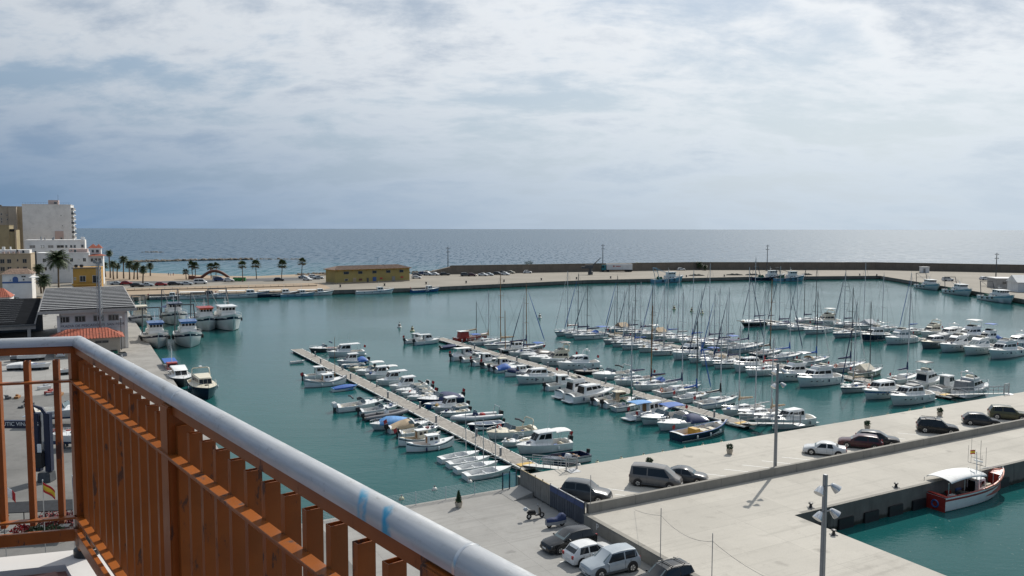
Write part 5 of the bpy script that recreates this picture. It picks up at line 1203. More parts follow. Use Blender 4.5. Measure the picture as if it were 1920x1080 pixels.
class Bld:
    """building with its front facing the camera at distance Z; window rectangles read in photo pixels"""
    def __init__(s, name, label, x0, x1, ytop, Z, depth, mat, zb=1.6, cat='building', rz=.42):
        Z *= K0; depth *= K0; s.Z = Z; s.x0, s.x1 = px_x(x0, Z), px_x(x1, Z); s.zt = px_z(ytop, Z); s.zb = zb; s.cx = (s.x0+s.x1)/2; s.k = .90; hw = (s.x1-s.x0)/2*s.k; s.x0, s.x1 = s.cx-hw, s.cx+hw
        s.t = thing(name, label, cat, (s.cx, Z, zb), rz); s.d = depth
        s.wall = MB().box((0, depth/2, (s.zt-zb)/2), (s.x1-s.x0, depth, s.zt-zb)).build('wall', mat, s.t)
        MB().box((0, depth/2, s.zt-zb+.12), (s.x1-s.x0+.3, depth+.3, .24)).build('cornice', mat, s.t)
    def lx(s, px): return (px_x(px, s.Z)-s.cx)*s.k
    def lz(s, py): return px_z(py, s.Z)-s.zb
    def win(s, x0, x1, y0, y1, mat=None, name='window', fr=None, y=0):
        a, b, c, d = s.lx(x0), s.lx(x1), s.lz(y1), s.lz(y0); w, h = b-a, d-c
        o = MB()
        for q in ((a, c+h/2, .09, h+.16), (b, c+h/2, .09, h+.16)): o.box((q[0], y-.04, q[1]), (q[2], .12, q[3]))
        for q in (c-.02, d+.02): o.box(((a+b)/2, y-.05, q), (w+.18, .16, .09))
        o = o.build(name, fr or FRAME, s.t)
        MB().box(((a+b)/2, y+.0, (c+d)/2), (w, .05, h)).build('pane', mat or PANE, o)
        if w > .8 and name == 'window': MB().box(((a+b)/2, y-.03, (c+d)/2), (.06, .05, h)).build('mullion', fr or FRAME, o)
        return o
    def box(s, name, x0, x1, y0, y1, d0, d1, mat, parent=None, bevel=0):
        a, b, c, d = s.lx(x0), s.lx(x1), s.lz(y1), s.lz(y0)
        return MB().box(((a+b)/2, (d0+d1)/2, (c+d)/2), (b-a, d1-d0, d-c)).build(name, mat, parent or s.t, bevel=bevel)
# white tower with a blind wall
b = Bld('apartment_tower', 'tall blind white apartment tower with dark balconies along its right edge', 47, 135, 386, 360, 16, P_OFF)
b.box('stair_hut', 93, 112, 377, 386, 3, 7, P_PINK); b.win(104, 109, 380.5, 384.5, y=2.95)
for k in range(10): b.box('balcony', 134.2, 139.5, 391+k*8.8, 395.4+k*8.8, 1.0+.1*(k % 2), 14, DGREY if k % 2 else SHUT); 
for k in range(10): b.box('balcony_slab', 134.2, 140.2, 395.4+k*8.8, 396.6+k*8.8, .8, 14.5, P_OFF)
mb = MB()
for k in range(19): mb.box((b.lx(48.5+k*4.6), .4, b.zt-b.zb+.7), (.05, .05, .95))
mb.box((0, .4, b.zt-b.zb+1.15), (b.x1-b.x0-.6, .05, .05)); mb.build('roof_railing', DGREY, b.t)
MB().tube([(b.lx(111), 4, b.zt-b.zb), (b.lx(111), 4, b.zt-b.zb+5.5)], .06, 4).build('aerial', DGREY, b.t)
b.win(116, 117.4, 405, 407); b.win(118, 119.4, 424, 426)
b.box('panel', 104.5, 120, 435, 452, -.5, 0, P_PINK)
b.win(114, 118, 447.5, 451.5, y=-.55)
# beige tower behind
b = Bld('apartment_block', 'beige stepped apartment tower left of the blind white tower', -45, 33, 389.5, 366, 16, P_BEIGE)
b.box('side_bay', 33, 49.5, 388.5, 470, 2, 15, P_TAN); b.box('front_bay', 18.6, 32.8, 391, 470, -1.2, 0, P_BEIGE)
for y in (402, 411, 416): b.win(4.5, 6.5, y, y+3.5)
for x, y in ((15.5, 404), (15.5, 412), (31, 404)): b.win(x-.9, x+.9, y, y+3)
b.box('tank', -1, 3, 386, 389.5, 4, 8, DGREY)
# olive block
b = Bld('olive_block', 'olive brown blind block in front of the beige tower', -45, 17.5, 425, 330, 12, P_OLIVE)
b.box('lower_wing', 17.5, 30.5, 433, 480, .6, 11, P_OLIVE); b.box('pipe', 27.8, 30.6, 434, 478, -.5, .5, P_TAN); b.box('terrace_opening', 18.2, 26.6, 431.4, 436, .4, 2, DARKIN)
# long white block
b = Bld('white_block', 'long low white block with a row of windows at the foot of the tower', 50, 152, 452.5, 318, 12, P_WHITE)
for x0, x1 in ((58, 68), (77, 84.5), (91, 101), (107, 120), (122.5, 126.5), (131.5, 135.5), (138, 142)): b.win(x0, x1, 461.5, 466.5, SHUT if x0 < 100 else PANE)
for y in (474.5, 486.5): b.win(58, 67, y, y+5, SHUT)
b.box('roof_room', 150.5, 159, 451.5, 470, .5, 9, P_OFF); b.win(151.5, 156.5, 461, 466, y=.45)
for x, h in ((78, 7), (85, 5), (99, 5), (101, 6)): b.box('roof_vent', x-1, x+1, 452.5-h, 452.5, 2, 3, MGREY)
b.box('water_tank', 150, 158, 446, 452, 3, 5, P_WHITE, bevel=.3)
b = Bld('white_house', 'wide plain white house with small square windows behind the big palm', 71, 166, 476.5, 300, 10, P_WHITE)
for x in (84, 133.5, 157.5): b.win(x-2.8, x+2.8, 486, 492.5)
b.win(79, 88, 502, 508); b.box('roof_room', 128, 163, 469, 476.5, 2, 9, P_PINK); b.win(138, 142, 469.8, 475.5, y=1.95); b.win(131.5, 134, 470, 472.5, y=1.95)
b.box('downpipe', 67, 70.5, 472, 515, -.3, .2, DGREY)
for x_, y_ in ((92, 484), (110, 497), (146, 487), (120, 485)): b.box('air_conditioner', x_, x_+3, y_, y_+2.2, -.5, 0, FRAME)
for x_ in (100, 128): b.box('wall_pipe', x_, x_+.5, 478, 512, -.12, 0, MGREY)
for x in (76, 80): b.box('satellite_dish', x, x+3, 462, 466, 1, 1.3, WHITE, bevel=.1)
# turret house
b = Bld('turret_house', 'white house with red tiled turret roofs at the sea end of the town', 165.5, 192.5, 482, 290, 9, P_WHITE)
def hip(parent, cx, cy, w, d, z0, z1, mat, name='roof', ridge=0.0, rib=True):
    o = MB().add([(cx-w/2, cy-d/2, z0), (cx+w/2, cy-d/2, z0), (cx+w/2, cy+d/2, z0), (cx-w/2, cy+d/2, z0), (cx-ridge/2, cy, z1), (cx+ridge/2, cy, z1)], [(0, 1, 5, 4), (1, 2, 5), (2, 3, 4, 5), (3, 0, 4), (3, 2, 1, 0)]).build(name, mat, parent)
    if rib:
        r = MB(); n = max(6, int(w/.45))
        for i in range(n+1):
            u = i/n; x = cx-w/2+w*u; xt = cx-ridge/2+ridge*u
            k = min(1, u*w/max(.01, (w-ridge)/2), (1-u)*w/max(.01, (w-ridge)/2))
            top = (x, cy-d/2+d/2*k, z0+(z1-z0)*k)
            r.tube([(x, cy-d/2, z0+.03), (top[0], top[1], top[2]+.03)], .07, 4, cap=False)
        tag(r.build('roof_tiles', mat, o, fix=False), kind='stuff')
    return o
w = b.x1-b.x0
b.box('tower_room', 168, 189, 467, 483, 1.5, 8, P_WHITE)
hip(b.t, -w*.18, 4.5, 4.0, 5, b.lz(467), b.lz(459), TILE, 'turret_roof'); hip(b.t, w*.20, 4.5, 3.2, 5, b.lz(467), b.lz(459.5), TILE, 'turret_roof')
hip(b.t, .6, 1.5, w+1.2, 5.5, b.lz(481), b.lz(478), TILE, 'porch_roof', w*.6)
b.win(170, 175, 486, 492, y=-.02); b.win(177, 182, 486, 492); b.win(184, 189, 486, 492); b.win(170, 187, 500, 505); b.win(172, 176, 470, 475, y=1.45); b.win(180, 185, 470, 475, y=1.45)
# beige three-storey houses
b = Bld('beige_house', 'beige three storey house with dark windows above the red tiled roof', -45, 55.5, 478.5, 262, 10, P_TAN)
for y in (488, 502.5):
    for x0, x1 in ((-12, -4), (0, 8), (12.5, 20), (30, 33), (40.5, 48)): b.win(x0, x1, y, y+(7.5 if x1-x0 > 4 else 4.5), fr=P_BEIGE)
b.box('penthouse', -20, 52.5, 471, 478.5, 2, 9, P_OFF); b.win(39, 43, 471.5, 477, y=1.95); b.win(28.5, 32, 470.8, 477.6, DARKIN, 'door', y=1.95)
for x in (3, 6, 17): b.box('chimney', x-1, x+1, 465, 471.5, 3, 4, P_WHITE)
for i in range(5): b.box('roof_clutter', -5+i*9, -1+i*9, 474, 478.4, .5, 1.5, random.choice([P_WHITE, MGREY, P_PINK]))
# white and blue house with tiled roof
b = Bld('blue_arch_house', 'low white house with blue arched door and red tiled roof', 3.5, 56.5, 516, 226, 8, P_WHITE)
hip(b.t, 0, 4, b.x1-b.x0+1.0, 9.4, b.lz(515.6), b.lz(506.5), TILEB, 'roof', (b.x1-b.x0)*.6)
b.box('plinth', 3.5, 56.5, 530, 533, -.08, 0, P_BLUE); b.win(38, 46, 519.3, 522); b.win(40.5, 43.5, 525, 528); b.win(17, 19, 526, 528, P_BLUE)
a = MB(); n = 10; R_ = .82; cx = b.lx(27); pts = [(cx-R_, -.06, b.lz(533)), (cx+R_, -.06, b.lz(533))]+[(cx+R_*math.cos(math.pi*i/n), -.06, b.lz(525)+R_*math.sin(math.pi*i/n)) for i in range(n+1)]
a.add(pts+[(p[0], .02, p[2]) for p in pts], [tuple(range(len(pts)))]+[(i, (i+1) % len(pts), len(pts)+(i+1) % len(pts), len(pts)+i) for i in range(len(pts))]); a.build('arched_door', P_BLUE, b.t)
MB().box((b.lx(66), -3, b.lz(521)), (3.4, 6, .12)).build('awning', WCAN, b.t)
# ochre building
b = Bld('ochre_building', 'flat roofed ochre building with black roof tanks behind the fish hall', 135, 188.5, 505, 232, 9, P_OCHRE)
b.box('corner_pier', 133.6, 136, 504, 541, -.12, .3, P_WHITE); b.win(148.5, 159, 519, 529.5); b.win(172, 183, 518.5, 532, PANE, 'door'); b.win(138, 141, 521.5, 526, P_OLIVE)
b.box('parapet', 134, 189, 502.6, 505, -.15, .1, P_GREY)
for x in (141, 151): b.box('roof_tank', x-3.2, x+3.2, 498, 503, 2, 4, BLACK, bevel=.15)
b.box('ledge', 134, 188.5, 533.5, 536, -1.2, 0, P_OCHRE)
# red roof corner
b = Bld('red_roof_hut', 'corner of a hut with a bright red tiled roof at the left edge', -30, 13, 560, 172, 6, P_OFF)
hip(b.t, -.2, 3, b.x1-b.x0+1.2, 7, b.lz(560), b.lz(544), TILE, 'roof', 2.4)
# street furniture of the background street: lawn
LAWN = M('lawn_grass', (.05, .10, .02), .9, var=.3, scale=1, bump=.5)
gz = lambda x, y, z: tuple(G(x, y, z))[:2]
tag(MB().poly([gz(20, 556, 1.61), gz(62, 552, 1.61), gz(50, 541, 1.61), gz(22, 543, 1.61)], 1.5, 1.67).build('lawn', LAWN), kind='structure')
tag(MB().poly([gz(-60, 548, 1.61), gz(130, 546, 1.61), gz(150, 533, 1.61), gz(-60, 534, 1.61)], 1.5, 1.64).build('town_street', C_ROAD), kind='structure')

# ---------------------------------------------------------------- fish hall (front on the left quay)
SOLAR = M('roof_dark_panel', (.010, .011, .013), .9, var=.3, scale=1, spec=.04); RIBW = M('roof_light_rib', (.50, .50, .50), .5, var=.1, scale=1)
fc = G(241, 652, LAND); FW, FD = 13.0, 38.0; ZF, ZB = 7.3, 8.5
fh = thing('fish_hall', 'fish hall with striped dark roof and the sign of the fishermen guild', 'building', (fc.x, fc.y, LAND), UA)
MB().box((-FW/2+1.3, .15, 3.4), (FW-2.6, .3, 6.8)).build('front_wall', P_OFF, fh)
MB().box((-.15, FD/2, 3.1), (.3, FD, 6.2)).build('side_wall', P_GREY, fh)
MB().box((-FW+2.75, FD/2, 3.1), (.3, FD, 6.2)).build('side_wall', P_GREY, fh)
ro = MB().hexa([(-FW-.4, -1.6, ZF-.55), (1.4, -1.6, ZF-.55), (1.4, FD, ZB-.55), (-FW-.4, FD, ZB-.55), (-FW-.4, -1.6, ZF-.22), (1.4, -1.6, ZF-.22), (1.4, FD, ZB-.22), (-FW-.4, FD, ZB-.22)]).build('roof', P_GREY, fh)
MB().box((-FW/2+.5, -1.66, ZF-.42), (FW+2, .12, .5)).build('fascia', P_GREY, ro)
n = 15
for i in range(n):
    y0 = -1.3+(FD+1)*i/n; y1 = -1.3+(FD+1)*(i+.80)/n; s = (ZB-ZF)/FD
    z0, z1 = ZF-.2+s*y0, ZF-.2+s*y1
    MB().hexa([(-FW-.2, y0, z0), (1.2, y0, z0), (1.2, y1, z1), (-FW-.2, y1, z1), (-FW-.2, y0, z0+.10), (1.2, y0, z0+.10), (1.2, y1, z1+.12), (-FW-.2, y1, z1+.12)]).build('roof_strip', SOLAR, fh)
    MB().hexa([(-FW-.2, y1, z1), (1.2, y1, z1), (1.2, y1+.42, z1), (-FW-.2, y1+.42, z1), (-FW-.2, y1, z1+.13), (1.2, y1, z1+.13), (1.2, y1+.4, z1+.16), (-FW-.2, y1+.4, z1+.16)]).build('roof_rib', RIBW, fh)
for k, u in enumerate((-9.7, -7.3, -4.5, -2.2)):
    f = MB(); f.box((u, -.03, 5.45), (1.6, .1, 1.0)); f = f.build('window', SHUT, fh); MB().box((u, -.07, 5.45), (1.4, .06, .82)).build('pane', PANE, f)
    for q in (-.23, .23): MB().box((u+q, -.11, 5.45), (.06, .04, .82)).build('mullion', FRAME, f)
sg = MB().box((-FW/2+.9, -.06, 4.25), (9.8, .12, .9)).build('sign_board', P_WHITE, fh)
SIGNT = M('sign_lettering_grey', (.03, .035, .05), .6)
text('sign_lettering', 'COFRADIA DE PESCADORES  SAN PEDRO', .60, SIGNT, sg, wall_text_X((-FW/2+.9, -.13, 4.0), 0), .01, 'CENTER')
for u in (-10.5, -.25): MB().box((u, -.1, 3.1), (.5, .3, 6.1)).build('pilaster', P_OFF, fh)
an = thing('tiled_annex', 'small beige annex with a red tiled roof in front of the fish hall', 'building', (*uv((fc.x, fc.y), -7.7, -4.7), LAND), UA)
MB().box((0, 0, 1.45), (9.6, 6.0, 2.9)).build('wall', P_BEIGE, an)
hip(an, 0, 0, 11.0, 7.2, 2.9, 4.2, TILE, 'roof', 6.0)
for x in (-2.2, -.9, 1.6, 2.6): f = MB().box((x, -3.03, 2.2), (1.0, .08, .42)).build('window', SHUT, an); MB().box((x, -3.07, 2.2), (.9, .05, .34)).build('pane', PANE, f)
# open shed to the left
s2 = thing('open_shed', 'dark open-sided market shed left of the fish hall', 'building', (*uv((fc.x, fc.y), (-FW-.9)*K0, 1.2), LAND), UA)
MB().hexa([(-24, -.8, 4.6), (0, -.8, 4.6), (0, 34, 6.2), (-24, 34, 6.2), (-24, -.8, 4.95), (0, -.8, 4.95), (0, 34, 6.55), (-24, 34, 6.55)]).build('roof', DGREY, s2)
for i in range(13):
    y0 = -.6+34*i/13; z = 4.97+1.6*(y0+.8)/34.8
    MB().hexa([(-23.8, y0, z), (-.2, y0, z), (-.2, y0+1.7, z+.08), (-23.8, y0+1.7, z+.08), (-23.8, y0, z+.08), (-.2, y0, z+.08), (-.2, y0+1.7, z+.34), (-23.8, y0+1.7, z+.34)]).build('roof_strip', SOLAR, s2)
    MB().box((-9.5, y0+1.85, z+.2), (13, .14, .3)).build('roof_rib', MGREY, s2)
for x in (-1, -6, -11, -17, -23): MB().box((x, .2, 2.3), (.5, .5, 4.6)).build('pillar', P_GREY, s2)
MB().box((-12, 33, 2.5), (24, .3, 5)).build('back_wall', P_GREY, s2); MB().box((-12, 0, 4.35), (24, .4, .6)).build('front_beam', P_GREY, s2)
# tall floodlight mast in front of the fish hall
g = G(190, 658, LAND); t = thing('floodlight_mast', 'tall grey lattice floodlight mast standing in front of the fish hall', 'lamp post', g)
mb = MB()
for a, b_ in ((-.22, -.22), (.22, -.22), (.22, .22), (-.22, .22)): mb.tube([(a*1.6, b_*1.6, 0), (a, b_, 15.0)], .055, 5)
mb.tube([(0, 0, 0), (0, 0, 15)], [.15, .11], 8)
for k in range(22): z = .4+k*.68; mb.tube([(-.3, -.3, z), (.3, -.3, z+.6)], .03, 4); mb.tube([(.3, -.3, z), (.3, .3, z+.6)], .03, 4)
mb.build('lattice', GALV, t)
h_ = MB().box((0, 0, 15.1), (1.4, .3, .3)).build('head_frame', GALV, t)
for x in (-.5, .5): MB().box((x, -.2, 15.3), (.5, .25, .5)).build('floodlight', MGREY, h_, bevel=.04)
g = G(228, 656, LAND); t = thing('lamp_post', 'slim dark lamp post at the corner of the fish hall', 'lamp post', g)
MB().tube([(0, 0, 0), (0, 0, 6.6)], [.09, .06], 7).build('pole', DGREY, t); MB().lathe([(.1, 6.6), (.3, 6.65), (.25, 6.95), (.05, 7.0)], 8).build('lamp_head', WHITE, t, smooth=40)

# ---------------------------------------------------------------- yellow building on the quay
a0, a1 = G(629, 532.3, FARQ), G(768, 526.5, FARQ); d = a1-a0; YW = d.length; ya = math.atan2(d.y, d.x)
yb = thing('yellow_warehouse', 'long yellow two storey warehouse with brown tiled roof on the harbour quay', 'building', a0, ya)
YH = 6.2; YD = 10.5; FZ = 1.12
MB().box((YW/2, YD/2, YH/2), (YW, YD, YH)).build('wall', P_YEL, yb)
MB().box((YW/2, YD/2, .25), (YW+.12, YD+.12, .5)).build('plinth', P_TAN, yb)
hip(yb, YW/2, YD/2, YW+1.8, YD+2.2, YH, YH+1.5, TILEB, 'roof', YW*.82)
MB().box((YW/2, YD/2, YH-.12), (YW+1.4, YD+1.8, .2)).build('eaves', P_OCHRE, yb)
for k in range(11): MB().box((1.2+k*(YW-2.4)/10, -.45, YH-.42), (.22, .8, .4)).build('eaves_bracket', P_OCHRE, yb)
for u, w in ((4.0, 2.6), (9.2, 2.2), (14.6, 2.2), (20.0, 2.2), (25.2, 2.2)):
    u = u*YW/28.5; f = MB().box((u, -.04, 4.7), (w, .12, 1.25)).build('window', SHUT, yb)
    for q in (-.33, 0, .33): MB().box((u+q*w*.92, -.09, 4.7), (w*.28, .06, 1.1)).build('pane', PANE, f)
for u, w, z, hh, m_ in ((4.0, 1.6, 1.6, 1.0, PANE), (9.3, 1.5, 1.5, .9, MAROON), (14.6, 1.8, 1.5, 1.9, P_BLUE), (17.2, 1.3, 1.7, .7, REDS), (22.0, 1.6, 1.3, 2.2, SHUT), (25.4, 1.4, 1.9, .7, REDS), (7.0, 1.6, 1.4, 2.0, P_TAN), (12.0, .9, 1.2, 1.9, DGREY)):
    u = u*YW/28.5; f = MB().box((u, -.05, z), (w, .12, hh)).build('door' if hh > 1.5 else 'lower_window', FRAME if m_ is PANE else m_, yb); MB().box((u, -.10, z), (w*.85, .06, hh*.85)).build('leaf', m_, f)
MB().tube([(YW*.7, YD, YH+1), (YW*.7, YD, YH+4.5)], .05, 5).build('aerial', DGREY, yb)
# grey sheds at the right edge
b0 = G(1868, 541, FARQ)
t = thing('quay_shed', 'low grey concrete shed at the right edge of the far quay', 'building', (b0.x, b0.y, FARQ), R(-10))
MB().box((6, 4, 1.7), (12, 8, 3.4)).build('wall', P_GREY, t); MB().box((6, 4, 3.5), (12.5, 8.5, .25)).build('roof', P_OFF, t)
for x in (2.5, 6.5): f = MB().box((x, -.03, 2.0), (1.3, .1, .9)).build('window', SHUT, t); MB().box((x, -.07, 2.0), (1.15, .05, .75)).build('pane', PANE, f)
b0 = G(1908, 548, FARQ); t = thing('white_shed', 'white gabled shed cut by the right edge of the picture', 'building', (b0.x, b0.y, FARQ), R(-10))
MB().box((5, 4, 1.6), (10, 8, 3.2)).build('wall', P_WHITE, t)
MB().add([(-.4, -.4, 3.2), (10.4, -.4, 3.2), (10.4, 8.4, 3.2), (-.4, 8.4, 3.2), (-.4, 4, 5.45), (10.4, 4, 5.45)], [(0, 1, 5, 4), (2, 3, 4, 5), (0, 4, 3), (1, 2, 5), (3, 2, 1, 0)]).build('roof', P_OFF, t)
b0 = G(1733, 511, FARQ); t = MB().box((0, 0, 1.3), (3.4, 2.6, 2.6)).build('electrical_kiosk', P_WHITE, loc=(b0.x, b0.y, FARQ)); tag(t, 'small white kiosk standing against the breakwater wall', 'kiosk'); MB().box((-.6, -1.32, 1.0), (1.0, .08, 1.9)).build('door', SHUT, t); MB().box((0, 0, 2.68), (3.8, 3.0, .16)).build('roof', P_OFF, t)
# far lamp posts
for x, y0, y1, lb in ((840, 513, 463, 'tall dark lamp mast at the left start of the breakwater wall'), (1130, 507, 458, 'tall lamp mast behind the parked lorry'), (1438, 508, 459, 'tall lamp mast at the breakwater near the pair of fishing boats'), (1867, 523, 474, 'tall lamp mast beside the grey shed on the right')):
    g = G(x, y0, FARQ); Zl = g.y; hgt = (y0-y1)/F*Zl
    t = thing('lamp_mast', lb, 'lamp post', g, 0, 'lamp masts along the breakwater')
    MB().tube([(0, 0, 0), (0, 0, hgt)], [.28, .16], 8).build('pole', DGREY, t)
    for z in (hgt-.6, hgt-2.6):
        q = MB().box((0, 0, z), (1.7, .2, .16)).build('cross_arm', DGREY, t)
        for sx_ in (-1, 1): MB().box((sx_*.75, -.1, z-.15), (.55, .35, .32)).build('floodlight', MGREY, q, bevel=.05)
# ---------------------------------------------------------------- palms and shrubs
LEAFD = M('palm_leaf', (.045, .070, .022), .6, var=.3, scale=.8); LEAFF = M('fan_palm_leaf', (.050, .080, .025), .6, var=.3, scale=.8); TRUNK = M('palm_trunk', (.13, .095, .065), .9, var=.3, scale=4, bump=.6); DEADL = M('dead_palm_leaf', (.20, .14, .075), .8, var=.2)
def frond(mb, base, az, el, ln, droop, w, n=12, mat=0):
    p = Vector(base); d = Vector((math.cos(az)*math.cos(el), math.sin(az)*math.cos(el), math.sin(el)))
    for i in range(n):
        e = el-droop*((i+1)/n)**1.4; d = Vector((math.cos(az)*math.cos(e), math.sin(az)*math.cos(e), math.sin(e)))
        q = p+d*ln/n; s = Vector((-math.sin(az), math.cos(az), 0)); u = (i+.5)/n; ww = w*(math.sin(math.pi*min(1, .12+u*.9)))**.6
        dn = Vector((0, 0, -.45))
        for sg in (-1, 1): mb.add([tuple(p), tuple(q), tuple(q+(s*sg+d*.55+dn*random.uniform(.4, 1.2))*ww)], [(0, 1, 2)], mat)
        p = q
def fan(mb, base, az, el, ln, r, mat=0):
    d = Vector((math.cos(az)*math.cos(el), math.sin(az)*math.cos(el), math.sin(el))); c = Vector(base)+d*ln
    s = Vector((-math.sin(az), math.cos(az), 0)); up = d.cross(s)
    mb.add([tuple(base), tuple(c), tuple(c+s*.05)], [(0, 1, 2)], mat)
    for k in range(11):
        a = -1.9+3.8*k/10; t = d*math.cos(a)+s*math.sin(a); b = s*math.cos(a)-d*math.sin(a)
        tip = c+t*r*random.uniform(.85, 1.1)+Vector((0, 0, -.3*r*random.random())); mb.add([tuple(c), tuple(c+t*r*.55+b*.12*r), tuple(tip), tuple(c+t*r*.55-b*.12*r)], [(0, 1, 2, 3)], mat)
def palm_date(h, r, seed, nf=64):
    random.seed(seed); mb = MB()
    for k in range(nf):
        u = k/nf; frond(mb, (0, 0, h-.3+.5*(1-u)), k*2.4+random.uniform(-.2, .2), 1.35-1.75*u+random.uniform(-.1, .1), r*random.uniform(.9, 1.1), 1.0+.5*random.random(), r*.30)
    return mb
def palm_fan(h, r, seed, nf=36):
    random.seed(seed); mb = MB()
    for k in range(nf):
        u = k/nf; fan(mb, (0, 0, h-.2), k*2.4, 1.4-2.1*u+random.uniform(-.12, .12), r*random.uniform(.45, .8), r*.55, 1 if u > .86 else 0)
    return mb
def palm(name, label, g, h, r, kind, seed, group='palm trees of the promenade', tr=None):
    t = thing(name, label, 'palm tree', g, random.random()*6, group); t.rotation_euler.x = R(random.uniform(-4, 4)); t.rotation_euler.y = R(random.uniform(-4, 4)); tr = tr or (.30 if kind == 'date' else .20)
    MB().tube([(0, 0, -.1), (.05*h/5, 0, h*.3), (.02, .06*h/5, h*.7), (0, 0, h)], [tr*1.35, tr, tr*.9, tr*1.15 if kind == 'date' else tr*.8], 9).build('trunk', TRUNK, t, smooth=60)
    mb = palm_date(h, r, seed) if kind == 'date' else palm_fan(h, r, seed)
    mb.build('crown', [LEAFD if kind == 'date' else LEAFF, DEADL], t, fix=False)
    random.seed(seed+100); return t
def palm_px(x, ybase, ycrown, rpx, kind, lab, z=1.65, group='palm trees of the promenade', Z=None):
    g = G(x, ybase, z) if Z is None else Vector((px_x(x, Z*K0), Z*K0, z))
    Zd = g.y; h = px_z(ycrown, Zd)-z; return palm('date_palm' if kind == 'date' else 'fan_palm', lab, g, h, rpx/F*Zd*1.15, kind, int(x), group)
palm_px(107, 0, 488, 22, 'date', 'big bushy date palm in front of the plain white house', Z=245)
palm_px(82, 0, 527, 14, 'date', 'dark low date palm beside the white awning of the blue arched house', Z=190)
palm_px(75, 0, 505, 11, 'date', 'small palm left of the big bushy date palm', Z=250)
g_ = 'palm grove at the beach'
for i, (x, yb, yc, r_) in enumerate(((198, 519, 499, 8), (207, 521, 476, 7), (213, 524, 496, 8), (220, 522, 500, 7), (232, 522, 488, 9), (243, 524, 497, 9), (251, 523, 502, 7), (258, 524, 498, 7), (268, 534, 506, 9), (282, 517, 500, 7.5))):
    palm_px(x, yb, yc, r_, 'date', 'beach grove palm, %s from the left%s' % (ORD[i+1], ', tallest' if i == 1 else ''), group=g_)
for i, (x, yb, yc, r_, k, lb) in enumerate(((349, 523, 511, 5.5, 'fan', 'short fan palm left of the red arch playground'), (361, 522, 498, 7, 'fan', 'fan palm beside the playground arch, left of a close pair'), (367, 522, 500, 7, 'fan', 'fan palm beside the playground arch, right of a close pair'), (396, 521, 501, 6.5, 'fan', 'fan palm behind the playground arch, left one'), (405, 521, 500, 6.5, 'fan', 'fan palm behind the playground arch, right one'), (455, 529, 498, 7.5, 'fan', 'tall fan palm right of the green bins'), (481, 524, 497, 8.5, 'fan', 'second tall fan palm right of the green bins'), (528, 526, 497, 8.5, 'fan', 'tall fan palm with ragged crown near the parked car'), (565.5, 517, 492, 7.5, 'fan', 'tall slim fan palm left of the yellow warehouse'))):
    palm_px(x, yb, yc, r_, k, lb)
for x, yb, yc, r_, lb in ((1196, 507, 497, 7, 'palm at the breakwater wall right of the lorry, left of the pair'), (1205, 507, 499, 6, 'palm at the breakwater wall right of the lorry, right of the pair'), (1311, 506, 495.5, 7, 'leaning palm at the breakwater wall'), (1322, 507, 500, 4.5, 'smallest palm at the breakwater wall')):
    palm_px(x, yb, yc, r_, 'date', lb, z=FARQ, group='palms along the breakwater wall')
SHRUB = M('shrub_leaf', (.035, .065, .02), .7, var=.35, scale=1.5); REDLEAF = M('red_shrub_leaf', (.16, .018, .022), .7, var=.4, scale=2); PINE = M('conifer_leaf', (.015, .05, .018), .7, var=.35, scale=3)
def bush_mesh(n, rx, ry, rz, s, zc):
    mb = MB()
    for i in range(n):
        a = random.random()*6.283; u = random.uniform(-1, 1); q = (1-u*u)**.5; k = random.uniform(.55, 1.05)
        c = Vector((rx*q*math.cos(a)*k, ry*q*math.sin(a)*k, zc+rz*u*k)); v1 = Vector((random.uniform(-1, 1), random.uniform(-1, 1), random.uniform(-1, 1))).normalized()*s; v2 = v1.cross(Vector((random.random()-.5, random.random()-.5, random.random()-.5))).normalized()*s*.6
        mb.add([tuple(c-v1), tuple(c+v2), tuple(c+v1), tuple(c-v2)], [(0, 1, 2, 3)])
    return mb
def bush(name, label, g, rx, ry, rz, mat, n=260, s=.22, group=None):
    t = thing(name, label, 'bush', g, 0, group); bush_mesh(n, rx, ry, rz, s, rz*.9).build('foliage', mat, t, fix=False)
    MB().tube([(0, 0, 0), (0, 0, rz*.8)], [.12*min(1, rz), .05], 6).build('stem', TRUNK, t); return t
g = G(992, 509, FARQ); bush('shrub', 'dark round shrub showing above the breakwater wall', (g.x, g.y+4, 5.4), 2.6, 1.6, 1.3, SHRUB)
for i, x in enumerate((8, 22)): bush('hedge_bush', 'dark hedge bush by the lawn, %s one' % ('left', 'right')[i], (px_x(x, 215*K0), 215*K0, 1.6), 2.6, 1.5, 1.3, SHRUB, group='bushes by the lawn')
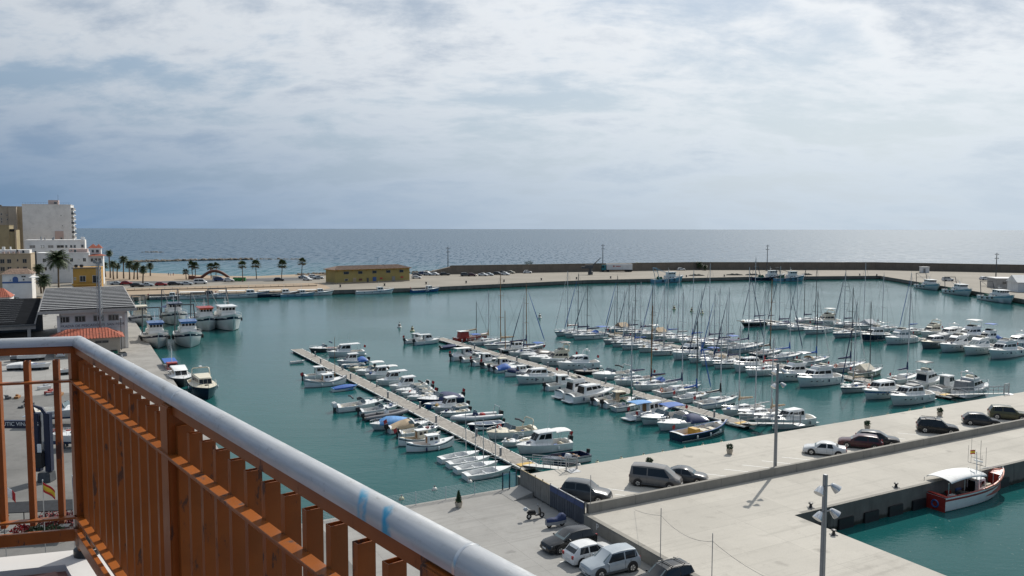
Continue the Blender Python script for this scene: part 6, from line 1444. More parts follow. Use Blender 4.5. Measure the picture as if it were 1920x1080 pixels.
# playground arch (rust red snake-like structure), bins, kiosk on the promenade
ARC = M('play_arch_red', (.13, .045, .028), .6, var=.2)
g = G(395, 523, FARQ); t = thing('playground_arch', 'rust red arched climbing frame like a caterpillar on the promenade', 'playground', g, .15)
pts = [(-9+i*1.1, math.sin(i*.5)*.4, max(.4, 3.4*math.sin(math.pi*min(1, max(0, (i-4)/12)))+.5)) for i in range(17)]
MB().tube(pts, [.7]*17, 8).build('tube_body', ARC, t, smooth=60)
for i in range(2, 16, 3): MB().ring(pts[i], .82, .12, (1, 0, .2), 12, 5).build('hoop', ARC, t)
MB().tube([(-9, 0, .4), (-12.5, 0, 5.4)], [.22, .12], 6).build('raised_boom', DGREY, t)
MB().box((-8.6, 0, .8), (3.0, 2.2, 1.6)).build('base', ARC, t, bevel=.1)
GRB = M('bin_green', (.05, .26, .07), .5)
for i, x in enumerate((441, 449, 457)):
    g = G(x, 527, FARQ); o = MB().hexa([(-.8, -.6, 0), (.8, -.6, 0), (.8, .6, 0), (-.8, .6, 0), (-.95, -.7, 1.5), (.95, -.7, 1.5), (.95, .7, 1.5), (-.95, .7, 1.5)]).build('recycling_bin', GRB, loc=g, bevel=.12, smooth=40)
    MB().box((0, 0, 1.62), (1.7, 1.2, .25)).build('lid', DGREY, o, bevel=.08); tag(o, 'green recycling bin on the promenade, %s of three' % ('leftmost', 'middle', 'rightmost')[i], 'bin', 'recycling bins on the promenade')
g = G(404, 527, FARQ); t = thing('kiosk', 'small pale kiosk beside the playground arch', 'kiosk', g); MB().box((0, 0, 1.2), (2.2, 2, 2.4)).build('wall', P_OFF, t); MB().box((0, 0, 2.5), (2.6, 2.4, .2)).build('roof', P_TAN, t); MB().box((0, -1.02, 1.4), (1.4, .06, .8)).build('hatch', SHUT, t)
# railing posts on the promenade edge
t = thing('promenade_railing', 'row of thin posts with a rail along the promenade above the trip boats', 'railing')
for i in range(26):
    g = G(238+i*14.2, 545.5-i*.36, FARQ); MB().tube([(0, 0, 0), (0, 0, 1.0)], .06, 5).build('post', DGREY, t, loc=g)
a, b_ = G(238, 545.5, FARQ), G(238+25*14.2, 545.5-25*.36, FARQ); MB().tube([(a.x, a.y, a.z+.95), (b_.x, b_.y, b_.z+.95)], .03, 4).build('rail', DGREY, t)
t = tag(MB().hexa([(a.x, a.y, FARQ), (b_.x, b_.y, FARQ), (b_.x+.2, b_.y+.6, FARQ), (a.x+.2, a.y+.6, FARQ), (a.x, a.y, FARQ+.4), (b_.x, b_.y, FARQ+.4), (b_.x+.2, b_.y+.6, FARQ+.4), (a.x+.2, a.y+.6, FARQ+.4)]).build('promenade_kerb_wall', C_PROM), kind='structure')
# bollards on the far quay edge
for i, (x, y) in enumerate(((638, 538.5), (721, 536), (799, 533), (874, 531), (945, 528.5), (1015, 525.5), (1081, 523.5), (1145, 522), (1287, 519.5), (1358, 518.5), (1470, 517), (1612, 516.5), (1644, 517))):
    g = G(x, y, FARQ); o = MB().lathe([(.40, 0), (.3, .2), (.26, .7), (.45, .8), (.42, 1.05), (.15, 1.12)], 8).build('quay_bollard', BLACK, loc=g, smooth=50); MB().box((0, 0, .04), (1.0, 1.0, .08)).build('base_plate', DGREY, o)
    tag(o, 'black bollard on the far quay edge, %s from the left' % ORD[i+1], 'bollard', 'bollards on the far quay edge')
# nets heaps on the breakwater quay
NET = M('fishing_net', (.04, .045, .04), .95, var=.4, scale=3, bump=.8)
for x, y, w, lb in ((1306, 517, 9, 'long low heap of dark nets on the breakwater quay'), (1377, 516, 10, 'broad grey heap of nets left of the small dark box'), (1410, 516, 8, 'flat dark heap of nets near the pair of fishing boats'), (1513, 515.5, 6, 'small heap of nets right of the pair of fishing boats')):
    g = G(x, y, FARQ); mb = MB(); rings = []
    for i in range(9):
        u = i/8; hh = .9*math.sin(math.pi*u)**.6*(1+.25*math.sin(i*2.7))+.02; rings.append([(-w/2+w*u, 1.6*math.cos(a*math.pi/6)*(.3+.7*math.sin(math.pi*u)), hh*math.sin(a*math.pi/6)) for a in range(7)])
    o = mb.loft(rings, close=False, cap=False).build('net_heap', NET, loc=g, smooth=60); tag(o, lb, 'nets', 'heaps of nets on the breakwater quay')

for nm in ('fish_hall', 'tiled_annex', 'open_shed', 'floodlight_mast', 'quay_shed', 'white_shed', 'electrical_kiosk'): bpy.data.objects[nm].scale = (K0, K0, K0)
# ================================================================== cars
def paint(name, col): return M('car_'+name, col, .25, var=.05, scale=1.5, coat=.35, spec=.4, dirt=tuple(x*.7+.05 for x in col), dirt_amt=.25)
CP = dict(black=paint('black', (.012, .013, .015)), white=paint('white', (.68, .68, .67)), silver=paint('silver', (.36, .40, .43)), grey=paint('grey', (.075, .08, .085)), dgrey=paint('dark_grey', (.035, .037, .04)), maroon=paint('maroon', (.065, .012, .016)), olive=paint('olive', (.10, .095, .045)), red=paint('red', (.30, .02, .02)), blue=paint('blue', (.03, .06, .16)), beige=paint('beige', (.42, .38, .30)), bronze=paint('bronze_grey', (.17, .16, .15)), teal=paint('teal', (.02, .16, .18)))
HEADL = M('headlight_glass', (.55, .57, .58), .12, var=.1, spec=.8); TAILL = M('tail_light_red', (.30, .012, .012), .2); PLATE = M('number_plate', (.62, .62, .60), .5)
SG_ = 'cars parked behind the parapet wall'
GLASSC = M('car_glass', (.014, .018, .022), .05, var=.05, spec=.55)
SHAPES = dict(   # (x fraction from rear 0..1, top z fraction), cabin: rear base, rear roof, front roof, front base
 hatch=dict(L=4.1, W=1.74, H=1.48, cab=(.03, .16, .55, .75), hood=.64, tail=.66),
 wagon=dict(L=4.6, W=1.78, H=1.47, cab=(.03, .13, .54, .72), hood=.63, tail=.66),
 sedan=dict(L=4.4, W=1.72, H=1.40, cab=(.17, .32, .58, .74), hood=.66, tail=.72),
 suv=dict(L=4.5, W=1.84, H=1.70, cab=(.02, .09, .56, .72), hood=.62, tail=.62),
 van=dict(L=4.85, W=1.92, H=1.95, cab=(.01, .04, .68, .86), hood=.60, tail=.56))
def car(kind, col, g, rz, label, group=None, detail=True, roofbars=False, two=None):
    q = SHAPES[kind]; L, W, H = q['L'], q['W'], q['H']; c0, c1, c2, c3 = q['cab']; m = CP[col]
    if group == SG_:            # keep clear of the parapet
        fx, fy = g[0]+math.cos(rz)*L/2, g[1]+math.sin(rz)*L/2; rx, ry = g[0]-math.cos(rz)*L/2, g[1]-math.sin(rz)*L/2
        lo = min(line_uv((fx, fy))[1], line_uv((rx, ry))[1])-W/2*.9
        if lo < pv+.45: k = pv+.45-lo; g = Vector((g[0]+V.x*k, g[1]+V.y*k, g[2]))
    t = thing('parked_car' if kind != 'van' else 'parked_van', label, 'car' if kind != 'van' else 'van', g, rz, group)
    if not detail: t.scale = (1.18, 1.18, 1.18)
    X = lambda f: -L/2+f*L
    zs = .24; belt = H*.60 if kind != 'van' else H*.53
    st = [(0.0, H*.36, H*.40, .80), (.008, belt*.93, belt*.95, .90)]
    if c0 > .1: st += [(.03, belt, H*q['tail'], .94), (c0, belt, H*q['tail']+.01, 1)]
    else: st += [(c0, belt, belt+.05, .96)]
    st += [(c1, belt, H*.955, 1), ((c1*2+c2)/3, belt, H, 1), ((c1+c2*2)/3, belt, H, 1), (c2, belt, H*.965, 1), (c3, belt*.985, H*q['hood']+.01, .99), (.90, belt*.90, H*q['hood']*.93, .95), (.97, belt*.74, H*q['hood']*.80, .86), (1.0, H*.30, H*.36, .72)]
    rings = []
    for x, zb_, zt, wf in st:
        w = W/2*wf; cab = zt > belt*1.12; wr = w*(.74 if cab else .80)
        rings.append([(X(x), -w*.93, zs), (X(x), -w*.99, zs+.16), (X(x), -w, zb_*.72), (X(x), -w*.965, zb_), (X(x), -wr, zt-.02), (X(x), -wr*.72, zt+.02 if cab else zt+.015), (X(x), wr*.72, zt+.02 if cab else zt+.015), (X(x), wr, zt-.02), (X(x), w*.965, zb_), (X(x), w, zb_*.72), (X(x), w*.99, zs+.16), (X(x), w*.93, zs)])
    body = MB().loft(rings).build('body', m, t, smooth=32)
    w = W/2
    def pt(x, f, sg):        # on the cabin side: f=0 belt, f=1 roof
        if x < c1: top = belt+.05+(H*.955-belt-.05)*max(0, (x-c0))/(c1-c0)
        elif x > c2: top = H*.965+(H*q['hood']-H*.965)*(x-c2)/(c3-c2)
        else: top = H*.99
        a = Vector((X(x), sg*w*.965, belt)); b = Vector((X(x), sg*w*.74, top-.02)); return a.lerp(b, f)
    cm = c1+(c2-c1)*.50; cr = c1+(c2-c1)*.06
    for sg in (-1, 1):
        for (xa, xb, xc, xd) in ((cr if c1-c0 < .1 else c1-.02, cm-.012, cm-.012, cr+.0), (cm+.012, c2+(c3-c2)*.62, c2-.005, cm+.012)):
            qd = [pt(xa, .10, sg), pt(xb, .10, sg), pt(xc, .86, sg), pt(xd, .86, sg)]
            if sg > 0: qd = [qd[1], qd[0], qd[3], qd[2]]
            MB().hexa(panel(qd, 0, 1, 0, 1, .010, .02)).build('side_window', GLASSC, body)
        if kind == 'wagon' or kind == 'suv':
            qd = [pt(c0+.06, .22, sg), pt(cr-.015, .12, sg), pt(cr-.015, .84, sg), pt(c1+.01, .8, sg)]
            if sg > 0: qd = [qd[1], qd[0], qd[3], qd[2]]
            MB().hexa(panel(qd, 0, 1, 0, 1, .010, .02)).build('side_window', GLASSC, body)
    ws = [(X(c3)-.03, -w*.80, belt*.985+(H*q['hood']-belt)*.5+.03), (X(c3)-.03, w*.80, belt*.985+(H*q['hood']-belt)*.5+.03), (X(c2)+.02, w*.70, H*.955), (X(c2)+.02, -w*.70, H*.955)]
    z_c3 = H*q['hood']+.02; ws[0] = (X(c3)-.02, -w*.78, z_c3); ws[1] = (X(c3)-.02, w*.78, z_c3)
    MB().hexa(panel(ws, .03, .97, .06, .95, .016, .02)).build('windscreen', GLASSL, body)
    rw = [(X(c0)+.01, w*.76, (H*q['tail']+.03 if c0 > .1 else belt+.08)), (X(c0)+.01, -w*.76, (H*q['tail']+.03 if c0 > .1 else belt+.08)), (X(c1)-.0, -w*.70, H*.945), (X(c1)-.0, w*.70, H*.945)]
    MB().hexa(panel(rw, .06, .94, .10, .95, .016, .02)).build('rear_window', GLASSC, body)
    r = .32 if kind != 'suv' else .36
    for fx in (.185, .80):
        for sg in (-1, 1):
            if detail: MB().lathe([(r+(.13 if two else .07), -.02), (r+(.13 if two else .07), .02)], 18, c=(X(fx), sg*(w-.012), r+.01), axis='y').build('wheel_arch', BLACK, body)
            wh = MB().lathe([(r-.07, -.11), (r, -.09), (r, .09), (r-.07, .11)], 16, c=(X(fx), sg*(w-.08), r), axis='y').build('wheel', RUB, t, smooth=40)
            if detail:
                MB().lathe([(r*.62, -.012), (r*.60, .012)], 12, c=(X(fx), sg*(w+.032), r), axis='y').build('rim', STEEL, wh)
                sp = MB()
                for k in range(5): sp.box((r*.34, 0, 0), (r*.5, .02, .06), X=Matrix.Translation((X(fx), sg*(w+.046), r)) @ Matrix.Rotation(k*1.2566, 4, 'Y'))
                sp.build('spokes', DGREY, wh)
    for sg in (-1, 1):
        MB().hexa([(X(.93), sg*w*.62-.20, belt*.66), (X(.975), sg*w*.60-.16, belt*.66), (X(.975), sg*w*.60+.16, belt*.66), (X(.93), sg*w*.62+.20, belt*.66), (X(.90), sg*w*.66-.20, belt*.84), (X(.955), sg*w*.64-.14, belt*.82), (X(.955), sg*w*.64+.14, belt*.82), (X(.90), sg*w*.66+.20, belt*.84)]).build('headlight', HEADL, body)
        MB().box((X(.012), sg*w*.72, belt*.86), (.16, .22, .24)).build('tail_light', TAILL, body, bevel=.02)
        if detail: MB().box((X(c2+(c3-c2)*.70), sg*(w+.09), belt+.04), (.12, .18, .12)).build('mirror', m, body, bevel=.03); 
        if detail:
            for hx in (cm, c2+(c3-c2)*.55, max(cr-.02, .22)): MB().box((X(hx), sg*(w-.002), (belt+.34)/2), (.012, .02, belt-.36)).build('door_seam', BLACK, body)
            for hx in (cm-.06, cm+.16): MB().box((X(hx), sg*(w+.005), belt*.86), (.16, .03, .03)).build('door_handle', m, body)
    for x, sg in ((0.0, -1), (1.0, 1)):
        MB().box((X(x)-sg*.06, 0, .38), (.16, W*.80, .20)).build('bumper', two or m, body, bevel=.05)
        MB().box((X(x)+sg*.028, 0, .44), (.02, .48, .11)).build('number_plate', PLATE, body)
    if detail: MB().box((X(.985), 0, belt*.62), (.10, W*.42, .12)).build('grille', BLACK, body, bevel=.02)
    MB().box((0, 0, .22), (L*.9, W*.86, .12)).build('underbody', BLACK, body)
    if two:
        for sg in (-1, 1): MB().box((0, sg*(w-.004), .33), (L*.50, .03, .16)).build('sill_trim', two, body)
    if roofbars:
        for sg in (-1, 1): MB().tube([(X(c1+.03), sg*w*.66, H+.05), (X(c2-.04), sg*w*.66, H+.05)], .025, 5).build('roof_rail', BLACK, body)
        for f in (.25, .75): MB().box((X(c1+(c2-c1)*f), 0, H+.09), (.07, w*1.36, .04)).build('roof_bar', BLACK, body)
    return t
aU = UA+math.pi       # pointing away from the retaining wall
CG = 'cars parked in the low car park'
def cz(x, y, z): return G(x, y, z)
car('wagon', 'black', cz(1066, 1026, LAND), aU+.05, 'black estate car with its front away from the retaining wall', CG)
car('hatch', 'white', cz(1106, 1049, LAND), UA+.02, 'white hatchback parked between the black estate and the silver crossover', CG)
car('suv', 'silver', cz(1143, 1071, LAND), aU-.02, 'silver crossover with dark lower trim, nearest complete car in the car park', CG, two=DGREY)
car('suv', 'black', cz(1245, 1103, LAND), aU-.02, 'black off-roader with roof bars cut by the bottom edge', CG, roofbars=True)
car('suv', 'grey', cz(1118, 946, APR), HEAD, 'grey crossover behind the parapet wall, nearest the blue fence', SG_)
car('van', 'bronze', cz(1248, 918, APR), HEAD, 'grey and black passenger van behind the parapet wall', SG_, two=DGREY)
car('sedan', 'grey', cz(1300, 909, APR), HEAD+.02, 'dark grey car half hidden behind the grey passenger van', SG_)
car('sedan', 'white', cz(1563, 857, APR), HEAD+math.pi, 'white saloon behind the parapet wall', SG_)
car('wagon', 'maroon', cz(1636, 845, APR), HEAD+math.pi, 'dark maroon estate car behind the parapet wall', SG_)
car('wagon', 'dgrey', cz(1660, 836, APR), HEAD, 'dark car parked directly behind the maroon estate', SG_)
car('suv', 'black', cz(1775, 815, APR), HEAD, 'black off-roader alone behind the parapet wall', SG_, roofbars=True)
car('hatch', 'dgrey', cz(1860, 801, APR), HEAD, 'dark blue-black hatchback second from the right behind the parapet', SG_)
car('suv', 'olive', cz(1913, 790, APR), HEAD, 'olive green car cut by the right edge behind the parapet', SG_)
# far cars
FG = 'cars parked on the breakwater quay'
far = [(782, 518, 'hatch', 'dgrey', 0), (781, 522.5, 'hatch', 'white', 0), (803, 516.5, 'suv', 'silver', 1), (795, 515, 'wagon', 'blue', 1), (816, 516.5, 'hatch', 'white', 1), (834, 516.5, 'wagon', 'dgrey', 0), (873, 518, 'suv', 'grey', 0), (885, 518, 'hatch', 'maroon', 0), (906, 517.5, 'sedan', 'white', 1), (917, 517, 'sedan', 'silver', 1), (934, 515.5, 'wagon', 'dgrey', 1), (948, 516, 'hatch', 'white', 1), (943, 513.5, 'sedan', 'black', 1), (958, 513, 'hatch', 'beige', 1), (969, 509.5, 'suv', 'black', 0), (989, 512.5, 'hatch', 'white', 0), (1087, 508.5, 'hatch', 'white', 0), (1117, 508, 'sedan', 'white', 0), (1277, 507, 'hatch', 'white', 0), (1777, 527, 'suv', 'white', 0), (1846, 525, 'hatch', 'white', 0)]
for i, (x, y, k, c, o) in enumerate(far):
    car(k, c, G(x, y, FARQ), R(-25 if o else 5)+random.uniform(-.1, .1), '%s %s on the far quay, %s car from the left' % ({'dgrey': 'dark grey'}.get(c, c), {'hatch': 'hatchback', 'wagon': 'estate car', 'suv': 'off-roader', 'sedan': 'saloon'}[k], ORD[sorted(f_[0] for f_ in far).index(x)+1]), FG, detail=False)
PGc = 'cars parked along the promenade'
prom = [(258, 538, 'wagon', 'dgrey', 0), (276, 537, 'sedan', 'silver', 0), (302, 536, 'hatch', 'red', 0), (327, 535, 'wagon', 'black', 0), (350, 534.5, 'sedan', 'silver', 0), (376, 532.5, 'van', 'white', 0), (413, 527, 'suv', 'blue', 0), (429, 528, 'hatch', 'white', 0), (523, 527, 'hatch', 'black', 0), (569, 522, 'sedan', 'silver', 1), (577, 526, 'hatch', 'white', 1), (588, 521, 'wagon', 'white', 0), (597, 523, 'sedan', 'silver', 0), (219, 534, 'sedan', 'silver', 0), (238, 534, 'hatch', 'red', 0)]
for i, (x, y, k, c, o) in enumerate(prom):
    car(k, c, G(x, y, FARQ), R(-30 if o else 17)+random.uniform(-.1, .1), '%s %s on the promenade, %s parked vehicle from the left' % ({'dgrey': 'dark grey'}.get(c, c), {'hatch': 'hatchback', 'wagon': 'estate car', 'suv': 'off-roader', 'sedan': 'saloon', 'van': 'van'}[k], ORD[sorted(f_[0] for f_ in prom).index(x)+1]), PGc, detail=False)
# lorry on the breakwater quay
g = G(1157, 509.5, FARQ); t = thing('lorry', 'lorry with teal cab and long white trailer on the breakwater quay', 'lorry', g, R(4)); t.scale = (1.15, 1.15, 1.15)
MB().box((1.0, 0, 2.5), (13.0, 2.5, 2.9)).build('trailer', P_WHITE, t, bevel=.06); MB().box((1.0, 0, .95), (13, 2.2, .2)).build('chassis', BLACK, t)
cab_ = Fr(-8.0, -5.8, 1.22, 1.22, .7, -7.8, -5.8, 1.15, 1.15, 3.4); cb = cab_.make('cab', CP['teal'], t, .12); cab_.win('back', .08, .92, .5, .85, cb); cab_.win('right', .1, .55, .5, .84, cb); cab_.win('left', .45, .9, .5, .84, cb)
for x in (-7.2, -4.6, 4.4, 5.6, 6.8):
    for sg in (-1, 1): MB().lathe([(.42, -.15), (.52, -.12), (.52, .12), (.42, .15)], 12, c=(x, sg*1.05, .52), axis='y').build('wheel', RUB, t)
MB().box((-1.9, -1.27, 2.8), (.7, .04, .7)).build('red_emblem', REDS, t, bevel=.1); MB().box((.3, -1.27, 2.75), (2.4, .04, .35)).build('red_lettering_bar', REDS, t)
# mobile crane on the quay beside the lorry
g = G(1107, 515, FARQ); t = thing('quay_crane', 'small dark quay crane with raised jib near the lorry', 'crane', g); t.scale = (1.2, 1.2, 1.2)
MB().lathe([(1.1, 0), (1.1, 1.4), (.8, 1.5), (.8, 3.0)], 10).build('pedestal', DGREY, t); MB().box((-.6, 0, 3.6), (3.4, 1.8, 1.6)).build('machine_house', DGREY, t, bevel=.1); MB().tube([(.8, 0, 4.0), (4.6, 0, 7.6)], [.3, .15], 6).build('jib', DGREY, t); MB().box((-3.0, 0, 3.2), (2.0, 1.4, .9)).build('counterweight', DGREY, t, bevel=.1)
# people on the beach: one continuous skinned body each
SKIN = M('skin', (.36, .20, .13), .6)
def person(g, rz, label, cloth):
    js = [((0, 0, .93), .15), ((0, 0, 1.15), .14), ((0, 0, 1.40), .16), ((0, 0, 1.50), .06), ((0, .02, 1.60), .10), ((0, .02, 1.70), .085),
          ((.10, 0, .88), .09), ((.11, .05, .48), .065), ((.11, .0, .06), .05), ((.11, .14, .03), .04), ((-.10, 0, .88), .09), ((-.11, -.05, .48), .065), ((-.11, -.10, .06), .05), ((-.11, .04, .03), .04),
          ((.20, 0, 1.38), .065), ((.26, 0, 1.10), .048), ((.26, .10, .86), .035), ((-.20, 0, 1.38), .065), ((-.26, 0, 1.10), .048), ((-.26, .10, .86), .035)]
    ed = [(0, 1), (1, 2), (2, 3), (3, 4), (4, 5), (0, 6), (6, 7), (7, 8), (8, 9), (0, 10), (10, 11), (11, 12), (12, 13), (2, 14), (14, 15), (15, 16), (2, 17), (17, 18), (18, 19)]
    me = bpy.data.meshes.new('person'); me.from_pydata([j[0] for j in js], ed, []); o = bpy.data.objects.new('person', me); COL.objects.link(o)
    o.location = g; o.rotation_euler.z = rz; me.materials.append(cloth)
    o.modifiers.new('skin', 'SKIN'); o.modifiers.new('sub', 'SUBSURF').levels = 1
    for i, j in enumerate(js): me.skin_vertices[0].data[i].radius = (j[1], j[1]*.8)
    me.skin_vertices[0].data[0].use_root = True
    MB().lathe([(.02, 1.56), (.09, 1.60), (.105, 1.70), (.08, 1.79), (.02, 1.81)], 10).build('hair', BLACK, o, smooth=60)
    tag(o, label, 'person', 'people on the beach')
for x, y, r_, lb, c in ((316, 517.5, .4, 'person in dark clothes on the beach, left of three', DGREY), (320, 517.8, 2, 'person in blue on the beach, middle of three', BLUEH), (325, 517.6, 4, 'person in red on the beach, right of three', REDP)):
    g = G(x, y, .9); person(g, r_, lb, c)
# ================================================================== near quay furniture
LAMP = M('lamp_pole_grey', (.26, .27, .28), .45, metal=.4, var=.08); SILV = M('lamp_reflector', (.55, .56, .57), .25, metal=.8)
def quay_lamp(g, hgt, label, rz):
    t = thing('quay_lamp_post', label, 'lamp post', g, rz, 'lamp posts on the near quay')
    MB().hexa([(-.13, -.13, 0), (.13, -.13, 0), (.13, .13, 0), (-.13, .13, 0), (-.10, -.10, hgt), (.10, -.10, hgt), (.10, .10, hgt), (-.10, .10, hgt)]).build('pole', LAMP, t, bevel=.02)
    MB().box((0, 0, .04), (.5, .5, .08)).build('base_plate', LAMP, t, bevel=.01)
    for z, sgs in ((hgt-.75, ((-1, .1), (1, -.35))), (hgt-2.15, ((-1, .25), (1, -.3)))):
        for sg, tw in sgs:
            a = MB().tube([(0, 0, z+.1), (sg*.42, -.10, z+.12)], .035, 5).build('arm', LAMP, t)
            d = Vector((sg*.75, tw-.25, -.85)).normalized(); c = Vector((sg*.45, -.12, z+.12))
            rings = []
            s_ = d.cross(Vector((0, 1, 0))).normalized(); u_ = d.cross(s_)
            for k, r in ((-.08, .10), (.05, .17), (.30, .25), (.38, .27)): rings.append([tuple(c+d*k+(s_*math.cos(q*.628)+u_*math.sin(q*.628))*r) for q in range(10)])
            MB().loft(rings).build('lamp_head', SILV, t, smooth=40)
    return t
quay_lamp(G(1453, 886, APR), 11.0, 'grey lamp post with four lamps beside the parapet wall', UA)
g = Vector((14.1*K0, 35.4*K0, APR)); quay_lamp(g, 11.0, 'nearest lamp post with four lamps, cut by the bottom edge', UA)
# light stanchions with a sagging line
st = []
for x, y, hgt, lb in ((1238, 1056, 4.1, 'thin stanchion on the retaining wall edge carrying a sagging line'), (1334, 1112, 4.1, 'thin stanchion on the apron nearer the camera carrying a sagging line'), (1107, 962, 3.3, 'thin stanchion at the corner of the blue fence')):
    g = G(x, y, APR); o = MB().tube([(0, 0, 0), (0, 0, hgt)], .03, 6).build('stanchion', LAMP, loc=g); MB().lathe([(.12, 0), (.12, .03)], 8).build('foot', LAMP, o); tag(o, lb, 'pole', 'stanchions with a line'); st.append((g, hgt))
def sag(a, b, s, n=14): return [tuple(Vector(a).lerp(Vector(b), i/n)-Vector((0, 0, s*4*(i/n)*(1-i/n)))) for i in range(n+1)]
p = [tuple(g+Vector((0, 0, h_-.55))) for g, h_ in st]
e1 = tuple(G(1190, 958, APR)+Vector((0, 0, .1))); e2 = G(1560, 1150, APR)+Vector((0, 0, 1.2))
o = MB().tube(sag(p[0], p[1], .55)[:], .012, 4).build('sagging_line', ROPE); tag(o, 'thin line sagging between the two stanchions on the apron', 'line', 'lines on the stanchions')
o = MB().tube(sag(p[1], e2, .8), .012, 4).build('sagging_line', ROPE); tag(o, 'thin line running right from the nearer stanchion', 'line', 'lines on the stanchions')
o = MB().tube(sag(e1, p[0], .1), .012, 4).build('sagging_line', ROPE); tag(o, 'thin line running left from the farther stanchion', 'line', 'lines on the stanchions')
# panel fence between car park and apron strip
FGREY = M('fence_sheet_grey', (.23, .215, .195), .6, var=.15, scale=1, dirt=(.1, .09, .08), dirt_amt=.4); FBLUE = M('fence_sheet_blue', (.03, .06, .16), .45, var=.2); FDARK = M('fence_sheet_dark', (.06, .07, .09), .55, var=.15); FEDGE = M('fence_cap', (.40, .31, .18), .7)
fs_ = S(pu-.45, -1.0); ln = abs(pv)-.8
fe = thing('panel_fence', 'sheet fence of grey and blue panels between scooters and parked cars', 'fence', (fs_[0], fs_[1], LAND), UA-math.pi/2); fe.scale.z = 1.15   # local x runs along -V
npn = 8; pw_ = ln/npn
for i in range(npn):
    gr = i < 4; mb = MB(); n = 9
    for k in range(n):
        x0 = i*pw_+k*pw_/n; d = .025 if k % 2 else -.0
        mb.box((x0+pw_/n/2, d, .95), (pw_/n+.002, .04, 1.6 if gr else 1.72))
    pnl = mb.build('fence_panel', FGREY if gr else FDARK, fe)
    MB().box((i*pw_+pw_/2, 0, 1.77 if gr else 1.83), (pw_-.03, .09, .05)).build('cap', FEDGE if gr else STEEL, pnl)
    if not gr: MB().box((i*pw_+pw_/2, -.035, 1.55), (pw_-.06, .02, .42)).build('blue_band', FBLUE, pnl)
for i in range(npn+1): MB().box((i*pw_, .05, .95), (.07, .07, 1.9)).build('post', DGREY, fe)
tag(MB().hexa([(0, -2.2, 0), (2.6, -2.2, 0), (2.6, -.1, 0), (0, -.1, 0), (0, -2.2, .02), (2.6, -2.2, .02), (2.6, -.1, .5), (0, -.1, .5)]).build('access_ramp', C_LOW, loc=(fs_[0], fs_[1], LAND), rz=UA-math.pi/2), kind='structure')
# white mesh fence along the water
MESH = M('fence_white_wire', (.58, .62, .62), .5, var=.06)
mf = thing('mesh_fence', 'white wire mesh fence along the car park edge above the water', 'fence', (*S(pu-2.0, -.25), LAND), UA+math.pi)
sp = 3.0
for i in range(9): MB().tube([(i*sp, 0, 0), (i*sp, 0, 1.25)], .035, 6).build('post', MESH, mf)
mb = MB()
for k in range(9): mb.tube([(0, 0, .12+k*.135), (8*sp, 0, .12+k*.135)], .010, 4, cap=False)
for k in range(int(8*sp/.12)): mb.tube([(k*.12, 0, .1), (k*.12, 0, 1.2)], .0045, 3, cap=False)
tag(mb.build('wire_mesh', MESH, mf, fix=False), kind='stuff')
gt = thing('bar_gate', 'blue-grey vertical bar gate between the mesh fence and the grey panels', 'gate', (*S(pu-2.0, -.25), LAND), UA)
for x in (0, .75, 1.5): MB().box((x, 0, .85), (.09, .09, 1.8)).build('post', NAVYH, gt)
for k in range(11): MB().box((.08+k*.135, 0, .85), (.03, .03, 1.4)).build('bar', LBLUEH, gt)
for z in (.2, 1.5): MB().box((.75, 0, z), (1.5, .04, .05)).build('cross_rail', LBLUEH, gt)
# pots
POT = M('pot_concrete', (.46, .40, .32), .85, var=.12)
def pot(g, label, hgt=.75, conifer=False):
    t = thing('plant_pot', label, 'potted plant', g, 0, 'potted plants on the quay')
    MB().lathe([(.22, 0), (.27, .03), (.36, .42), (.36, .5), (.30, .5), (.29, .44)], 12).build('pot', POT, t, smooth=40)
    random.seed(int(g.x*10))
    if conifer:
        mb = MB()
        for i in range(420):
            z = .45+random.random()**1.2*1.05; r = .34*(1-(z-.45)/1.25)*random.uniform(.5, 1.05); a = random.random()*6.28
            c = Vector((r*math.cos(a), r*math.sin(a), z)); v1 = Vector((math.cos(a)*.4, math.sin(a)*.4, 1)).normalized()*.11; v2 = Vector((-math.sin(a), math.cos(a), 0))*.045
            mb.add([tuple(c-v1), tuple(c+v2), tuple(c+v1), tuple(c-v2)], [(0, 1, 2, 3)])
        mb.build('foliage', PINE, t, fix=False)
    else: bush_mesh(160, .36, .36, .32, .11, .78).build('foliage', PINE, t, fix=False)
    return t
pot(G(860, 951, LAND), 'small conifer in a pale round pot beside the mesh fence', conifer=True)
for x, y, lb in ((1217, 878, 'potted shrub at the quay edge behind the grey passenger van'), (1368, 851, 'potted shrub at the quay edge left of the far lamp post'), (1626, 805, 'potted shrub at the quay edge above the maroon estate'), (1762, 780, 'potted shrub at the quay edge above the black off-roader')): pot(G(x, y, APR), lb)
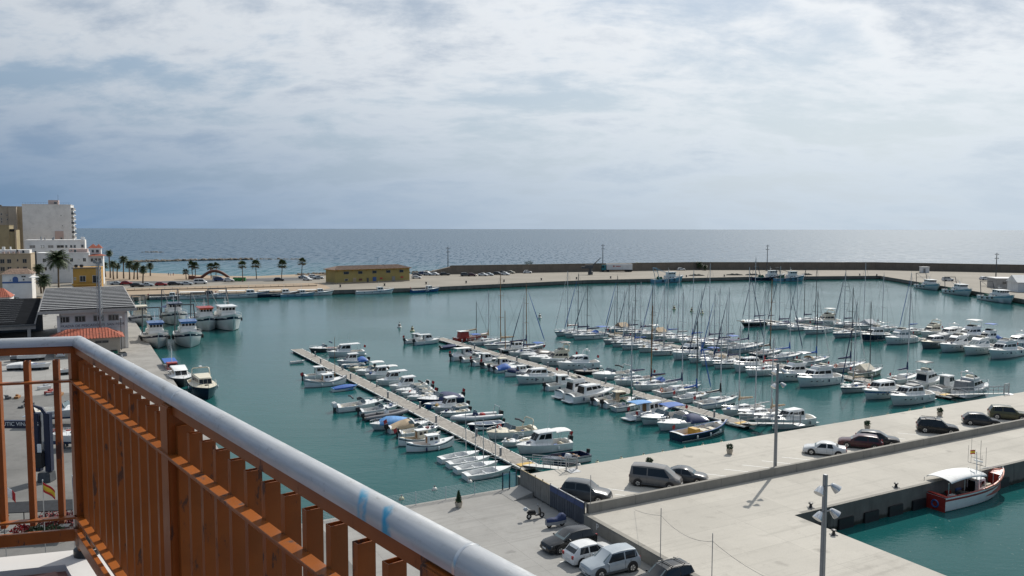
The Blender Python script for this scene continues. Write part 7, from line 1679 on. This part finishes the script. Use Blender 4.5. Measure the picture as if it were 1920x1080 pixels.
# scooters
def scooter(g, rz, label, covered=False):
    t = thing('scooter', label, 'scooter', g, rz, 'scooters by the panel fence')
    for x in (-.62, .62):
        w_ = MB().ring((x, 0, .25), .19, .065, (0, 1, 0), 16, 6).build('wheel', RUB, t); MB().lathe([(.12, -.03), (.12, .03)], 10, c=(x, 0, .25), axis='y').build('hub', STEEL, w_)
    if covered:
        rings = []
        for i in range(9):
            u = i/8; x = -.95+1.9*u; hh = .78+.42*math.exp(-((u-.80)/.17)**2)+.10*math.exp(-((u-.25)/.2)**2); ww = .30*math.sin(math.pi*(.08+.84*u))**.5
            rings.append([(x, -ww, .30), (x, -ww*1.05, .55), (x, -ww*.85, hh-.10), (x, 0, hh), (x, ww*.85, hh-.10), (x, ww*1.05, .55), (x, ww, .30)])
        MB().loft(rings, close=False).build('cover', M('scooter_cover_grey', (.26, .27, .29), .7, var=.15, bump=.4), t, smooth=60)
        MB().loft([[(p[0], p[1]*1.03, p[2]+.012) for p in r[1:6]] for r in rings], close=False, cap=False).build('cover_top', NAVY, t, smooth=60)
    else:
        MB().hexa([(-.75, -.17, .42), (.0, -.17, .34), (.0, .17, .34), (-.75, .17, .42), (-.85, -.13, .72), (.02, -.15, .66), (.02, .15, .66), (-.85, .13, .72)]).build('body', CP['black'], t, bevel=.06, smooth=40)
        MB().hexa([(-.70, -.14, .70), (.0, -.13, .66), (.0, .13, .66), (-.70, .14, .70), (-.66, -.12, .82), (-.03, -.10, .76), (-.03, .10, .76), (-.66, .12, .82)]).build('seat', BLACK, t, bevel=.05, smooth=40)
        MB().box((.2, 0, .30), (.5, .30, .06)).build('footboard', BLACK, t)
        MB().hexa([(.36, -.20, .3), (.48, -.2, .3), (.48, .2, .3), (.36, .2, .3), (.30, -.16, .95), (.42, -.14, .95), (.42, .14, .95), (.30, .16, .95)]).build('front_shield', CP['black'], t, bevel=.04, smooth=40)
        MB().tube([(.62, 0, .25), (.40, 0, 1.0)], .035, 6).build('fork', STEEL, t); MB().tube([(.30, -.34, 1.02), (.38, 0, 1.0), (.30, .34, 1.02)], .025, 5).build('handlebar', BLACK, t)
        MB().box((-.95, 0, .95), (.36, .38, .30)).build('top_box', CP['silver'], t, bevel=.08, smooth=40)
        for sg in (-1, 1): MB().tube([(.34, sg*.22, 1.05), (.34, sg*.30, 1.25)], .012, 4).build('mirror_stalk', STEEL, t)
scooter(G(1004, 972, LAND), UA-.1, 'black scooter with a silver top box beside the grey fence panels')
scooter(G(1042, 988, LAND), UA-.05, 'scooter under a grey and navy cover beside the blue fence panels', True)
# mooring line from the pontoon to the shore
# ================================================================== boat yard seen through the left railing
g = G(88, 902, LAND); t = thing('yard_crane', 'navy boatyard crane with white lettering on its beam', 'crane', g, 0); t.scale = (K0, K0, K0)
NV = M('crane_navy', (.012, .018, .045), .45, var=.15)
MB().hexa([(-.55, -.5, 0), (.55, -.5, 0), (.55, .5, 0), (-.55, .5, 0), (-.5, -.45, .8), (.5, -.45, .8), (.5, .45, .8), (-.5, .45, .8)]).build('base', DGREY, t, bevel=.05)
for x in (-.62, .28): MB().box((x, 0, 3.3), (.5, .55, 4.9)).build('column', NV, t, bevel=.05)
MB().box((-.17, .1, 3.6), (.3, .3, 4.2)).build('hydraulic_ram', STEEL, t, bevel=.05)
bm_ = MB().box((-3.6, 0, 4.8), (6.6, .5, .62)).build('beam', NV, t, bevel=.05)
text('beam_lettering', 'NAUTIC VINAROS', .44, FLW, bm_, wall_text_X((-2.15, -.262, 4.64), 0), .006, 'CENTER')
MB().tube([(-.7, 0, 5.4), (-1.0, 0, 6.4), (-.2, 0, 6.1), (.3, 0, 5.4)], .16, 6).build('crane_head', NV, t)
MB().box((-.3, -.35, 1.9), (.7, .5, 1.3)).build('winch', BLACK, t, bevel=.08); MB().box((-.25, -.45, 2.8), (.34, .1, .9)).build('white_sheet', FLW, t, bevel=.03)
YG = 'boats stored in the yard'
def stored(kind, px, py, rz, L, label, lift=.7, **o):
    g = G(px, py, LAND); r = boat(kind, (g.x, g.y, LAND+lift), rz, L, label, YG, **o)
    for x in (-L*.25, L*.2):
        for y in (-.5, .5): MB().box((x, y, -lift*.6+.05), (.25, .18, lift*.9)).build('support', DGREY, r)
stored('cuddy', 120, 795, R(8), 8.0, 'grey hulled motorboat on stands behind the corner post', 1.1, hull=PALEG, inboard=1)
stored('cuddy', 146, 838, R(190), 6.5, 'white motorboat on stands, bow towards the yard crane', .8, inboard=1)
stored('tender', 42, 693, R(20), 4.6, 'white small boat on the ground with blue cover, front of the left heap', .4, cover=WCAN, motor=0)
stored('tender', 70, 693, R(10), 4.8, 'white and blue small boat at the right of the left heap', .4, motor=0, sole=BLUE)
stored('tender', 62, 676, R(15), 5.0, 'white small boat behind the left heap', .5, motor=0, cover=WCAN)
stored('tender', 46, 676, R(30), 4.6, 'grey-green small boat behind the left heap', .5, hull=MGREY, motor=0, cover=MGREY)
stored('tender', 140, 700, R(40), 4.6, 'small boat lying among gear right of the corner post', .4, motor=0, hull=PALEG)
car('wagon', 'black', G(74, 664, LAND), UA, 'black car at the back of the boatyard', 'vehicles in the boatyard'); car('hatch', 'white', G(117, 668, LAND), UA+1.4, 'white car beside the corner post at the back of the boatyard', 'vehicles in the boatyard')
random.seed(11)
JK = [MGREY, DGREY, WOOD, PALEG, REDP, BLACK, GREENC, STEEL, BLUEH]
gear = []
for i in range(16):
    x, y = random.choice(((30, 748), (60, 752), (100, 742), (15, 755), (150, 690), (185, 700), (215, 672), (236, 690), (95, 736), (45, 760))); gx = x+random.uniform(-14, 14); g = G(gx, y+random.uniform(-7, 7), LAND)
    o = MB(); s = random.uniform(.3, .9); o.box((0, 0, s*.3), (s*random.uniform(.8, 3), s, s*.6)); o.box((s*.4, .1, s*.75), (s*.8, s*.6, s*.35)); o.tube([(-s, 0, .1), (s*1.2, .3, s*.9)], .05, 5)
    o = o.build('gear_pile', random.choice(JK), loc=g, rz=random.random()*3, bevel=.03, seg=1); gear.append((gx, o))
for i, (gx, o) in enumerate(sorted(gear, key=lambda q: q[0])): tag(o, 'pile of boat gear on the boatyard ground, %s from the left' % ORD[i+1], 'gear', 'piles of gear in the boatyard')
# stacked crates and nets between the hall and the quay
for i, (x, y) in enumerate(((205, 668), (214, 664), (222, 672), (196, 664), (230, 668))):
    g = G(x, y, LAND); o = MB().box((0, 0, .35), (1.4, 1.0, .7)).build('net_crate', random.choice([MGREY, PALEG, GREENC]), loc=g, rz=random.random(), bevel=.05); MB().box((0, 0, .75), (1.2, .8, .25)).build('net', NET, o, bevel=.1); tag(o, 'crate of nets beside the tiled annex, %s from the left' % ORD[sorted((205, 214, 222, 196, 230)).index(x)+1], 'crate', 'crates of nets by the annex')
# black canopy over the terrace below, supports
g = G(62, 945, 3.8); t = thing('black_canopy', 'long black canvas canopy below the balcony, seen through the bars', 'canopy', (g.x, g.y, LAND), R(9))
BC_ = M('black_canvas', (.018, .02, .024), .85, var=.3, bump=.3)
MB().hexa([(-4.5, -.9, 2.2), (4.2, -.9, 2.2), (4.2, .9, 2.5), (-4.5, .9, 2.5), (-4.5, -.9, 2.26), (4.2, -.9, 2.26), (4.2, .9, 2.56), (-4.5, .9, 2.56)]).build('canvas', BC_, t)
for x in (-4.3, -1.9, -.4, 1.8, 4.0): MB().tube([(x, -.8, 0), (x, -.8, 2.2)], .04, 5).build('post', BLACK, t)
for x in (-2.6, .4, 2.4): 
    MB().box((x, -.3, .74), (.8, .8, .04)).build('table_top', DGREY, t)
MB().box((-2.2, -.1, .45), (.45, .45, .05)).build('chair_seat', DGREY, t)
for x, y, lb, m_, rr in ((92, 985, 'red-leaved bush left of the European flag', REDLEAF, 1.0), (112, 992, 'red-leaved bush behind the European flag pole', REDLEAF, 1.1), (132, 984, 'red-leaved bush right of the European flag pole', REDLEAF, .9), (40, 1010, 'bright red flowering bush behind the lower rail', M('red_flowers', (.35, .012, .015), .7, var=.4), .8), (70, 1012, 'dark green bush with red tips behind the lower rail', SHRUB, .9), (100, 1012, 'dark green bush between the red bushes', SHRUB, .9), (2, 975, 'green bush at the left picture edge below the canopy', SHRUB, .7)):
    bush('garden_bush', lb, G(x, y, LAND), rr, rr, .65, m_, 420, .11, 'bushes below the balcony')
def flagpole(px, ptop, Z, label, bands, vert=False, w=.95, hh=.62, stars=False):
    Z *= K0; w *= K0; hh *= K0; X_ = px_x(px, Z); zt = px_z(ptop, Z); t = thing('flagpole', label, 'flagpole', (X_, Z, LAND), R(-90), 'flagpoles below the balcony')
    MB().tube([(0, 0, 0), (0, 0, zt-LAND)], .035, 6).build('pole', STEEL, t); MB().lathe([(.02, 0), (.06, .04), (.02, .1)], 8, c=(0, 0, zt-LAND)).build('finial', STEEL, t)
    f = flag_mesh(t, 0, zt-LAND-.08, w, hh, bands, .85, vert=vert)
    if stars:
        mb = MB()
        for k in range(12):
            a = k*math.pi/6; u = .5+.2*math.cos(a); v = .5+.28*math.sin(a)
            x = .06*w*math.sin(u*7)+.02; mb.lathe([(.028, -.022), (.028, .030)], 5, c=(.06*w*math.sin(u*7), u*w*.82, 0), axis='x')
            for q in range(len(mb.v)-10, len(mb.v)): mb.v[q] = (mb.v[q][0], mb.v[q][1], mb.v[q][2]+zt-LAND-.08-v*hh-.85*u*hh)
        mb.build('stars', FLY, f)
    return t
flagpole(119, 903, 50, 'flagpole with the blue European flag below the balcony', [(FLB, 1.0)], stars=True)
flagpole(62, 912, 50, 'flagpole with the red and yellow Spanish flag below the balcony', [(FLR, .25), (FLY, .5), (FLR, .25)])
flagpole(-14, 918, 50, 'flagpole with a white and red flag at the left picture edge', [(FLB, .33), (FLW, .34), (FLR, .33)], vert=True)
# ================================================================== the balcony
OR_ = bpy.data.materials.new('railing_orange_paint'); OR_.use_nodes = True
N = nodes(OR_.node_tree); tt = N('ShaderNodeNewGeometry').outputs['Position']
na = N('ShaderNodeTexNoise', ins={'Vector': tt, 'Scale': 9.0, 'Detail': 6.0}).outputs[0]; nb = N('ShaderNodeTexNoise', ins={'Vector': N('ShaderNodeMapping', ins={0: tt, 3: (1, 1, .35)}).outputs[0], 'Scale': 11.0, 'Detail': 8.0, 'Roughness': .7}).outputs[0]
cc = mixc(N, mapr(N, na, .3, .7), (.25, .070, .009, 1), (.31, .088, .012, 1)); cc = mixc(N, mapr(N, nb, .595, .62), cc, (.035, .03, .03, 1)); cc = mixc(N, mth(N, 'MULTIPLY', mapr(N, nb, .57, .62), .5), cc, (.14, .045, .012, 1))
pb = N('ShaderNodeBsdfPrincipled', ins={'Base Color': cc, 'Roughness': mapr(N, nb, .55, .7, .42, .8), 'Normal': N('ShaderNodeBump', ins={'Strength': .25, 'Distance': .004, 'Height': nb}).outputs[0]}); N('ShaderNodeOutputMaterial', ins={0: pb.outputs[0]})
RT = bpy.data.materials.new('handrail_aluminium'); RT.use_nodes = True
N = nodes(RT.node_tree); tt = N('ShaderNodeTexCoord').outputs['Object']; sp_ = N('ShaderNodeSeparateXYZ', ins={0: tt})
ns = N('ShaderNodeTexNoise', ins={'Vector': N('ShaderNodeMapping', ins={0: tt, 3: (1, 12, 12)}).outputs[0], 'Scale': 6.0, 'Detail': 5.0}).outputs[0]
sm = N('ShaderNodeTexNoise', ins={'Vector': tt, 'Scale': 25.0, 'Detail': 4.0}).outputs[0]
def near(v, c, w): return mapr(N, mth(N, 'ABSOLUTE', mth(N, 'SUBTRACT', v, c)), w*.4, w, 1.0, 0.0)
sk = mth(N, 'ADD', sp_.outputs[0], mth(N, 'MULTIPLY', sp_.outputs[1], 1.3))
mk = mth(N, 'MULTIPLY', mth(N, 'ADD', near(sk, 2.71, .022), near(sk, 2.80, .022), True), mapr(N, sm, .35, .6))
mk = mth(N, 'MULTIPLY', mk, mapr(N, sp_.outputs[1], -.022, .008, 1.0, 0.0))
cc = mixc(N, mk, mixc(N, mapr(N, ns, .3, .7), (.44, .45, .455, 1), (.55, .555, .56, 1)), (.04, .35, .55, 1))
gr = N('ShaderNodeTexNoise', ins={'Vector': N('ShaderNodeMapping', ins={0: tt, 3: (.6, 1, 1)}).outputs[0], 'Scale': 34.0, 'Detail': 9.0, 'Roughness': .75}).outputs[0]
cc = mixc(N, mth(N, 'MULTIPLY', mapr(N, gr, .56, .70), .55), cc, (.17, .16, .145, 1))
pb = N('ShaderNodeBsdfPrincipled', ins={'Base Color': cc, 'Roughness': mapr(N, gr, .4, .7, .30, .55), 'Metallic': .35, 'Normal': N('ShaderNodeBump', ins={'Strength': .15, 'Distance': .002, 'Height': gr}).outputs[0]}); N('ShaderNodeOutputMaterial', ins={0: pb.outputs[0]})
FLZ = CAMZ-1.50
K = Vector((-1.955, 3.60)); dR = Vector((1.955, -2.47)).normalized(); dL = Vector((-.955, -.28)).normalized()
def railing(name, label, o, d, length, posts, pitch, first, corner):
    t = thing(name, label, 'railing', (o.x, o.y, FLZ), math.atan2(d.y, d.x))
    n_in = 1 if (Vector((-o.x, -o.y)).dot(Vector((-d.y, d.x))) > 0) else -1       # the side towards the terrace
    top = 1.012
    cap_ = [(.031*math.cos(math.pi*q/18), top-.040+.040*max(0, math.sin(math.pi*q/18))**.85) for q in range(19)]
    MB().loft([[(x_, y_, z_) for y_, z_ in cap_] for x_ in ((-.014 if corner else .012), length)]).build('handrail_cap', RT, t, smooth=50)
    MB().box((length/2, 0, top-.0575), (length, .050, .034)).build('top_flat', OR_, t, bevel=.003, seg=1)
    for z, w_, h_, off in ((.815, .034, .010, n_in*.030), (.19, .034, .010, n_in*.030), (.115, .020, .055, n_in*.045)):
        MB().box((length/2, off, z), (length, w_, h_)).build('cross_flat', OR_, t, bevel=.0015, seg=1)
    for p in posts:
        MB().loft([[(p+.045+dx, y_*kk, top-.040+(z_-top+.040)*kk) for y_, z_ in cap_] for dx, kk in ((-.004, 1.008), (0, 1.03), (.004, 1.008))]).build('weld_seam', STEEL, t, smooth=50)
    bar = None; x = first
    while x < length:
        if all(abs(x-p) > .05 for p in posts):
            if bar is None:
                mb = MB(); zt, zl = .908, .16; w2, d2 = .011, .019; k = .0022
                o_ = [(-w2, -d2), (w2, -d2), (w2, d2), (-w2, d2)]; i_ = [(-w2+k, -d2+k), (w2-k, -d2+k), (w2-k, d2-k), (-w2+k, d2-k)]
                vs = [(a, b_, zl) for a, b_ in o_]+[(a, b_, zt) for a, b_ in o_]+[(a, b_, zt) for a, b_ in i_]+[(a, b_, zt-.06) for a, b_ in i_]
                fs = [(3, 2, 1, 0), (12, 13, 14, 15)]
                for q in range(4): r_ = (q+1) % 4; fs += [(q, r_, 4+r_, 4+q), (4+q, 4+r_, 8+r_, 8+q), (8+q, 8+r_, 12+r_, 12+q)]
                mb.add(vs, fs); bar = mb.build('baluster', OR_, t, loc=(x, -n_in*.002, 0))
            else: c = bar.copy(); COL.objects.link(c); c.parent = t; c.location = (x, -n_in*.002, 0)
        x += pitch
    for p in posts:
        q = MB().box((p, 0, .5), (.080, .080, .93)).build('post', OR_, t, bevel=.004, seg=2)
        MB().lathe([(.055, 0), (.055, .03), (.042, .04), (.042, .17)], 14, c=(p, 0, .0)).build('post_sleeve', BLACK, q, smooth=40)
    return t
railing('balcony_railing', 'orange balcony railing with silver handrail crossing the foreground to the lower right', K, dR, 4.6, (.0, 1.5, 3.0), .1145, .062, True)
railing('side_railing', 'orange balcony railing section at the left edge with open bars', K, dL, 1.6, (1.55,), .116, .095, False)
# terrace slab: floor inside, white kerb under the rails, facade below
P_KERB = plaster('kerb_white', (.62, .61, .59)); C_TILE = M('terrace_tile', (.20, .10, .085), .6, var=.15, scale=5, dirt=(.1, .06, .05), dirt_amt=.3)
def off(o, d, s): n = Vector((-d.y, d.x)); n = n if n.dot(-o) > 0 else -n; return n*s
nR, nL = off(K, dR, 1), off(K, dL, 1)
def corner_pt(s):     # corner shifted inward by s from both rails
    A = Matrix(((nR.x, nR.y), (nL.x, nL.y))); return K + A.inverted() @ Vector((s, s))
def ring_pts(s): c = corner_pt(s); return [c+dR*5.2, c, c+dL*3.2]
tp = ring_pts(-.07); back = [Vector((-6.0, -4)), Vector((3.2, -4))]
tag(MB().poly([tuple(p) for p in ring_pts(.10)+[Vector((-5.2, -4)), Vector((2.4, -4))]], FLZ-.3, FLZ-.03, 0).build('terrace_floor', C_TILE), kind='structure')
kb = MB(); a_, b_ = ring_pts(-.07), ring_pts(.10)
for i in range(2): kb.hexa([(p.x, p.y, z) for z in (FLZ-.32, FLZ) for p in (a_[i], a_[i+1], b_[i+1], b_[i])])
tag(kb.build('terrace_kerb', P_KERB), kind='structure')
tag(MB().poly([tuple(p) for p in ring_pts(.02)+[Vector((-5.0, -4)), Vector((2.2, -4))]], LAND-.1, FLZ-.33, 0).build('building_below', P_KERB), kind='structure')
# tiles laid on the terrace floor near the corner
tl = bpy.data.objects['terrace_floor']; tile = None
cI = corner_pt(.12)
for i in range(7):
    for j in range(5):
        p = cI+dR*(.16+i*.31)+nR*(.17+j*.31)
        if tile is None: tile = MB().box((0, 0, 0), (.30, .30, .02)).build('tile', C_TILE, tl, loc=(p.x, p.y, FLZ-.02), rz=math.atan2(dR.y, dR.x), bevel=.003, seg=1)
        else: c = tile.copy(); COL.objects.link(c); c.parent = tl; c.location = (p.x, p.y, FLZ-.02)
# pavement strip in the street below
tag(MB().poly([(-36, 24), (-10, 41), (-17, 56), (-54, 46)], LAND-.1, LAND+.02).build('street_pavement', C_LOW), kind='structure')
